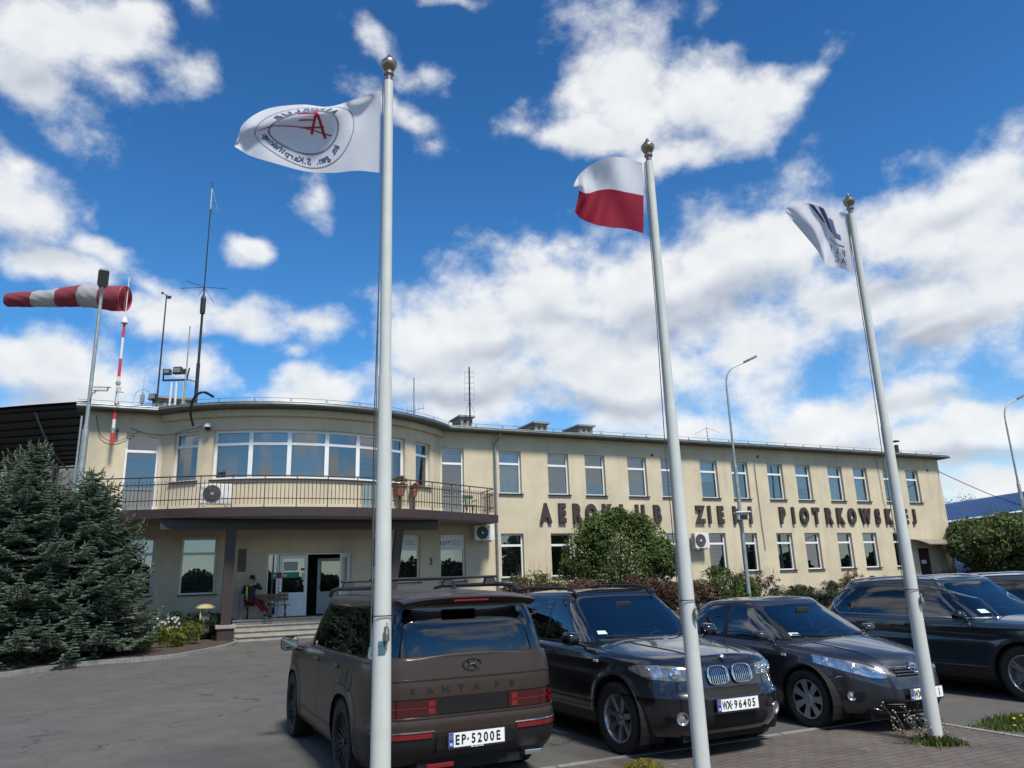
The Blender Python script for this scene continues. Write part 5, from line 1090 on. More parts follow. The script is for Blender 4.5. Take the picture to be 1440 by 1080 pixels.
    wipers(root, c, [[(y, 1.10+.03*abs(y-.1)) for y in np.linspace(.65, .05, 14)], [(y, 1.10+.03*abs(y)) for y in np.linspace(-.02, -.6, 14)]])
    sc_ = c.hitX(-.66, 1.15, 1, .006); s2 = c.hitX(-.56, 1.15, 1, .006); s3 = c.hitX(-.56, 1.185, 1, .006); s4 = c.hitX(-.65, 1.185, 1, .006); q = MB(); q.quad(sc_, s2, s3, s4); q.build('windscreen_sticker', mat('pale_sticker', (.45, .62, .62), .5), root, fix=False)
    wn = lambda x, s_, **k: wheel(root, x, s_*.795, .352, .245, s_, 'five', M['alloy'], rimr=.238, **k)
    for xw in D['axles']:
        for sy in (-1, 1): wn(xw, sy, steer=R(4) if xw > 0 else 0)
    common(c, root, D); q = MB(); q.box((0, 0, .33), (3.9, 1.0, .10)); q.build('chassis', M['shut'], root); return root
black_suv()
def grey_saloon():
    root = empty('parked_saloon', (3.632, 11.271, 0), HC-R(.4), 'graphite grey saloon with swept-back headlights parked beside the black SUV', 'car', 'cars parked in front of the building')
    D = dict(rw=.317, axles=(-1.30, 1.30), arch=[(-1.30, .385, .016, .05), (1.30, .385, .016, .05)], ww=(.55, .85), under=.17,
      zb=([-2.3, -1.9, -1, 1, 1.9, 2.25], [.30, .22, .19, .19, .19, .22]), zs=([-2.3, -1.9, -1.0, 0, .9, 1.5, 1.95, 2.22], [.93, .985, .99, .955, .92, .855, .775, .665]), zc=([-2.3, -1.7, 0, 1.15, 1.6, 1.95, 2.15, 2.22], [.95, 1.06, 1.06, .985, .915, .84, .765, .68]),
      W=([0, .15, .4, .65, .85, .94, 1], [.80, .85, .872, .88, .868, .85, .80]), xf=([0, .15, .35, .55, .8, 1], [2.12, 2.21, 2.25, 2.245, 2.21, 2.10]), xr=([0, .3, .6, 1], [-2.20, -2.27, -2.28, -2.20]),
      ef=(3.4, 2.5), er=(6, 3.2), dp=2.3, crease=[(-2.0, 1.2, .80, .05, .010)],
      gh=dict(zb=([-2.0, 0, 1.3], [.985, .95, .92]), zr=([-1.0, -.5, .1, .5], [1.385, 1.435, 1.445, 1.41]), W=([0, .3, .85, .95, 1], [.80, .755, .615, .57, .50]), xf=([0, .3, .85, 1], [1.27, 1.0, .42, .25]), xr=([0, .3, .85, 1], [-1.88, -1.60, -1.12, -.98]), er=(5, 3), ef=(5, 2.6), crown=.028),
      floor=.30, cab=(-1.5, 1.05, .70), seats=(.15, -.70), wy=.36, mir=(.55, 0, 1.30))
    c = Car(D); side = lambda p, n: p.y > .45 and abs(n.y) > .38; low = lambda p, n: p.y > .55; fr = lambda p, n: p.x > 1.4
    c.cut('window_frame', rpoly([(1.02, .95, .03), (.80, 1.10, .2), (.38, 1.35, .15), (-.05, 1.405, .2), (-.75, 1.37, .2), (-1.45, 1.05, .08), (-1.42, 1.0, .03)]), 'y', (2, 3), M['trim'], cond=side)
    for P, g in ((rpoly([(.90, .975, .03), (.36, 1.325, .10), (-.08, 1.375, .03), (-.10, .985, .03)]), 'frontglass'), (rpoly([(-.19, .99, .03), (-.17, 1.378, .03), (-.72, 1.345, .1), (-1.02, 1.19, .05), (-1.00, 1.02, .03)]), 'carglass'), (rpoly([(-1.06, 1.03, .02), (-1.07, 1.17, .02), (-1.34, 1.045, .03)]), 'carglass')): c.cut('side_window', P, 'y', (2,), M[g], cond=side, off=.003, only0=False)
    c.cut('windscreen', rpoly([(-.9, .985), (.74, .96, .04), (.535, 1.375, .09), (-.9, 1.41)], n=5), 'x', (2,), M['frontglass'], 'center', cond=lambda p, n: p.x > 0 and n.x > .15, ring=.016, ringm=M['trim'], off=.002)
    c.cut('rear_window', rpoly([(-.9, 1.06), (.66, 1.05, .06), (.52, 1.34, .07), (-.9, 1.36)]), 'x', (2,), M['carglass'], 'center', cond=lambda p, n: p.x < -.8 and n.x < -.2)
    for xw in D['axles']: c.hole([Vector((xw+.378*math.cos(a), .317+.378*math.sin(a))) for a in np.linspace(0, 2*math.pi, 32, endpoint=False)], cond=low)
    c.cut('front_door', rpoly([(.90, .30, .05), (.96, .60, .1), (1.00, .93, .03), (-.14, .965, .02), (-.14, .28, .02)]), 'y', (0,), M['greypaint'], cond=low, ring=.007)
    c.cut('rear_door', rpoly([(-.15, .28, .02), (-.15, .965, .02), (-1.12, .985, .04), (-1.08, .78, .1), (-.88, .58, .1), (-.84, .28, .04)]), 'y', (0,), M['greypaint'], cond=low, ring=.007)
    c.cut('headlight', rpoly([(.39, .585, .02), (.39, .655, .03), (.55, .745, .08), (.78, .835, .1), (.87, .865, .02), (.86, .775, .06), (.70, .655, .06), (.52, .580, .05)]), 'x', (0, 1), M['reflector'], cond=fr, ring=.007, ringm=M['trim'])
    c.cut('grille', rpoly([(-.9, .585), (.26, .595, .04), (.36, .665, .03), (.33, .685, .02), (-.9, .69)]), 'x', (0, 1), M['shut'], 'center', cond=fr)
    c.cut('lower_grille', rpoly([(-.9, .245), (.40, .245, .03), (.50, .335, .03), (-.9, .345)]), 'x', (0,), M['shut'], 'center', cond=fr)
    c.cut('fog_recess', rpoly([(.60, .33, .02), (.58, .43, .03), (.74, .45, .05), (.84, .35, .03)]), 'x', (0,), M['trim'], cond=fr)
    c.cut('bonnet', rpoly([(1.15, -.9), (1.12, .70, .05), (1.55, .70, .2), (2.02, .48, .15), (2.17, .30, .1), (2.19, -.9)]), 'z', (0, 1), M['greypaint'], 'center', cond=lambda p, n: n.z > .3 and p.z > .66, ring=.006)
    c.finish(root, M['greypaint']); X = lambda y, z, o=.004: c.hitX(y, z, 1, o)
    for z, r_ in ((.612, .010), (.640, .011), (.668, .010)): strip('grille_bar', [X(y, z, .012) for y in np.linspace(-.30, .30, 22)], r_, M['greypaint'], root)
    strip('grille_chrome', [X(y, .692, .004) for y in np.linspace(-.34, .34, 22)], .006, M['chrome'], root)
    for z in (.265, .29, .315): strip('grille_bar', [X(y, z, .006) for y in np.linspace(-.44, .44, 20)], .006, M['trim'], root)
    strip('lower_lip', [X(y, .238+.09*max(0, abs(y)-.42)*3, .006) for y in np.linspace(-.52, .52, 26)], .008, M['greypaint'], root)
    p = X(0, .665, .016); q = MB()
    def ell(a, b, dy=0, dz=0, r=.005): return [X(dy+a*math.cos(t), .665+dz+b*math.sin(t), .022) for t in np.linspace(0, 2*math.pi, 29)], r
    for pts, r_ in (ell(.070, .047, r=.0062), ell(.020, .040, dz=-.002), ell(.050, .018, dz=.018)): q.tube(pts, r_, 6, cap=False)
    q.build('emblem', M['chrome'], root, smooth=True)
    for sy in (-1, 1):
        m = c.nrmX(sy*.665, .392); q = MB(); q.lathe([(.050, -.01), (.048, .012), (.040, .010), (.034, 0), (0, .006)], X(sy*.665, .392, .004), M=m, n=24); q.build('fog_lamp', M['reflector'], root, smooth=50)
        rp = c.hitY(1.00, .80, sy, .003); q = MB(); q.box(rp, (.075, .012, .03)); q.build('side_repeater', M['amber'], root, bevel=.006)
        strip('belt_moulding', [c.hitY(x, .962+.02*max(0, -x), sy, .003) for x in np.linspace(.98, -1.35, 34)], .008, M['trim'], root)
        for xh in (-.02, -.98): pp = c.hitY(xh, .86, sy, .02); h = MB(); h.box(pp, (.19, .028, .034)); h.build('door_handle', M['greypaint'], root, bevel=.012)
        mirror(root, c, .72, 1.02, sy, M['greypaint'], .86, .19, .125, .12)
        strip('bonnet_crease', [c.hitZ(x, sy*(.36+(2.1-x)*.22), .001) for x in np.linspace(2.05, 1.2, 22)], .006, M['greypaint'], root)
        tl = MB(); tl.grid([[c.hitX(sy*y, z, -1, .004) for y in np.linspace(.55, .82, 6)] for z in np.linspace(.72, .88, 5)]); tl.build('tail_lamp', M['tailred'], root, smooth=True)
    for y, z, r_ in ((.62, .70, .040), (.74, .755, .036), (.50, .652, .026)):
        headlight_rings(root, c, [(y, z, r_)])
    px = X(0, .42).x+.02; m4 = Matrix.Translation((px, 0, .415)) @ Matrix(((0, 0, 1, 0), (1, 0, 0, 0), (0, 1, 0, 0), (0, 0, 0, 1)))
    plate(root, [('W', -.175), ('X', -.118), ('4', -.035), ('1', .199)], m4)
    wipers(root, c, [[(y, .985+.04*abs(y-.1)) for y in np.linspace(.68, .05, 14)], [(y, .985+.04*abs(y)) for y in np.linspace(.0, -.62, 14)]])
    q = MB(); q.quad(*[c.hitX(y, z, 1, .006) for y, z in ((-.64, 1.005), (-.54, 1.005), (-.54, 1.04), (-.63, 1.04))]); q.build('windscreen_sticker', bpy.data.materials['pale_sticker'], root, fix=False)
    strip('roof_aerial', [(.05, 0, 1.46), (-.10, 0, 1.60)], .004, M['trim'], root)
    for xw in D['axles']:
        for sy in (-1, 1): wheel(root, xw, sy*.755, .317, .205, sy, 'cap', mat('hubcap', (.50, .51, .52), .32, metal=.6) if 'hubcap' not in bpy.data.materials else bpy.data.materials['hubcap'], rimr=.238, steer=R(3) if xw > 0 else 0)
    common(c, root, D); q = MB(); q.box((0, 0, .27), (3.9, .9, .10)); q.build('chassis', M['shut'], root); return root
grey_saloon()
def teal_suv():
    hp = gp(1441, 949, .36); Xd = Vector((math.cos(HC), math.sin(HC), 0)); Yd = Vector((-Xd.y, Xd.x, 0)); c_ = hp+Yd*.93-Xd*1.395
    root = empty('parked_suv', (c_.x, c_.y, 0), HC, 'dark teal SUV with chrome window surround beside the grey saloon', 'car', 'cars parked in front of the building')
    D = dict(rw=.36, axles=(-1.395, 1.395), arch=[(-1.395, .44, .018, .06), (1.395, .44, .018, .06)], ww=(.60, .90), under=.20,
      zb=([-2.4, -1.9, -1, 1, 1.9, 2.3], [.34, .26, .24, .24, .24, .28]), zs=([-2.4, -1.2, 0, .9, 1.7, 2.1, 2.30], [1.10, 1.07, 1.035, 1.01, .97, .90, .80]), zc=([-2.4, 0, 1.0, 1.5, 2.0, 2.2, 2.30], [1.12, 1.14, 1.10, 1.06, .98, .91, .82]),
      W=([0, .15, .4, .62, .74, .85, .94, 1], [.85, .90, .905, .915, .90, .915, .90, .85]), xf=([0, .15, .5, .8, 1], [2.2, 2.30, 2.33, 2.29, 2.19]), xr=([0, .2, .5, 1], [-2.28, -2.36, -2.38, -2.32]),
      ef=(4.6, 2.8), er=(8, 4), dp=2.6, crease=[(-2.2, 2.0, .955, .022, .016), (-1.0, 1.0, .43, .05, .012)],
      gh=dict(zb=([-2.3, 0, 1.0], [1.085, 1.03, 1.02]), zr=([-2.0, -1.2, -.3, .3], [1.57, 1.625, 1.645, 1.60]), W=([0, .3, .85, .95, 1], [.855, .81, .675, .63, .56]), xf=([0, .3, .85, 1], [1.02, .76, .24, .08]), xr=([0, .4, .9, 1], [-2.28, -2.12, -1.85, -1.82]), er=(7, 4), ef=(6, 2.8), crown=.03),
      floor=.42, cab=(-1.9, .9, .75), seats=(.02, -.85), wy=.36, mir=(.28, 0, 1.48))
    c = Car(D); side = lambda p, n: p.y > .5 and abs(n.y) > .4; low = lambda p, n: p.y > .6
    sur = rpoly([(.98, 1.06, .03), (.72, 1.24, .3), (.18, 1.505, .25), (-.5, 1.55, .3), (-1.25, 1.535, .2), (-1.75, 1.47, .12), (-1.98, 1.33, .06), (-1.72, 1.10, .08)], n=6)
    c.cut('window_surround', sur, 'y', (2, 3), M['gloss'], cond=side)
    ins = offset(sur, .022)
    for P, g in ((rpoly([(.86, 1.085, .03), (.62, 1.25, .2), (.14, 1.475, .15), (-.24, 1.515, .03), (-.28, 1.07, .03)]), 'carglass'), (rpoly([(-.36, 1.075, .03), (-.32, 1.52, .03), (-1.20, 1.51, .05), (-1.32, 1.09, .03)]), 'privacy'), (rpoly([(-1.40, 1.10, .03), (-1.30, 1.505, .03), (-1.72, 1.445, .08), (-1.93, 1.325, .04), (-1.70, 1.125, .06)]), 'privacy')): c.cut('side_window', P, 'y', (2,), M[g], cond=side, off=.003, only0=False)
    c.cut('windscreen', rpoly([(-.9, 1.075), (.775, 1.075, .05), (.61, 1.575, .10), (-.9, 1.605)], n=5), 'x', (2,), M['carglass'], 'center', cond=lambda p, n: p.x > -.1 and n.x > .2, ring=.016, ringm=M['trim'], off=.002)
    c.cut('rear_window', rpoly([(-.9, 1.15), (.70, 1.15, .06), (.60, 1.50, .07), (-.9, 1.50)]), 'x', (2,), M['privacy'], 'center', cond=lambda p, n: p.x < -1.5 and n.x < -.3)
    for xw in D['axles']:
        c.hole([Vector((xw+.42*math.cos(a), .36+.42*math.sin(a))) for a in np.linspace(0, 2*math.pi, 32, endpoint=False)], cond=low)
        c.cut('arch_cladding', [Vector((xw+.475*math.cos(a), .36+.475*math.sin(a))) for a in np.linspace(0, 2*math.pi, 32, endpoint=False)], 'y', (0,), M['trim'], cond=low)
    c.cut('sill_cladding', rpoly([(-.95, .18), (-.95, .42), (.93, .42), (.95, .18)], .02), 'y', (0,), M['trim'], cond=low)
    c.cut('front_door', rpoly([(.90, .44, .04), (.97, 1.02, .04), (-.31, 1.05, .02), (-.31, .44, .02)]), 'y', (0,), M['tealpaint'], cond=low, ring=.007)
    c.cut('rear_door', rpoly([(-.32, .44, .02), (-.32, 1.05, .02), (-1.36, 1.08, .04), (-1.28, .86, .1), (-.96, .66, .1), (-.92, .44, .04)]), 'y', (0,), M['tealpaint'], cond=low, ring=.007)
    c.cut('headlight', rpoly([(.52, .76, .02), (.52, .85, .03), (.89, .90, .04), (.89, .80, .04)]), 'x', (0, 1), M['reflector'], cond=lambda p, n: p.x > 1.5, ring=.008, ringm=M['trim'])
    c.cut('grille', rpoly([(-.9, .56), (.40, .56, .03), (.48, .84, .04), (-.9, .85)]), 'x', (0,), M['gloss'], 'center', cond=lambda p, n: p.x > 1.6)
    c.finish(root, M['tealpaint'])
    for sy in (-1, 1):
        ch = [c.hitY(p.x, p.y, sy, .005) for p in dens(sur)]; strip('chrome_surround', [p for p in ch if p is not None], .013, M['chrome'], root)
        strip('chrome_sill_strip', [c.hitY(x, .415, sy, .008) for x in np.linspace(.90, -.86, 34)], .013, M['chrome'], root)
        for xh in (-.15, -1.15): p = c.hitY(xh, .965, sy, .024); h = MB(); h.box(p, (.21, .03, .034)); h.build('door_handle', M['tealpaint'], root, bevel=.012)
        strip('roof_rail', [(x, sy*.57, z) for x, z in ((.10, 1.61), (-.05, 1.665), (-.3, 1.685), (-1.2, 1.665), (-1.5, 1.635), (-1.62, 1.59))], .017, M['chrome'], root, 8)
        mirror(root, c, .60, 1.115, sy, M['gloss'], .90, .20, .14, .13)
    strip('wiper', [c.hitX(y, 1.095+.03*abs(y), 1, .02) for y in np.linspace(.65, .0, 14)], .008, M['trim'], root); q = MB(); q.quad(*[c.hitX(y, z, 1, .006) for y, z in ((-.66, 1.13), (-.54, 1.13), (-.54, 1.18), (-.65, 1.18))]); q.build('windscreen_sticker', bpy.data.materials['pale_sticker'], root, fix=False)
    ant = MB(); ant.grid([[(-1.6+x*(1-h/.07*.45), w_*(1-h/.07), 1.63+h) for x, w_ in ((-.09, 0), (-.05, .02), (.08, 0), (-.05, -.02), (-.09, 0))] for h in (0, .035, .07)]); ant.build('roof_antenna', M['trim'], root)
    for xw in D['axles']:
        for sy in (-1, 1): wheel(root, xw, sy*.785, .36, .235, sy, 'dual', M['alloy'], rimr=.245)
    common(c, root, D); q = MB(); q.box((0, 0, .33), (3.9, 1.0, .10)); q.build('chassis', M['shut'], root); return root, Xd, Yd
ts, Xd, Yd = teal_suv()
t2 = copy_tree(ts); t2.location = ts.location+Yd*2.75-Xd*.1; t2['label'] = 'far right dark SUV of which only the roof edge shows behind the teal SUV'
# ---------------------------------------------------------------- flagpoles and flags
POLES = [(-1.0135, 5.811), (1.562, 7.293), (4.345, 8.678)]; PH = 6.39
def flagpole(i, label):
    x, y = POLES[i]; root = empty('flagpole', (x, y, 0), 0, label, 'flagpole', 'white flagpoles in front of the cars')
    q = MB(); q.lathe([(.075, 0), (.072, .8), (.052, 3.4), (.047, 3.401), (.041, PH-.32), (.041, PH-.26), (.038, PH-.26)], n=28); q.build('pole', M['polewhite'], root, smooth=True)
    q = MB(); q.lathe([(.030, PH-.27), (.030, PH-.20), (.045, PH-.19), (.045, PH-.165), (.03, PH-.16), (.03, PH-.15), (.055, PH-.13), (.072, PH-.095), (.074, PH-.08), (.070, PH-.06), (.046, PH-.035), (.024, PH-.005), (.008, PH+.03), (0, PH+.035)], n=24); q.build('finial', M['finial'], root, smooth=30)
    q = MB(); q.tube([(-.052, 0.01, PH-.26), (-.060, 0.01, PH-2.0), (-.085, .01, 3.0), (-.082, 0, 1.35)], .0045, 5); q.tube([(-.045, -.02, PH-.26), (-.06, -.03, 3.2), (-.078, -.02, 1.35)], .0045, 5); q.build('halyard', M['rope'], root)
    q = MB(); q.box((.045, -.066, 1.44), (.03, .025, .07)); q.tube([(.05, -.08, 1.36), (.052, -.09, 1.44), (.05, -.08, 1.52)], [.006, .013, .006], 7); q.build('cleat', M['steel'], root)
    q = MB(); [q.tube([(.05+.016*math.cos(a+k), -.092+.003*k, 1.44+.05*math.sin(a+k*.3)) for a in np.linspace(0, 6.28, 14)], .005, 5) for k in range(3)]; q.build('rope_coil', M['rope'], root)
    q = MB(); q.lathe([(.076, 1.56), (.079, 1.56), (.079, 1.568), (.076, 1.568)], n=20); q.build('rope_ring', M['black'], root)
    if i == 0:
        q = MB()
        for z0, z1 in ((1.30, 1.35), (1.355, 1.39)): q.grid([[(.0755*math.cos(a), .0755*math.sin(a), z) for a in np.linspace(R(-100), R(-60), 6)] for z in (z0, z1)])
        q.build('sticker', mat('sticker_teal', (.05, .13, .16), .5), root, fix=False)
    return root
M['finial'] = mat('bronze_finial', (.30, .24, .19), .28, metal=.85, var=.15); M['rope'] = mat('rope', (.10, .10, .09), .9)
flagpole(0, 'nearest white flagpole in front of the brown SUV, carrying the white emblem flag'); flagpole(1, 'white flagpole in front of the black SUV, carrying the white and red flag'); flagpole(2, 'white flagpole on the brick paving beside the grey saloon with weeds at its foot')
def cloth(name, col):
    m = mat(name, col, .8, var=.03, scale=30); nt = m.node_tree; b = nt.nodes['Principled BSDF']; o = nt.nodes['Material Output']
    t = nt.nodes.new('ShaderNodeBsdfTranslucent'); t.inputs[0].default_value = (*col, 1); x = nt.nodes.new('ShaderNodeMixShader'); x.inputs[0].default_value = .42
    nt.links.new(b.outputs[0], x.inputs[1]); nt.links.new(t.outputs[0], x.inputs[2]); nt.links.new(x.outputs[0], o.inputs[0]); return m
M['flagwhite'] = cloth('flag_white', (.66, .67, .72)); M['flagred'] = cloth('flag_red', (.30, .010, .035)); M['flagnavy'] = mat('flag_navy', (.045, .06, .15), .8); M['flaggrey'] = mat('flag_grey', (.16, .17, .22), .8); M['flagmark'] = mat('flag_red_mark', (.38, .02, .05), .8)
def catm(P, u):
    n = len(P)-1; x = min(max(u*n, 0), n-1e-9); i = int(x); t = x-i; g = lambda k: P[min(max(k, 0), n)] if 0 <= k <= n else (2*P[0]-P[1] if k < 0 else 2*P[n]-P[n-1])
    a, b, c, d = g(i-1), g(i), g(i+1), g(i+2); return .5*((2*b)+(c-a)*t+(2*a-5*b+4*c-d)*t*t+(3*b-a-3*c+d)*t**3)
def flag_surface(i, rows, ripple):
    Y0 = POLES[i][1]
    def S(u, v, off=0):
        def base(u, v):
            q = catm([catm([np.array(p, float) for p in r], u) for r in rows], v); y = Y0+.02+q[2]+ripple(u, v); return at(q[0], q[1], y)
        p = base(u, v)
        if off:
            e = .004; a = base(min(u+e, 1), v)-base(max(u-e, 0), v); b = base(u, min(v+e, 1))-base(u, max(v-e, 0)); n = a.cross(b).normalized()
            if n.y > 0: n = -n
            p = p+n*off
        return p
    return S
def flag(i, name, label, S, regions, nu=64, nv=40):
    c = S(0, 0); root = empty(name, c, 0, label, 'flag', 'flags flying from the flagpoles')
    for nm, v0, v1, m in regions:
        q = MB(); k = max(2, int(nv*(v1-v0))); q.grid([[S(u, v)-c for u in np.linspace(0, 1, nu+1)] for v in np.linspace(v0, v1, k+1)]); q.build(nm, m, root, smooth=80, fix=False)
    return root, c
def on_flag(root, c, S, name, verts, faces, m, wm, hm, both=True):
    for off in ((.004, -.004) if both else (.004,)):
        q = MB(); q.add([S(min(max(x/wm, .002), .998), min(max(.5-y/hm, .002), .998), off)-c for x, y in verts], faces); q.build(name, m, root, fix=False)
F1 = [[(535, 127, 0), (500, 139, -.03), (462, 150, .02), (424, 147, -.02), (376, 153, .03), (344, 172, .0), (333, 196, 0)],
      [(535, 145, 0), (500, 153, .05), (462, 158, -.10), (424, 163, -.13), (376, 172, -.06), (346, 183, -.02), (332, 199, 0)],
      [(535, 185, 0), (500, 190, .03), (462, 197, .04), (424, 197, .02), (380, 196, .03), (348, 197, .03), (331, 203, 0)],
      [(534, 243, 0), (503, 240, .02), (468, 243, .05), (430, 241, .04), (388, 230, .02), (352, 219, .01), (330, 206, 0)]]
S1 = flag_surface(0, F1, lambda u, v: .028*math.sin(u*13+v*2.5)*u+.014*math.sin(u*31-v*6)*u)
f1r, c1 = flag(0, 'club_flag', 'white flag with a round red and navy emblem flying left from the nearest pole', S1, [('cloth', 0, 1, M['flagwhite'])])
WM, HM = 1.28, .80
def arc_text(txt, cx, cy, r, a0, a1, size, inner, m, name='lettering'):
    n = len(txt)
    for k, ch in enumerate(txt):
        if ch == ' ': continue
        a = a0+(a1-a0)*(k+.5)/n; v, f = text_mesh(ch, size, 0, .0015, sx=.95); V = []
        for x, y, z in v:
            if inner: rr = r-y; t = Vector((-math.sin(a), math.cos(a))); V.append((cx+rr*math.cos(a)+t.x*x, cy+rr*math.sin(a)+t.y*x))
            else: rr = r+y; t = Vector((math.sin(a), -math.cos(a))); V.append((cx+rr*math.cos(a)+t.x*x, cy+rr*math.sin(a)+t.y*x))
        on_flag(f1r, c1, S1, name, V, f, m, WM, HM)
def stroke(root, c, S, pts, w_, m, wm, hm, name):
    P = [Vector(p) for p in dens(pts, False, .02)]; V = []
    for i, p in enumerate(P):
        t = (P[min(i+1, len(P)-1)]-P[max(i-1, 0)]).normalized(); nn_ = Vector((-t.y, t.x))*w_/2; V += [p+nn_, p-nn_]
    on_flag(root, c, S, name, V, [(2*i, 2*i+1, 2*i+3, 2*i+2) for i in range(len(P)-1)], m, wm, hm)
cx, cy = .60, -.03
circ = lambda r, k=1.0: [(cx+r*k*math.cos(a), cy+r*math.sin(a)) for a in np.linspace(0, 2*math.pi, 60)]
stroke(f1r, c1, S1, circ(.335, 1.12), .007, M['flaggrey'], WM, HM, 'emblem_ring'); stroke(f1r, c1, S1, circ(.225, 1.12), .012, M['flaggrey'], WM, HM, 'emblem_ring')
arc_text('im. gen. S.Karpińskiego', cx, cy, .310, R(212), R(354), .074, True, M['flagnavy']); arc_text('AEROKLUB', cx, cy, .245, R(150), R(42), .085, False, M['flagnavy'])
for P_, w_ in (([(.40, -.10), (.60, -.02), (.82, .06), (.92, .03)], .010), ([(.45, -.12), (.54, .20)], .022), ([(.52, .20), (.56, -.08)], .020), ([(.53, .15), (.66, .18)], .016), ([(.54, .06), (.66, .08)], .016), ([(.46, -.02), (.64, -.01)], .014), ([(.82, .05), (.97, .02)], .008)): stroke(f1r, c1, S1, P_, w_, M['flagmark'], WM, HM, 'emblem_mark')
F2 = [[(903, 229, 0), (880, 222, .03), (858, 221, -.05), (834, 230, -.05), (815, 245, .0), (806, 262, .04)],
      [(905, 275, 0), (880, 270, -.02), (858, 266, .05), (840, 268, .02), (826, 272, -.03), (814, 268, .03)],
      [(905, 328, 0), (882, 322, .04), (860, 320, .0), (838, 316, .05), (818, 308, .02), (808, 298, -.02)]]
S2 = flag_surface(1, F2, lambda u, v: .035*math.sin(u*11+v*3)*u+.018*math.sin(u*24-v*7)*u)
flag(1, 'national_flag', 'white over red flag flying left from the middle pole', S2, [('white_band', 0, .5, M['flagwhite']), ('red_band', .5, 1, M['flagred'])])
F3 = [[(1194, 301, 0), (1172, 296, .04), (1150, 289, -.04), (1128, 285, .02), (1104, 293, .10)],
      [(1197, 343, 0), (1176, 338, -.03), (1160, 326, .07), (1143, 322, .0), (1105, 298, .08)],
      [(1200, 385, 0), (1179, 376, .04), (1163, 373, -.03), (1146, 348, .06), (1108, 303, .10)]]
S3 = flag_surface(2, F3, lambda u, v: .03*math.sin(u*12+v*5)*u+.02*math.sin(u*25-v*9)*u*v)
f3r, c3 = flag(2, 'school_flag', 'crumpled white flag with navy marks and lettering flying left from the right pole', S3, [('cloth', 0, 1, M['flagwhite'])])
for P_ in ([(.14, .02), (.24, .04), (.30, .27), (.24, .26), (.20, .10), (.145, .09)], [(.26, .06), (.33, .10), (.42, .38), (.35, .38)], [(.38, .14), (.43, .16), (.55, .39), (.48, .39)]):
    bmt = bmesh.new(); vs_ = [bmt.verts.new((x, y, 0)) for x, y in P_]; bmt.faces.new(vs_); bmesh.ops.triangulate(bmt, faces=bmt.faces); bmesh.ops.subdivide_edges(bmt, edges=bmt.edges, cuts=4, use_grid_fill=True); bmt.verts.index_update()
    on_flag(f3r, c3, S3, 'navy_mark', [(v.co.x, v.co.y) for v in bmt.verts], [tuple(v.index for v in f.verts) for f in bmt.faces], M['flagnavy'], .85, .80); bmt.free()
stroke(f3r, c3, S3, [(.10, -.06), (.34, -.04)], .012, M['flagnavy'], .85, .80, 'navy_line')
for txt, y0 in (('FLY', -.20), ('AC', -.32)):
    for k, ch in enumerate(txt): v, f = text_mesh(ch, .125, 0, 0, sx=.9, align='LEFT'); on_flag(f3r, c3, S3, 'lettering', [(p[0]+.09+k*.10, p[1]+y0) for p in v], f, M['flagnavy'], .85, .80)
# ---------------------------------------------------------------- vegetation
def leafmat(name, col, var=.35, scale=1.2, rough=.7, trans=.18):
    m = mat(name, col, rough, var=var, scale=scale, spec=.25); nt = m.node_tree; b = nt.nodes['Principled BSDF']; o = nt.nodes['Material Output']
    t = nt.nodes.new('ShaderNodeBsdfTranslucent'); t.inputs[0].default_value = (col[0]*1.5, col[1]*1.5, col[2], 1); x = nt.nodes.new('ShaderNodeMixShader'); x.inputs[0].default_value = trans
    nt.links.new(b.outputs[0], x.inputs[1]); nt.links.new(t.outputs[0], x.inputs[2]); nt.links.new(x.outputs[0], o.inputs[0]); return m
M['spruce'] = leafmat('spruce_needles', (.112, .150, .105), .5, 2.5, trans=.05); M['leaf'] = leafmat('green_leaves', (.070, .102, .028), .55, 1.6); M['hedge'] = leafmat('hedge_leaves', (.072, .098, .032), .5, 1.2)
M['barberry'] = leafmat('red_brown_leaves', (.075, .042, .030), .5, 1.8); M['box'] = leafmat('yellow_green_leaves', (.12, .14, .022), .4, 4); M['juniper'] = leafmat('juniper_needles', (.030, .045, .024), .5, 3, trans=.05); M['grass'] = leafmat('grass_blades', (.065, .095, .022), .4, 6)
M['bark'] = mat('bark', (.075, .058, .045), .9, var=.3, scale=8, bump=.5); M['twig'] = mat('twigs', (.10, .075, .055), .9); M['petal'] = mat('white_petals', (.65, .65, .60), .7); M['yellow'] = mat('yellow_petals', (.60, .42, .03), .6); M['pinkish'] = mat('pale_blossom', (.36, .31, .27), .8)
def mesh_np(name, V, F, m, parent=None, flat=True, **t):
    me = bpy.data.meshes.new(name); me.vertices.add(len(V)); me.vertices.foreach_set('co', V.astype(np.float32).ravel()); k = F.shape[1]
    me.loops.add(F.size); me.loops.foreach_set('vertex_index', F.astype(np.int32).ravel()); me.polygons.add(len(F)); me.polygons.foreach_set('loop_start', np.arange(0, F.size, k, dtype=np.int32)); me.update(calc_edges=True)
    me.materials.append(m); o = bpy.data.objects.new(name, me); COL.objects.link(o)
    if parent is not None: o.parent = parent; KIDS.setdefault(parent.name, []).append(o)
    return tag(o, **t)
rg = np.random.default_rng(11)
def unit(a): return a/np.maximum(1e-9, np.linalg.norm(a, axis=-1, keepdims=True))
def leaves(P, N_, size, asp=.55, jit=.9):
    n = len(P); Nn = unit(N_+rg.normal(0, jit, (n, 3))); a = unit(np.cross(Nn, rg.normal(0, 1, (n, 3)))); b = np.cross(Nn, a); s_ = (size*rg.uniform(.6, 1.35, n))[:, None]
    V = np.stack([P-a*s_, P+b*s_*asp, P+a*s_+Nn*s_*.25, P-b*s_*asp], 1).reshape(-1, 3); return V, np.arange(4*n).reshape(n, 4)
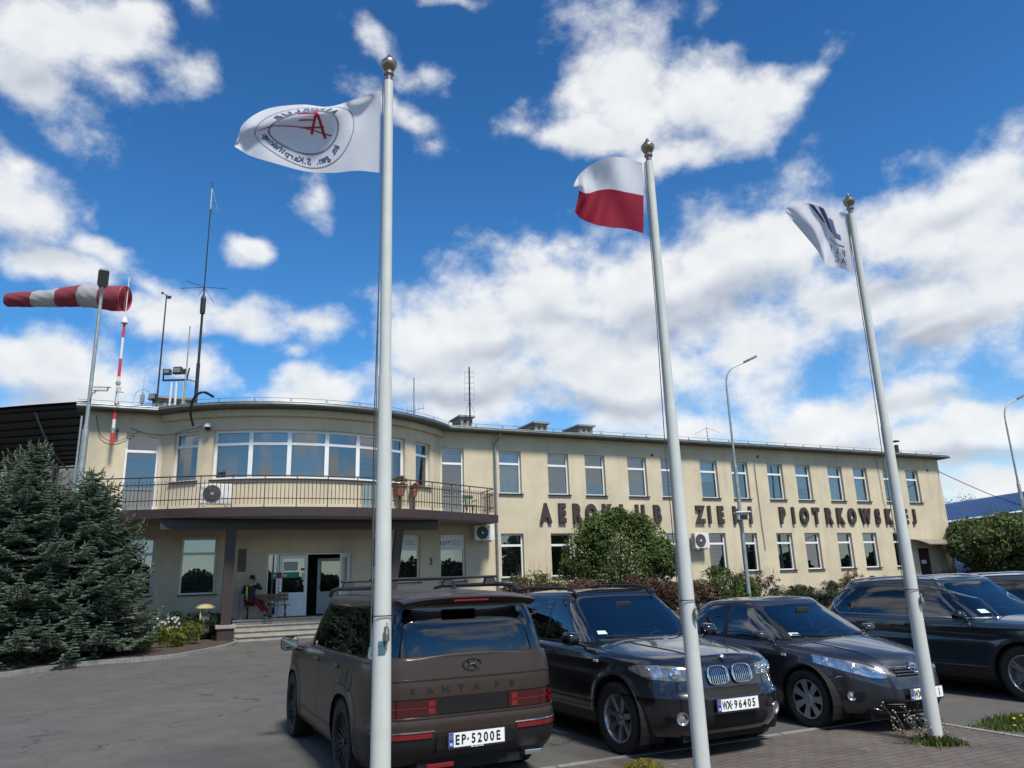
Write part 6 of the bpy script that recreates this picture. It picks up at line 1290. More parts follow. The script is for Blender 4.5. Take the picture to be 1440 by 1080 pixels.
def crown(lumps, n, size, fill=.35, asp=.55, low=None):
    tot = sum((l[3]*l[4]*l[5])**.667 for l in lumps); Ps = []; Ns = []
    for (x, y, z, a, b, c) in lumps:
        k = int(n*(a*b*c)**.667/tot); d = unit(rg.normal(0, 1, (k, 3))); r = 1-np.abs(rg.normal(0, fill, k)); r = np.clip(r, .1, 1.08)
        # clumps: bunch the directions round a set of shoots
        K_ = max(6, k//45); cd = unit(rg.normal(0, 1, (K_, 3))); pick = cd[rg.integers(0, K_, k)]; d = unit(pick+rg.normal(0, .20, (k, 3))); rr = (r*(1+.10*rg.normal(0, 1, K_)[rg.integers(0, K_, k)]*0))[:, None]
        P = np.array([x, y, z])+d*rr*np.array([a, b, c]); Ps.append(P); Ns.append(d)
    P = np.concatenate(Ps); N_ = np.concatenate(Ns)
    if low is not None: k = P[:, 2] > low; P, N_ = P[k], N_[k]
    return leaves(P, N_, size, asp)
def stems(root, h, spread, n=7, r=.02, base=(0, 0, 0), name='stems', m=None):
    q = MB()
    for i in range(n):
        a = random.uniform(0, 6.28); s_ = random.uniform(.3, 1)*spread; p = Vector(base)+Vector((random.uniform(-.08, .08), random.uniform(-.08, .08), 0)); q.tube([p, p+Vector((math.cos(a)*s_*.35, math.sin(a)*s_*.35, h*.5)), p+Vector((math.cos(a)*s_*.8, math.sin(a)*s_*.8, h*random.uniform(.8, 1.0)))], [r, r*.7, r*.25], 5)
    return q.build(name, m or M['bark'], root)
def shrub(name, label, cat, loc_, lumps, n, size, m, group=None, asp=.55, twigs=0, th=None, fill=.35, stem=True, extra=None):
    root = empty(name, loc_, 0, label, cat, group); V, F = crown(lumps, n, size, fill, asp, low=.01); mesh_np('foliage', V, F, m, root)
    top = max(l[2]+l[5] for l in lumps); w_ = max(max(abs(l[0])+l[3], abs(l[1])+l[4]) for l in lumps)
    if stem: stems(root, top*.8, w_*.7, 8, .012+.012*top)
    if twigs:
        q = MB()
        for i in range(twigs):
            l = random.choice(lumps); a = random.uniform(0, 6.28); e = random.uniform(.2, 1.4); d = Vector((math.cos(a)*math.cos(e), math.sin(a)*math.cos(e), math.sin(e))); p = Vector(l[:3]); q_ = p+Vector((d.x*l[3], d.y*l[4], d.z*l[5])); t = q_+(d+Vector((0, 0, .5)))*random.uniform(.1, .3)*(th or top)*.6
            q.tube([p.lerp(q_, .5), q_, t], [.010, .006, .003], 4)
            if extra: pass
        q.build('twigs', M['twig'], root)
    return root
def lumpy(w_, d, h, n, seed=0, base=.5):
    rnd = random.Random(seed); out = [(0, 0, h*.5, w_*.38, d*.38, h*.5)]
    for i in range(n):
        a = rnd.uniform(0, 6.28); e = rnd.uniform(-.3, 1.2); s_ = rnd.uniform(.30, .5); x, y = math.cos(a)*math.cos(e)*w_*.5*(1-s_*.5), math.sin(a)*math.cos(e)*d*.5*(1-s_*.5); z = h*.5+math.sin(e)*h*.5*(1-s_*.55); r = s_*.5*min(w_, h*1.3)
        out.append((x, y, max(z, r*.5), r*1.1, r, r*.85))
    return out
def spruce(label, x, y, H_, Rb, seed, n_wh, z0=.25):
    rnd = np.random.default_rng(seed); gzv = gz(x, y); root = empty('spruce_tree', (x, y, gzv), 0, label, 'tree', 'blue spruces left of the entrance')
    q = MB(); q.lathe([(.16, -.1), (.12, H_*.3), (.06, H_*.75), (.012, H_*1.0)], n=10); q.build('trunk', M['bark'], root, smooth=True)
    Vs = []; Tw = []; br = MB(); 
    for k in range(n_wh):
        f = (k+.3)/n_wh; z = z0+f**.95*(H_-z0-.1); Lb = Rb*(1-f)**.78*(.78+.35*rnd.random())+.10; nb = int(rnd.integers(6, 9)) if f < .8 else 5; ph = rnd.random()*6.28
        for b in range(nb):
            a = ph+6.283*b/nb+rnd.normal(0, .15); L_ = Lb*rnd.uniform(.75, 1.15); droop = .32*(1-f)-.25*f
            d = np.array([math.cos(a), math.sin(a), 0]); side = np.array([-d[1], d[0], 0]); nseg = max(5, int(L_/.09)); t = np.linspace(.08, 1, nseg)
            P = d*(t*L_)[:, None]+np.array([0, 0, 1.])*(z-droop*L_*np.sin(t*2.0)*1.0+(.28*L_*t**3))[:, None]+side*(.06*L_*np.sin(t*3+rnd.random()*6))[:, None]
            br.tube([tuple(p) for p in P[::max(1, nseg//5)]], .014*(1-f)+.006, 4, cap=False)
            for i in range(nseg):
                tt = t[i]; ls = (.42*L_*(1-tt)**.75+.10)*rnd.uniform(.7, 1.15)
                ls = min(ls, .75)
                for s_ in (-1, 1):
                    dd = unit(d*.62+side*s_*1.0+np.array([0, 0, rnd.normal(-.05, .12)])); Tw.append((P[i], dd, ls))
                    if ls > .22:                        # secondary sprays
                        m_ = int(ls/.065)
                        for j in range(m_):
                            g = (j+1)/(m_+1); pp = P[i]+dd*ls*g; 
                            for s2 in (-1, 1): Tw.append((pp, unit(dd*.6+np.cross([0, 0, 1], dd)*s2*.8+np.array([0, 0, rnd.normal(.05, .2)])), .115*rnd.uniform(.7, 1.3)*(1.15-.5*g)))
            Tw.append((P[-1], unit(P[-1]-P[-2]+np.array([0, 0, .12])), .16))
    Tw.append((np.array([0, 0, H_-.3]), np.array([0, 0, 1.]), .42))
    A = np.array([t[0] for t in Tw]); B = np.array([t[1] for t in Tw]); L_ = np.array([t[2] for t in Tw])[:, None]; n = len(A)
    up = unit(np.cross(B, rnd.normal(0, 1, (n, 3)))); sd_ = np.cross(B, up); w_ = np.minimum(.021, L_*.13+.005); V = []
    for ax in (up, sd_):
        V.append(np.stack([A-ax*w_*.7, A+B*L_*.55-ax*w_, A+B*L_, A+B*L_*.55+ax*w_, A+ax*w_*.7, ], 1))
    V = np.concatenate(V).reshape(-1, 3); F = np.arange(len(V)).reshape(-1, 5); mesh_np('needles', V, F, M['spruce'], root); br.build('branches', M['bark'], root, fix=False); return root
p = gp(62, 948); spruce('tall blue spruce at the left edge reaching above the balcony', -13.55, 21.1, 6.0, 2.6, 3, 31)
spruce('second blue spruce with its tip just left of the taller one', -14.85, 22.3, 6.0, 2.4, 5, 28)
spruce('lower blue spruce whose branches reach towards the flower bed', -12.5, 22.2, 5.35, 2.55, 8, 27, .75)
spruce('smallest blue spruce cut off by the left edge', -15.4, 20.0, 4.2, 2.1, 9, 20)
def fpos(px, t): s_, _ = FP(px, 820, t); return s_
def fshrub(name, label, cat, px0, px1, pytop, t, dep, n, size, m, seed, group=None, **k):
    s0, s1 = fpos(px0, t), fpos(px1, t); sc = (s0+s1)/2; _, z = FP((px0+px1)/2, pytop, t); p = FW(sc, t, .13); return shrub(name, label, cat, p, lumpy((s1-s0)*K, dep, (z-.13)*K, k.pop('lumps', 9), seed), n, size, m, group, **k)
sa_, sb_ = fpos(786, 3.0), fpos(950, 3.0); _, zt2 = FP(868, 708, 3.0); W2 = (sb_-sa_)*K; H2 = (zt2-.1)*K; lr = random.Random(5)
LB = [(0, 0, H2*.50, W2*.42, 1.9, H2*.46)]
for i in range(26):
    a = lr.uniform(-.25, math.pi+.25); e = lr.uniform(-.9, .9); LB.append((math.cos(a)*math.cos(e)*W2*.36, -abs(math.sin(e))*1.4+lr.uniform(-.3, .8), H2*.50+math.sin(a)*math.cos(e)*H2*.36, lr.uniform(.42, .7), lr.uniform(.4, .6), lr.uniform(.35, .55)))
shrub('round_bush', 'big round green bush hiding part of the wall lettering', 'bush', FW((sa_+sb_)/2, 3.0, .13), LB, 42000, .058, M['leaf'], fill=.25, twigs=24, th=1.2)
for i, (a, b, tp, lab) in enumerate(((700, 790, 818, 'low red-brown hedge behind the brown SUV roof'), (775, 870, 811, 'red-brown hedge in front of the big round bush'), (860, 945, 812, 'red-brown hedge under the right side of the big bush'), (930, 1000, 815, 'red-brown hedge just right of the middle flagpole'))):
    fshrub('barberry_hedge', lab, 'hedge', a, b, tp, 5.2, 1.8, 9000, .045, M['barberry'], 30+i, 'red-brown hedge plants behind the cars', twigs=26, fill=.3)
fshrub('flowering_shrub', 'loose green shrub with bare twigs beside the downpipe', 'shrub', 715, 790, 800, 4.4, 2.0, 5200, .05, M['leaf'], 41, twigs=60, th=1.6, fill=.45)
fshrub('flowering_shrub', 'green shrub under the wing air conditioner', 'shrub', 972, 1050, 795, 4.8, 2.2, 8500, .05, M['leaf'], 42, twigs=40, fill=.4)
fshrub('flowering_shrub', 'dark twiggy shrub at the foot of the street lamp', 'shrub', 1030, 1095, 806, 4.6, 1.8, 3200, .045, M['barberry'], 43, twigs=70, th=1.5, fill=.45)
for i, (a, b, tp, lab) in enumerate(((1080, 1128, 822, 'low dark juniper left of the next one behind the grey saloon'), (1118, 1166, 826, 'low dark juniper in the middle behind the grey saloon'), (1152, 1210, 818, 'low dark juniper beside the rear of the teal SUV'), (1200, 1290, 812, 'low dark juniper hidden behind the teal SUV roof'))):
    fshrub('juniper_shrub', lab, 'shrub', a, b, tp, 4.2, 1.7, 7000, .05, M['juniper'], 50+i, 'low junipers along the wing', asp=.25, fill=.3)
fshrub('golden_shrub', 'small golden-brown shrub below the wing windows', 'shrub', 1188, 1212, 799, 2.6, .8, 2200, .04, mat('golden_leaves', (.17, .115, .03), .8, var=.3), 61, twigs=12)
fshrub('blossom_shrub', 'twiggy shrub with pale blossom by the building corner', 'shrub', 1318, 1405, 793, 1.2, 2.6, 5200, .05, M['barberry'], 62, twigs=90, th=1.3, fill=.5)
pb = at(1412, 815, 45); shrub('tall_hedge', 'large dense green hedge right of the building', 'hedge', (pb.x, pb.y, .1), lumpy(5.4, 4.5, 4.6, 16, 77), 30000, .10, M['hedge'], twigs=60, fill=.22)
pb = at(1500, 815, 46); shrub('tall_hedge', 'dense green hedge at the right edge of the photo', 'hedge', (pb.x, pb.y, .1), lumpy(8.5, 4.5, 5.6, 14, 78), 16000, .11, M['hedge'], fill=.22)
# bed at the left: junipers at the wall, golden box balls, white flowers
for i, (px, py, w_, h, lab) in enumerate(((205, 893, 1.9, 1.1, 'dark low juniper beside the spruce branches'), (240, 890, 1.8, 1.0, 'dark low juniper behind the white flowers'), (275, 888, 1.7, 1.0, 'dark low juniper behind the yellow-capped litter bin'), (308, 884, 1.3, 1.0, 'dark low juniper beside the porch column'))):
    p = FW(fpos(px, .95), .95, .13); shrub('juniper_shrub', lab, 'shrub', p, lumpy(w_, 1.2, h, 7, 80+i), 5200, .045, M['juniper'], 'junipers along the wall by the entrance', asp=.25)
for i, (px, py, w_, h, lab) in enumerate(((168, 922, .52, .45, 'leftmost small golden box ball in the bed'), (183, 921, .42, .38, 'golden box ball second from the left, lowest'), (201, 920, .48, .42, 'golden box ball third from the left'), (234, 914, .75, .70, 'wide golden box ball below the white flowers'), (250, 912, .50, .50, 'small golden box ball between two wider ones'), (268, 909, .78, .80, 'tall golden box ball left of the litter bin'), (303, 901, .80, .95, 'tallest golden box ball, right of the litter bin'))):
    p = gp(px, py); shrub('box_ball', lab, 'shrub', p, lumpy(w_, w_, h, 8, 90+i), 3600, .022, M['box'], 'golden box balls in the bed', asp=.4, stem=False)
p = FW(fpos(243, 2.1), 2.1, .13); fl = empty('white_flowers', p, 0, 'cluster of white flowers on thin stems in the bed', 'flowers'); q = MB(); st = MB()
for i in range(26):
    x, y, h = random.uniform(-.45, .45), random.uniform(-.3, .3), random.uniform(.55, .95); st.tube([(x, y, 0), (x+random.uniform(-.05, .05), y, h)], .005, 4); c = Vector((x, y, h))
    q = MB()
    for k in range(5): a = 6.283*k/5; q.quad(c, c+Vector((.035*math.cos(a-.4), -.01, .035*math.sin(a-.4))), c+Vector((.055*math.cos(a), -.02, .055*math.sin(a))), c+Vector((.035*math.cos(a+.4), -.01, .035*math.sin(a+.4))))
    q.build('bloom', M['petal'], fl, fix=False)
st.build('stems', M['grass'], fl)
def blades(n, w_, d, h, c=(0, 0)):
    x = rg.normal(0, w_*.38, n)+c[0]; y = rg.normal(0, d*.38, n)+c[1]; z = np.zeros(n); L_ = h*rg.uniform(.4, 1.1, n)*np.exp(-((x-c[0])/w_)**2); a = rg.uniform(0, 6.28, n); ln = rg.uniform(.1, .7, n); wd = .006
    P = np.stack([x, y, z], 1); D_ = np.stack([np.cos(a)*ln, np.sin(a)*ln, np.ones(n)], 1); D_ = unit(D_)*L_[:, None]; S_ = np.stack([-np.sin(a), np.cos(a), np.zeros(n)], 1)*wd
    V = np.stack([P-S_, P+S_, P+D_*.6+S_*.8, P+D_+np.array([0, 0, -1])*(L_*.12)[:, None], P+D_*.6-S_*.8], 1).reshape(-1, 3); return V, np.arange(5*n).reshape(n, 5)
x3, y3 = POLES[2]; V, F = blades(2600, .27, .22, .11); g3 = mesh_np('grass_tuft', V, F, M['grass'], None, label='ring of weeds growing round the foot of the right flagpole', cat='grass'); g3.location = (x3, y3-.02, 0)
wd_ = empty('tall_weeds', (x3-.12, y3-.03, 0), 0, 'dry weed stalks with small flower heads leaning on the right flagpole', 'weeds'); q = MB(); hd = MB()
for i in range(22):
    x, y = random.gauss(-.03, .13), random.gauss(0, .1); h = random.uniform(.16, .55)*(1 if i < 9 else .55); t = Vector((x+random.uniform(-.14, .06), y, h)); q.tube([(x, y, 0), Vector((x, y, 0)).lerp(t, .5)+Vector((.02, 0, .02)), t], .003, 4); hd.lathe([(0, -.012), (.012, 0), (0, .014)], t, n=6)
    for k in range(3): u = random.uniform(.3, .9); c = Vector((x, y, 0)).lerp(t, u); e_ = c+Vector((random.uniform(-.05, .05), random.uniform(-.04, .04), .04)); q.tube([c, e_], .002, 3); hd.lathe([(0, -.008), (.009, 0), (0, .009)], e_, n=5)
q.build('stalks', M['twig'], wd_); hd.build('seed_heads', mat('seed_head', (.30, .27, .2), .9), wd_)
pg = gp(1440, 1022); V, F = blades(8000, .72, .42, .13); g4 = mesh_np('grass_clump', V, F, M['grass'], None, label='grass clump with dandelions at the right edge of the paving', cat='grass'); g4.location = (pg.x+.22, pg.y, 0)
dn = MB()
for i in range(22): c = Vector((pg.x+.22+random.gauss(0, .27), pg.y+random.gauss(-.06, .14), random.uniform(.05, .11))); dn.lathe([(0, .008), (.016, .006), (.017, 0), (0, -.004)], c, n=7)
dn.build('dandelions', M['yellow'], None, label='yellow dandelion heads dotted over the grass clump', cat='flowers', kind='stuff')
pc = gp(905, 1094); shrub('golden_conifer', 'small golden conifer tuft at the bottom edge in front of the black SUV', 'shrub', (pc.x, pc.y, 0), [(0, 0, .06, .20, .17, .10), (.10, 0, .06, .12, .12, .07), (-.1, 0, .05, .12, .12, .07)], 5200, .014, leafmat('golden_needles', (.17, .15, .025), .4, 14), asp=.22, stem=False, fill=.25)
# trees beyond the building and all round the yard
def bare_tree(name, label, p, H_, W_, n, m, seed, group=None):
    rnd = random.Random(seed); root = empty(name, p, 0, label, 'tree', group); q = MB(); tips = []
    def grow(a, d, L_, r, dep):
        b = a+d*L_; q.tube([a, a.lerp(b, .5)+Vector((rnd.uniform(-.05, .05), rnd.uniform(-.05, .05), 0))*L_, b], [r, r*.8, r*.62], 5, cap=False)
        if dep == 0: tips.append(b); return
        for i in range(rnd.randint(2, 3)+(dep == 4)):
            nd_ = (d+Vector((rnd.gauss(0, .5)*W_, rnd.gauss(0, .5)*W_, rnd.gauss(.12, .22)))).normalized(); grow(b, nd_, L_*rnd.uniform(.6, .82), r*.6, dep-1)
    grow(Vector((0, 0, 0)), Vector((0, 0, 1)), H_*.28, H_*.02, 5); q.build('trunk', M['bark'], root)
    T_ = np.array([t[:] for t in tips]); P = np.repeat(T_, max(1, n//len(T_)), 0)+rg.normal(0, H_*.035, (len(T_)*max(1, n//len(T_)), 3)); V, F = leaves(P, np.tile([0, 0, 1.], (len(P), 1)), H_*.008); mesh_np('crown', V, F, m, root); return root
pt = at(1345, 790, 78); bare_tree('sparse_tree', 'sparse spring tree rising behind the blue roof', (pt.x, pt.y, 0), 10.5, .9, 1500, mat('budding_leaves', (.10, .09, .05), .9, var=.3), 4)
pt = at(1362, 790, 84); bare_tree('sparse_tree', 'fainter sparse tree just right of the one behind the blue roof', (pt.x, pt.y, 0), 9.2, .9, 1200, bpy.data.materials['budding_leaves'], 9)
Ps = []; 
for i in range(110):
    a = 2*math.pi*i/110+random.uniform(-.02, .02); d = random.uniform(105, 150); x, y = d*math.sin(a), d*math.cos(a)
    if abs(math.degrees(math.atan2(x, y))) < 18 : pass
    h = random.uniform(4, 7) if y > 0 else random.uniform(5.5, 9); k = 1500
    dd = unit(rg.normal(0, 1, (k, 3))); Ps.append(np.array([x, y, h*.45])+dd*np.array([h*.6, h*.6, h*.52])*np.clip(1-np.abs(rg.normal(0, .35, k)), .05, 1)[:, None])
P = np.concatenate(Ps); V, F = leaves(P, np.tile([0, 0, 1.], (len(P), 1)), .50, .8, 2); mesh_np('distant_woods', V, F, leafmat('wood_leaves', (.055, .070, .038), .4, .1, trans=.05), None, label='far-off belt of dark trees round the airfield', cat='woods', kind='stuff')
for i, (x, y, h, w_, lab) in enumerate(((-22, 9, 9, 7, 'tall leafy tree across the yard to the left of the photographer'),)):
    root = shrub('leafy_tree', lab, 'tree', (x, y, 0), [(l[0], l[1], l[2]+h*.25, *l[3:]) for l in lumpy(w_, w_, h*.8, 12, 200+i)], 9000, .16, M['hedge'], stem=False); q = MB(); q.lathe([(.28, 0), (.2, h*.4), (.08, h*.8)], n=10); q.build('trunk', M['bark'], root, smooth=True)
# ---------------------------------------------------------------- street lamps
def lamp_post(label, loc_, H_, r0, r1, style, az_):
    root = empty('street_lamp', loc_, az_, label, 'street lamp', 'street lamps round the yard'); q = MB(); hs = H_*.58
    q.lathe([(r0*1.25, 0), (r0*1.25, .35), (r0, .36), (r0*.92, hs), (r1*1.25, hs+.02), (r1*1.25, hs+.14), (r1, hs+.15), (r1*.85, H_-(.0 if style == 'top' else 1.1))], n=14); q.build('pole', M['steel'], root, smooth=35)
    h = MB()
    if style == 'arm':
        pts = [(0, 0, H_-1.15), (.02, 0, H_-.75), (.12, 0, H_-.42), (.32, 0, H_-.18), (.62, 0, H_-.02), (.95, 0, H_+.10)]; a = MB(); a.tube(smooth_path(pts, 5), r1*.7, 8); a.build('arm', M['steel'], root, smooth=True)
        m = Matrix.Rotation(R(-24), 3, 'Y'); h.prism([(-.05, -.07), (.18, -.13), (.55, -.13), (.62, -.08), (.62, .08), (.55, .13), (.18, .13), (-.05, .07)], -.035, .05, M=Matrix.Translation((.93, 0, H_+.10)) @ m.to_4x4())
    else:
        m = Matrix.Rotation(R(28), 3, 'Y'); h.prism([(-.05, -.10), (.10, -.17), (.62, -.17), (.70, -.12), (.70, .12), (.62, .17), (.10, .17), (-.05, .10)], -.04, .05, M=Matrix.Translation((.0, 0, H_+.02)) @ Matrix.Rotation(R(-38), 4, 'Y'))
    h.build('lamp_head', M['grey'], root, bevel=.015); return root
def cctv(root_, loc_, rz, label):
    T_ = empty('security_camera', loc_, rz, label, 'camera'); q = MB(); q.box((.26, 0, .06), (.46, .13, .12)); q.box((.29, 0, .128), (.56, .16, .012)); q.build('camera_housing', M['acwhite'], T_, bevel=.012)
    q = MB(); q.tube([(0, 0, -.10), (.08, 0, -.08), (.14, 0, -.01)], .022, 8); q.box((0, 0, -.10), (.05, .10, .12)); q.build('bracket', M['steel'], T_); q = MB(); q.lathe([(0, .01), (.045, .01), (.045, 0)], (.49, 0, .06), M=Matrix.Rotation(R(90), 3, 'Y'), n=16); q.build('lens_window', M['black'], T_); return T_
Y1 = 24.4; b1 = at(108, 745, Y1); t1 = at(140.5, 404, Y1); bx, by = (b1.x+t1.x)/2, Y1
lamp_post('tall grey street lamp standing behind the spruces with a camera halfway up', (bx, by, gz(bx, by)), t1.z-gz(bx, by), .115, .065, 'top', math.atan2(-by, -bx))
pc = at(126, 551, Y1); cctv(None, (bx+.12, by-.13, pc.z), R(12), 'white security camera pointing right on the left street lamp'); 
q = MB(); pj = at(115, 690, Y1-.15); q.box(pj, (.28, .12, .10)); q.build('junction_box', M['acwhite'], None, bevel=.01, label='small white junction box fixed on the left street lamp', cat='junction box')
q = MB(); q.tube([(bx-.18, by, 0), (bx-.18, by, at(117, 585, Y1).z)], .035, 8); q.build('cable_pipe', M['steel'], None, smooth=True, label='thin grey pipe running up beside the left street lamp', cat='pipe')
Y2 = 31.5; b2 = at(1050, 806, Y2); t2_ = at(1031, 545, Y2); hx = at(1068, 503, Y2); lamp_post('slim street lamp with curved arm in front of the wing lettering', (b2.x, Y2, .1), hx.z-.35, .085, .050, 'arm', R(6))
pk = at(1042, 727, Y2); T_ = empty('floodlight', (pk.x, Y2-.12, pk.z), R(-90), 'white floodlight box on the curved street lamp in front of the letters', 'floodlight'); q = MB(); q.box((.12, 0, 0), (.30, .42, .26), top=1.0); q.box((.1, 0, .17), (.46, .60, .06)); q.build('housing', M['acwhite'], T_, bevel=.02); q = MB(); q.box((.275, 0, -.02), (.02, .32, .18)); q.lathe([(0, .02), (.06, .02), (.06, 0)], (.285, 0, -.02), M=Matrix.Rotation(R(90), 3, 'Y')); q.build('lamp_window', M['black'], T_)
Y3 = 37; b3 = at(1443, 745, Y3); hx3 = at(1441, 560, Y3); l3p = at(1415, 590, Y3); lamp_post('street lamp with curved arm cut off by the right edge of the photo', (at(1440, 720, Y3).x, Y3, 0), hx3.z-.1, .085, .05, 'arm', R(8))
pk = at(1438, 705, Y3); q = MB(); q.box((pk.x, Y3-.2, pk.z-.1), (.25, .22, .42)); q.build('box_on_lamp', M['acwhite'], None, bevel=.02, label='white box camera fixed on the lamp at the right edge', cat='camera')
# ---------------------------------------------------------------- windsock on the wall
def facepos(px, py, t): s_, z_ = FP(px, py, t); return FW(s_, t, z_), s_, z_
pA, sA, zA = facepos(157, 625, .4); _, _, zB = facepos(172, 455, .4); root = empty('windsock', pA, 0, 'red and white striped windsock on a red and white mast fixed to the wall', 'windsock')
H_ = (zB-zA)*K; q = MB(); cols = [(0, .11, 'red'), (.11, .28, 'pw'), (.28, .36, 'red')]; seg = [0, .095, .20, .33, .55, .70, .88, 1.0]
M['pw'] = mat('mast_white', (.60, .61, .60), .5); M['sockred'] = cloth('sock_red', (.30, .06, .08)); M['sockwhite'] = cloth('sock_white', (.46, .46, .47)) 
for i in range(len(seg)-1): q = MB(); q.lathe([(.062-.016*seg[i], seg[i]*H_), (.062-.016*seg[i+1], seg[i+1]*H_)], n=14); q.build('mast_band', M['red'] if i % 2 == 0 else M['pw'], root, smooth=True)
q = MB(); q.lathe([(.04, H_), (.13, H_+.02), (.13, H_+.10), (.06, H_+.26), (.0, H_+.27)], n=14); q.tube([(0, 0, H_+.2), (0, 0, H_+1.9)], .018, 8); q.build('pivot', M['pw'], root, smooth=40)
q = MB(); 
for z in (.55, 2.3): q.tube([(0, 0, z), tuple(NN*-.42+Vector((0, 0, z)))], .03, 6); q.lathe([(.085, z-.05), (.085, z+.05)], n=12)
q.build('wall_bracket', M['steel'], root)
Yc = pA.y; sock = [(176, 420, 17.5), (160, 419.5, 17.5), (145, 418.5, 16.5), (131, 417, 15.5), (119, 415.5, 16.5), (116, 415.5, 15.2), (100, 417, 14.2), (84, 418.5, 13), (80, 419, 12.8), (64, 420, 11.5), (49, 420.5, 11), (30, 421, 10.5), (11, 421.5, 9.5)]
ring_ = lambda k: k
C_ = [at(x, y, Yc-.1)-pA for x, y, r in sock]; sc_ = (at(100, 420, Yc)-at(101, 420, Yc)).length
def sock_part(i0, i1, name, m):
    q = MB(); rows = []; us = np.linspace(i0, i1, (i1-i0)*5+1)
    for u in us:
        i = min(int(u), len(sock)-2); t = u-i; c = C_[i].lerp(C_[i+1], t); r = (sock[i][2]*(1-t)+sock[i+1][2]*t)*sc_; tilt = .12*r
        rows.append([c+Vector((tilt*math.sin(a), r*math.cos(a), r*math.sin(a)*(1+.02*math.sin(u*9+a*2))))+Vector((0, .012*math.sin(a*7+u*5), .012*math.cos(a*6+u*4))) for a in np.linspace(0, 2*math.pi, 33)])
    q.grid(rows); return q.build(name, m, root, smooth=70, fix=False)
sock_part(0, 2, 'sock_band', M['sockred']); sock_part(2, 5, 'sock_band', M['sockwhite']); sock_part(5, 7, 'sock_band', M['sockred']); sock_part(7, 10, 'sock_band', M['sockwhite']); sock_part(10, 12, 'sock_band', M['sockred'])
q = MB(); r = sock[0][2]*sc_; q.tube([C_[0]+Vector((.12*r*math.sin(a), r*math.cos(a), r*math.sin(a))) for a in np.linspace(0, 2*math.pi, 33)], .014, 6, cap=False)
q.tube([C_[0]+Vector((0, 0, r)), C_[0]+Vector((0, 0, -r))], .014, 6); q.build('frame_hoop', M['red'], root)
q = MB(); q.tube([(0, 0, H_*.40), (.1, -.25, H_*.41), (.55, -.6, H_*.385)], .014, 5); [q.tube([Vector((.1+.09*k, -.27-.07*k, H_*.41-.01*k)), Vector((.1+.09*k, -.27-.07*k, H_*.41-.01*k+.16))], .008, 4) for k in range(4)]; q.build('yagi_antenna', M['black'], root)
# ---------------------------------------------------------------- masts and antennas on the roof
def roofpos(px, py, t): s_, z_ = FP(px, py, t); return s_, z_
def mast(name, label, pb, pt, t, parts, cat='antenna', group='antenna masts on the roof'):
    s0, z0 = FP(*pb, t); _, z1 = FP(*pt, t); z0 = max(ZT+.15, z0-.3) if z0 > ZT else ZT+.15; b = FW(s0, t, ZT+.2); root = empty(name, b, 0, label, cat, group); H_ = (z1-ZT-.2)*K
    Z = lambda py, x=None: (FP(pt[0]+(pb[0]-pt[0])*(py-pt[1])/(pb[1]-pt[1]), py, t)[1]-ZT-.2)*K
    parts(root, H_, Z); return root
def m1(root, H_, Z):
    q = MB(); q.lathe([(.075, 0), (.075, H_*.22), (.055, H_*.22), (.05, Z(440)), (.028, Z(400)), (.024, Z(300)), (.018, H_)], n=10); q.build('mast', M['black'], root, smooth=35)
    q = MB(); q.lathe([(.10, Z(441)), (.11, Z(438)), (.11, Z(420)), (.07, Z(416))], n=10); q.build('coil_housing', M['black'], root)
    q = MB(); z = Z(404); [q.tube([(0, 0, z), (.95*math.cos(a), .95*math.sin(a), z-.05)], .012, 5) for a in (.1, 2.2, 3.25, 4.3)]; q.tube([(0, 0, z), (.45, 0, z-.7)], .01, 4); q.build('radial', M['black'], root)
    q = MB(); z = Z(291); [q.tube([(0, 0, z), (.42*math.cos(a), .42*math.sin(a), z-.25)], .008, 4) for a in (-.2, 1.8, 3.4)]; q.lathe([(.035, z-.1), (.04, z), (.035, z+.9), (.012, z+.92)], n=8); q.tube([(0, 0, z+.9), (.35, 0, z-.25)], .005, 4); q.build('whip_antenna', M['steel'], root)
mast('antenna_mast', 'tallest radio mast on the roof with crossed arms', (275, 563), (297, 255), -1.4, m1)
def m2(root, H_, Z):
    q = MB(); q.lathe([(.038, 0), (.032, H_*.6), (.026, H_-.05)], n=8); q.build('mast', M['black'], root)
    q = MB(); q.tube([(-.16, 0, H_+.05), (.14, 0, H_-.12)], .018, 5); q.lathe([(.0, .06), (.05, .03), (.05, -.03), (0, -.05)], (-.18, 0, H_+.06), n=8); q.box((.12, 0, H_-.14), (.16, .03, .12)); q.build('wind_vane', M['black'], root)
mast('weather_mast', 'thin black mast with a small wind vane, left of the floodlights', (221, 560), (227, 413), -1.6, m2, 'mast')
def m3(root, H_, Z):
    q = MB(); q.lathe([(.045, 0), (.04, H_*.52), (.03, H_*.52), (.028, H_)], n=8); q.build('mast', M['steel'], root)
    q = MB(); q.box((-.06, 0, H_*.5), (.12, .08, .22)); q.tube([(0, 0, H_*.42), (.5, 0, H_*.38)], .02, 5); q.tube([(0, 0, H_*.08), (.5, 0, H_*.03)], .02, 5); q.build('clamp', M['black'], root)
mast('antenna_mast', 'grey stick antenna between the floodlights and the tallest mast', (259, 560), (264, 458), -1.4, m3)
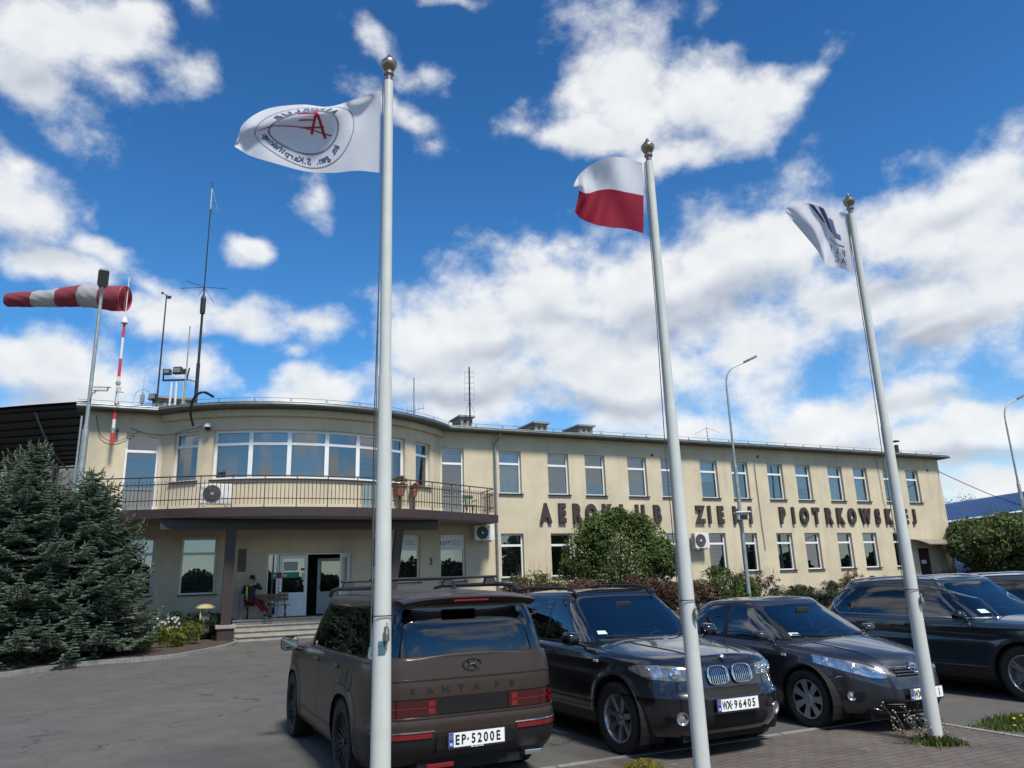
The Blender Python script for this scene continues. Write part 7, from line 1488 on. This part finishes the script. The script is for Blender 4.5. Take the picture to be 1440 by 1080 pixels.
def fl(root, H_, Z):
    q = MB(); [q.tube([(x, 0, 0), (x*.8, 0, H_*.7)], .045, 8) for x in (-.12, .12)]; q.tube([(.42, 0, 0), (.40, 0, H_*.7)], .03, 6); q.build('post', M['pw'], root)
    q = MB(); q.box((.0, 0, H_*.73), (.95, .12, .05)); q.tube([(-.45, 0, H_*.73), (-.48, 0, H_*.95)], .03, 6); q.tube([(.5, 0, H_*.70), (.58, 0, H_*.95)], .03, 6); q.build('crossbar', M['black'], root)
    for x, z, s_ in ((-.28, .88, .8), (.14, .90, 1.05), (-.78, .42, .9)):
        q = MB(); q.box((x, -.05, H_*z), (.36*s_, .22, .28*s_), top=.85); o = q.build('floodlight', M['black'], root, bevel=.02); q = MB(); q.box((x, -.165, H_*z), (.26*s_, .01, .18*s_)); q.build('lamp_glass', M['grey'], o)
    q = MB(); q.tube([(-.78, 0, 0), (-.78, 0, H_*.4)], .02, 6); q.build('bracket', M['black'], root)
mast('floodlight_stand', 'cluster of black floodlights on white posts on the roof', (243, 560), (243, 514), -1.7, fl, 'floodlight', None)
def loop(root, H_, Z):
    q = MB(); q.tube([(.33*math.cos(a), 0, H_*.55+.33*math.sin(a)) for a in np.linspace(0, 2*math.pi, 25)], .01, 5, cap=False); q.tube([(0, 0, 0), (0, 0, H_*.75)], .025, 6); q.tube([(0, 0, H_*.6), (0, 0, H_*1.25)], .008, 4); q.box((0, 0, H_*.5), (.13, .1, .35)); q.build('loop', M['steel'], root)
    q = MB(); q.tube([(-.35, 0, 0), (-.35, 0, .35), (.95, 0, .38)], .02, 5); q.build('rail', M['steel'], root)
mast('loop_antenna', 'small round loop antenna at the left end of the roof', (200, 562), (201, 540), -1.0, loop, 'antenna', None)
def m5(root, H_, Z):
    q = MB(); q.lathe([(.035, 0), (.03, H_)], n=8); q.build('mast', M['steel'], root); q = MB(); z = H_*.42; q.tube([(-.32, 0, z-.12), (.5, 0, z+.05)], .015, 5)
    for k in range(5): x = -.3+.18*k; q.tube([(x, -.2, z-.11+.04*k), (x, .2, z-.11+.04*k)], .008, 4); q.tube([(x, 0, z-.3+.04*k), (x, 0, z+.1+.04*k)], .008, 4)
    q.build('yagi_antenna', M['steel'], root)
mast('television_antenna', 'short mast with a small bow antenna behind the curved roof', (582, 583), (579, 531), -1.5, m5)
def m6(root, H_, Z):
    q = MB(); q.lathe([(.045, 0), (.035, H_)], n=8); q.build('mast', M['black'], root); q = MB()
    for k in range(6): z = H_*(.55+.075*k); q.tube([(-.24, 0, z), (.24, 0, z)], .008, 4); q.tube([(-.2, .05, z+.08), (.2, .05, z+.08)], .006, 4)
    q.tube([(-.24, 0, H_*.55), (-.24, 0, H_*.93)], .006, 4); q.tube([(.24, 0, H_*.55), (.24, 0, H_*.93)], .006, 4)
    [q.tube([(0, 0, H_*.55), (dx, 0, H_*.36)], .01, 4) for dx in (-.25, .25)]; q.build('grid_antenna', M['steel'], root)
mast('television_antenna', 'mast with a grid antenna next to the small roof chimney', (661, 590), (659, 516), -3.0, m6)
def m7(root, H_, Z):
    q = MB(); q.lathe([(.02, 0), (.02, H_)], n=6); q.tube([(-.7, 0, H_*.7), (0, 0, H_*.95), (.75, 0, H_*.72)], .01, 4); [q.lathe([(.035, H_*(.3+.15*k)), (.035, H_*(.34+.15*k))], n=6) for k in range(4)]; q.build('mast', M['steel'], root)
mast('wire_antenna', 'tiny wire antenna on the wing roof left of the street lamp', (995, 614), (994, 600), -2.0, m7)
# dome camera and cables on the bay
s_, z_ = FP(283, 597, 1.75); th = math.atan2(s_-BC[0], 1.75-BC[1]); p = FW(BC[0]+(BR+.18)*math.sin(th), BC[1]+(BR+.18)*math.cos(th), z_); T_ = empty('dome_camera', p, BA-th, 'white dome camera with black bubble left of the curved window band', 'camera')
q = MB(); q.lathe([(.0, .16), (.09, .15), (.13, .08), (.13, -.01), (.12, -.02)], n=20); q.box((0, .10, .04), (.14, .18, .2)); q.build('housing', M['acwhite'], T_, smooth=40); q = MB(); q.lathe([(.115, -.02), (.105, -.09), (.06, -.14), (0, -.155)], n=20); q.build('dome_glass', M['gloss'], T_, smooth=True)
def wire(name, pts, r, label, cat='cable', m='black'):
    q = MB(); q.tube(smooth_path([FW(*p) for p in pts], 8), r, 6); return q.build(name, M[m], None, smooth=True, label=label, cat=cat)
wire('cable_loop', [(FP(300, 567, 2.5)[0], 2.3, 8.25), (FP(285, 562, 2.6)[0], 2.55, 8.33), (FP(272, 568, 2.3)[0], 2.35, 8.15), (FP(268, 585, 1.9)[0], 1.75, 7.75), (FP(272, 600, 1.5)[0], 1.5, 7.35)], .045, 'thick black cable looping from the roof edge down to the dome camera')
wire('hanging_cable', [(-15.4, .06, 7.85), (-15.2, .08, 7.15), (-14.7, .06, 6.95), (-14.0, .05, 7.35)], .012, 'thin slack cable hanging on the wall near the windsock mast')
wire('wall_cable', [(-14.3, .05, 7.45), (-13.6, .05, 7.25), (-13.0, .45, 7.22), (-12.4, .95, 7.32), (-12.0, 1.2, 7.42)], .010, 'thin cable sagging along the wall from the mast to the dome camera')
s_, z_ = FP(165, 605, .15); q = MB(); q.lathe([(0, .05), (.06, .05), (.06, -.05), (0, -.05)], FW(s_, .16, z_), M=NN.to_track_quat('Z', 'Y').to_matrix()); q.tube([FW(s_, 0, z_-.12), FW(s_, .14, z_-.05)], .02, 6); q.build('wall_camera', M['black'], None, label='small black camera on the wall beside the windsock mast', cat='camera')
pw0 = FW(28.3, .0, 7.29); pw1 = at(1600, 745, 34); q = MB(); q.tube([pw0.lerp(pw1, u)+Vector((0, 0, -.55*math.sin(u*math.pi))) for u in np.linspace(0, 1, 20)], .022, 5); q.build('overhead_cable', M['black'], None, smooth=True, label='black overhead cable running from the building corner to the right', cat='cable')
# balcony things
def ball(t_, z_): return t_
cs, cz = FP(665, 712, 1.35); T_ = empty('garden_chair', FW(cs, 1.0, LZ+.01), BA, 'green plastic chair at the right end of the balcony', 'chair'); gm = mat('green_plastic', (.018, .10, .06), .45)
q = MB(); q.box((0, 0, .42), (.50, .46, .035)); q.build('seat', gm, T_, bevel=.01); q = MB(); q.box((0, .22, .82), (.48, .03, .14)); [q.box((x, .22, .62), (.035, .03, .42)) for x in (-.2, -.07, .07, .2)]; q.build('backrest', gm, T_)
for x in (-.22, .22):
    for y in (-.2, .2): q = MB(); q.box((x, y, .21), (.045, .045, .42)); q.build('leg', gm, T_)
    q = MB(); q.box((x*1.08, 0, .64), (.05, .44, .03)); q.tube([(x*1.08, -.2, .64), (x*1.0, -.2, .42)], .018, 6); q.build('armrest', gm, T_)
terra = mat('terracotta', (.28, .10, .055), .8)
for (px, lab, n) in ((571, 'larger terracotta pot with a red-green plant on the balcony sill', 1.2), (602, 'smaller terracotta pot with a red-green plant on the balcony sill', .85)):
    s_, _ = FP(px, 680, 2.2); th = math.atan2(s_-BC[0], 2.2-BC[1]); p = FW(BC[0]+(BR+.22)*math.sin(th), BC[1]+(BR+.22)*math.cos(th), 5.02); T_ = empty('potted_plant', p, 0, lab, 'plant', 'potted plants on the balcony'); q = MB(); q.lathe([(0, 0), (.13*n, 0), (.20*n, .28*n), (.215*n, .28*n), (.215*n, .33*n), (.18*n, .33*n), (.17*n, .28*n), (0, .27*n)], n=16); q.build('pot', terra, T_, smooth=35)
    V, F = crown([(0, 0, .48*n, .26*n, .22*n, .20*n)], 420, .04, .4); mesh_np('leaves', V, F, M['leaf'], T_); V, F = crown([(0.05, -.05, .52*n, .24*n, .2*n, .16*n)], 60, .03, .2); mesh_np('blooms', V, F, M['red'], T_)
    q = MB(); q.box((0, 0, -.30*1), (.10, .10, .60)); q.build('stand', M['iron'], T_)
# texts on the two shop windows
for (o, first) in ((opG[2], 'T'), (opG[3], 'LOT')):
    a, b, c, d = o; z0 = c+(d-c)*.70+.03; q = MB(); fbox(q, Fl, a+.06, b-.06, -DEP+.045, -DEP+.064, z0+.02, d-.08); bd = q.build('sign_board', M['white'], bld)
    v, f = text_mesh(first, .26, 0, .006, sx=1.0, align='RIGHT' if first == 'T' else 'LEFT'); q = MB(); x0 = (b-.72) if first == 'T' else a+.02; q.add([Fl(x0+p[0]*.9+.25*p[1]*.6, -DEP+.066, z0+.14+p[1]*.75) for p in v], f); q.build('lettering', M['flagnavy'], bd, fix=False)
    q = MB(); [q.quad(Fl(b-.62, -DEP+.067, z0+.14+.07*k), Fl(b-.14-.05*k, -DEP+.067, z0+.14+.07*k), Fl(b-.14-.05*k, -DEP+.067, z0+.16+.07*k), Fl(b-.62, -DEP+.067, z0+.16+.07*k)) for k in range(3)]; q.build('faint_lines', M['flaggrey'], bd, fix=False)
# ---------------------------------------------------------------- neighbours: arched canopy at the left, blue roof at the right
root = empty('arched_canopy', at(60, 600, 30), 0, 'dark arched canopy roof with purlins behind the left end of the building', 'canopy'); c0 = at(60, 600, 30)
M['membrane'] = mat('dark_membrane', (.060, .066, .080), .6, var=.15, scale=.6)
def CN(u, v):                                                         # u: left to right, v: near edge to far edge
    n_ = [at(-260, 622, 29), at(-120, 592, 29), at(0, 577, 29), at(126, 567.5, 29.5)]; f_ = [at(-260, 690, 50), at(-120, 672, 50), at(0, 661, 50), at(126, 654, 50)]
    a = catm([np.array(p) for p in n_], u); b = catm([np.array(p) for p in f_], u); return Vector(a*(1-v)+b*v)
q = MB(); q.grid([[CN(u, v)-c0 for u in np.linspace(0, 1, 25)] for v in np.linspace(0, 1, 9)]); q.grid([[CN(u, v)-c0+Vector((0, 0, .12)) for u in np.linspace(0, 1, 25)] for v in np.linspace(0, 1, 9)]); q.build('roof_sheet', M['membrane'], root, smooth=True, fix=False)
for v in np.linspace(0.02, 1, 11): q = MB(); q.tube([CN(u, v)-c0-Vector((0, 0, .10)) for u in np.linspace(0, 1, 25)], .055, 5); q.build('purlin', M['trim'], root)
for u in (.30, .55, .80, .995): q = MB(); q.tube([CN(u+(0 if u > .9 else .12*v), v)-c0-Vector((0, 0, .25)) for v in np.linspace(0, 1, 10)], .06, 5); q.build('rafter', M['trim'], root)
for x in (-150, 20, 80, 120): pt = at(x, 655, 49.5); q = MB(); q.box((pt.x-c0.x, pt.y-c0.y, pt.z/2-c0.z), (.25, .25, pt.z)); q.build('post', M['grey'], root)
wa, wb = at(-300, 700, 52), at(128, 700, 52); zt_ = at(60, 657, 52).z; root = empty('store_building', wa, 0, 'plain grey wall under the arched canopy at the left', 'building'); q = MB(); q.box(((wb.x-wa.x)/2, .5, zt_/2-wa.z), (wb.x-wa.x, 1.0, zt_)); q.build('wall', mat('grey_cladding', (.16, .16, .155), .8, var=.1), root)
M['blueroof'] = mat('blue_sheet', (.022, .055, .15), .45, metal=.2, var=.12, scale=.8); M['bluewall'] = mat('blue_wall', (.012, .035, .10), .6, var=.15, scale=.5)
e0_, e1_ = at(1328, 733, 60), at(1560, 700, 74); r0_, r1_ = at(1322, 710, 66), at(1560, 672, 80); rt = empty('blue_roofed_hall', (e0_.x, e0_.y, 0), 0, 'hall with a blue sheet-metal roof behind the hedge at the right', 'building'); o_ = Vector((e0_.x, e0_.y, 0)); q = MB()
rows = [[e0_.lerp(e1_, u).lerp(r0_.lerp(r1_, u), v)-o_ for u in np.linspace(0, 1, 50)] for v in (0, .5, 1)]; q.grid(rows); 
for i in range(90): a, b = e0_.lerp(e1_, i/90)-o_, r0_.lerp(r1_, i/90)-o_; q.tube([a+Vector((0, 0, .04)), b+Vector((0, 0, .02))], .03, 4)
q.build('roof', M['blueroof'], rt, fix=False); q = MB(); a, b = e0_-o_+Vector((.3, .6, 0)), e1_-o_+Vector((0, .6, 0)); q.quad((a.x, a.y, 0), (b.x, b.y, 0), (b.x, b.y, b.z-.1), (a.x, a.y, a.z-.1)); q.quad((a.x, a.y, 0), (a.x-1, a.y+7, 0), (a.x-1, a.y+7, r0_.z), (a.x, a.y, a.z-.1)); q.build('wall', M['bluewall'], rt, fix=False)
# ---------------------------------------------------------------- litter bin, bench, post, person
p = gp(285.5, 903); T_ = empty('litter_bin', p, BA, 'grey litter bin with a yellow mushroom cap in the flower bed', 'litter bin'); q = MB(); q.prism([(-.15, -.12), (.15, -.12), (.18, .0), (.12, .12), (-.12, .12), (-.18, 0)], .30, .98); q.build('bin_body', M['grey'], T_, bevel=.01)
q = MB(); q.tube([(-.16, -.15, 0), (-.16, -.15, 1.22)], .025, 8); q.build('post', M['cream'] if 'cream' in M else M.setdefault('cream', mat('pale_yellow', (.62, .55, .26), .5)), T_); q = MB(); q.tube([(.0, 0, .95), (.0, 0, 1.15)], .10, 10); q.lathe([(.0, 1.30), (.20, 1.27), (.33, 1.17), (.33, 1.13), (0, 1.14)], n=8); q.build('cap', M['cream'], T_)
FZ = .785
s0, _ = FP(344, 850, .75); s1, _ = FP(408, 850, .75); bw = (s1-s0)*K; T_ = empty('bench', FW((s0+s1)/2, .50, FZ), BA, 'wooden bench with curved black iron legs on the entrance steps', 'bench')
for k in range(4): q = MB(); q.box((0, -.20+.115*k, .45), (bw, .095, .035)); q.build('seat_slat', M['wood'], T_, bevel=.006)
for k in range(2): q = MB(); q.box((0, .22+.03*k, .66+.14*k), (bw, .03, .115)); q.build('backrest_slat', M['wood'], T_, bevel=.006)
for sx in (-1, 1):
    x = sx*(bw/2-.14); q = MB(); q.tube(smooth_path([(x, -.24, 0), (x, -.12, .16), (x, .02, .24), (x, .10, .40), (x, .16, .45)], 5), .018, 6); q.tube(smooth_path([(x, .24, 0), (x, .10, .14), (x, -.04, .24), (x, -.14, .36), (x, -.24, .43)], 5), .018, 6); q.tube(smooth_path([(x, .14, .44), (x, .22, .58), (x, .27, .88)], 5), .018, 6); q.tube([(x, -.24, .43), (x, .16, .43)], .016, 6); q.build('iron_leg', M['trim'], T_)
s_, z_ = FP(338, 862, .9); q = MB(); q.box((0, 0, .42*K), (.16, .07, 1.16)); q.build('handrail_post', M['grey'], None, bevel=.01, label='flat grey post at the left end of the bench on the steps', cat='post').location = FW(s_, 1.0, FZ-.12)
# the man on the bench: a skinned body in the bench frame
hs, _ = FP(353, 850, .75); man = empty('person', FW(hs, .50, FZ), BA, scale=1.1, label= 'man in dark jacket and maroon trousers sitting on the bench with a phone', cat='person')
def skin(name, verts, edges, rad, m, parent, sub=2, smooth=True):
    me = bpy.data.meshes.new(name); me.from_pydata(verts, edges, []); o = bpy.data.objects.new(name, me); COL.objects.link(o); md = o.modifiers.new('s', 'SKIN'); md.use_smooth_shade = True
    for i, sv_ in enumerate(me.skin_vertices[0].data): r = rad[i]; sv_.radius = r if isinstance(r, tuple) else (r, r); sv_.use_root = (i == 0)
    if sub: s2 = o.modifiers.new('u', 'SUBSURF'); s2.levels = sub; s2.render_levels = sub
    bpy.context.view_layer.update(); dg = bpy.context.evaluated_depsgraph_get(); nm = bpy.data.meshes.new_from_object(o.evaluated_get(dg)); bpy.data.objects.remove(o); nm.materials.clear(); nm.materials.append(m); nm.name = name
    nm.polygons.foreach_set('use_smooth', [True]*len(nm.polygons)); o = bpy.data.objects.new(name, nm); COL.objects.link(o); o.parent = parent; KIDS.setdefault(parent.name, []).append(o); return o
skinm = mat('skin', (.52, .31, .22), .6); navy = mat('navy_jacket', (.020, .022, .038), .85, var=.2, scale=12); maroon = mat('maroon_trousers', (.13, .010, .026), .85, var=.2, scale=10); vest = mat('vest_yellow', (.50, .62, .04), .7); hairm = mat('dark_hair', (.015, .012, .010), .8); shoe = mat('dark_shoes', (.025, .022, .02), .6)
# x right along the wall, y away from the wall is negative, z up
J = dict(pel=(0, .02, .56), spine=(.0, .10, .78), chest=(.0, .13, .96), neck=(.01, .13, 1.13), head=(.03, .10, 1.27),
 lsh=(-.19, .12, 1.04), lel=(-.26, .04, .80), lwr=(-.15, -.10, .66), rsh=(.20, .10, 1.04), rel=(.33, -.10, .95), rwr=(.17, -.06, 1.16),
 lhip=(-.09, .0, .55), lkn=(.12, -.42, .58), lan=(.36, -.72, .20), rhip=(.10, .0, .55), rkn=(.30, -.40, .57), ran=(.50, -.66, .17))
def chain(*n): return [J[k] for k in n]
names = ['pel', 'spine', 'chest', 'neck', 'lsh', 'lel', 'lwr', 'rsh', 'rel', 'rwr', 'lhip', 'lkn', 'lan', 'rhip', 'rkn', 'ran']; ix = {n: i for i, n in enumerate(names)}
E_ = [('pel', 'spine'), ('spine', 'chest'), ('chest', 'neck'), ('chest', 'lsh'), ('lsh', 'lel'), ('lel', 'lwr'), ('chest', 'rsh'), ('rsh', 'rel'), ('rel', 'rwr'), ('pel', 'lhip'), ('lhip', 'lkn'), ('lkn', 'lan'), ('pel', 'rhip'), ('rhip', 'rkn'), ('rkn', 'ran')]
rad = dict(pel=(.13, .10), spine=(.13, .10), chest=(.14, .10), neck=.05, lsh=.05, lel=.038, lwr=.026, rsh=.05, rel=.038, rwr=.026, lhip=.08, lkn=.055, lan=.035, rhip=.08, rkn=.055, ran=.035)
hv = [J[n] for n in names]; he = [(ix[a], ix[b]) for a, b in E_]; hr = [rad[n] for n in names]
nv = len(hv); hv += [(.015, .125, 1.17), (.03, .10, 1.24), (.035, .09, 1.32)]; he += [(ix['neck'], nv), (nv, nv+1), (nv+1, nv+2)]; hr += [.050, (.078, .088), (.080, .090)]
body = skin('body', hv, he, hr, skinm, man)
def torso(names_, scale, m, nm, extra=None):
    v = [J[n] for n in names_]; id_ = {n: i for i, n in enumerate(names_)}; e = [(id_[a], id_[b]) for a, b in E_ if a in id_ and b in id_]; r = [tuple(x*scale+.012 for x in rad[n]) if isinstance(rad[n], tuple) else rad[n]*scale+.012 for n in names_]; return skin(nm, v, e, r, m, man)
torso(['spine', 'pel', 'chest', 'lsh', 'lel', 'lwr', 'rsh', 'rel', 'rwr'], 1.12, navy, 'jacket'); torso(['pel', 'lhip', 'lkn', 'lan', 'rhip', 'rkn', 'ran'], 1.12, maroon, 'trousers')
for n, dx in (('lan', .08), ('ran', .08)): a = Vector(J[n]); skin('shoe', [tuple(a+Vector((0, .02, -.09))), tuple(a+Vector((dx, -.13, -.08))), tuple(a+Vector((dx*1.5, -.21, -.09)))], [(0, 1), (1, 2)], [.055, .05, .036], shoe, man, 1)
q = MB(); 
for (x0, x1) in ((-.165, -.105),): q.grid([[(x0+(x1-x0)*u, -.035+.10*(1-z)*0-.02*math.sin(u*3)+ (.02 if z > .5 else .0), .62+.44*z) for u in np.linspace(0, 1, 5)] for z in np.linspace(0, 1, 7)])
q.grid([[(-.21, -.0+.07*u, .62+.10*z) for u in np.linspace(0, 1, 5)] for z in np.linspace(0, 1, 5)]); q.build('vest', vest, man, smooth=True, fix=False)
q = MB(); q.tube([(-.165, -.050, .80), (-.13, -.058, .80), (-.105, -.055, .80)], .010, 5); q.build('vest_stripe', M['acwhite'], man)
hd = Vector((.035, .095, 1.30)); q = MB(); q.lathe([(.0, .128), (.05, .118), (.085, .075), (.094, .03), (.09, -.01), (.075, -.045)], hd+Vector((0, .018, .005)), n=18); q.build('hair', hairm, man, smooth=True)
fd = Vector((.35, -.94, 0)).normalized(); sd = Vector((fd.y, -fd.x, 0))*-1
q = MB(); [q.box(hd+fd*.088+sd*(s_*.034)+Vector((0, 0, .012)), (.052, .016, .030), rz=math.atan2(sd.y, sd.x)) for s_ in (-1, 1)]; q.tube([hd+fd*.09+sd*-.06+Vector((0, 0, .018)), hd+fd*.09+sd*.06+Vector((0, 0, .018))], .006, 5); q.build('sunglasses', M['gloss'], man)
q = MB(); q.lathe([(0, -.03), (.013, -.022), (.010, .01), (0, .03)], hd+fd*.096+Vector((0, 0, -.018)), n=8); [q.lathe([(0, -.028), (.012, -.01), (.014, .016), (0, .03)], hd+sd*(s_*.083)+Vector((0, .01, -.01)), n=8) for s_ in (-1, 1)]; q.build('nose_and_ears', skinm, man, smooth=True)
q = MB(); q.tube([hd+fd*.088+sd*-.025+Vector((0, 0, -.052)), hd+fd*.094+Vector((0, 0, -.055)), hd+fd*.088+sd*.025+Vector((0, 0, -.052))], .006, 5); q.build('mouth', mat('lips', (.28, .11, .09), .6), man)
def hand(nm, wr, d, up_, curl):
    wr, d, up_ = Vector(wr), Vector(d).normalized(), Vector(up_).normalized(); sdv = d.cross(up_).normalized(); up_ = sdv.cross(d); V = [tuple(wr), tuple(wr+d*.045), tuple(wr+d*.085)]; E2 = [(0, 1), (1, 2)]; r = [.024, (.034, .018), (.036, .017)]
    for k, ln in enumerate((.060, .072, .068, .054)):
        o = sdv*(.030-.020*k); b = len(V); p = wr+d*.09+o; V.append(tuple(p)); V.append(tuple(p+d*ln*.45*math.cos(curl*.5)-up_*ln*.45*math.sin(curl*.5))); q_ = Vector(V[-1]); V.append(tuple(q_+d*ln*.55*math.cos(curl*1.4)-up_*ln*.55*math.sin(curl*1.4))); E2 += [(2, b), (b, b+1), (b+1, b+2)]; r += [.0095, .0088, .0072]
    b = len(V); p = wr+d*.035+sdv*.030; V += [tuple(p), tuple(p+sdv*.022+d*.03-up_*.01), tuple(p+sdv*.022+d*.058-up_*.025)]; E2 += [(1, b), (b, b+1), (b+1, b+2)]; r += [.012, .010, .008]
    return skin(nm, V, E2, r, skinm, man, 1)
hand('hand', J['lwr'], (.7, -.45, -.45), (0, -.3, 1), .5); hand('hand', J['rwr'], (-.35, .15, .9), (.9, -.35, .2), 1.0)
ph = MB(); m = Matrix.Rotation(R(-22), 3, 'Y') @ Matrix.Rotation(R(15), 3, 'X'); ph.box((0, 0, 0), (.012, .072, .15), M=m); o = ph.build('phone', M['gloss'], None, bevel=.003, label='black phone the seated man holds at his ear', cat='phone'); o.matrix_world = Matrix.Translation(FW(hs, .50, FZ)) @ Matrix.Rotation(BA, 4, 'Z') @ Matrix.Scale(1.1, 4) @ Matrix.Translation((.135, .03, 1.25))
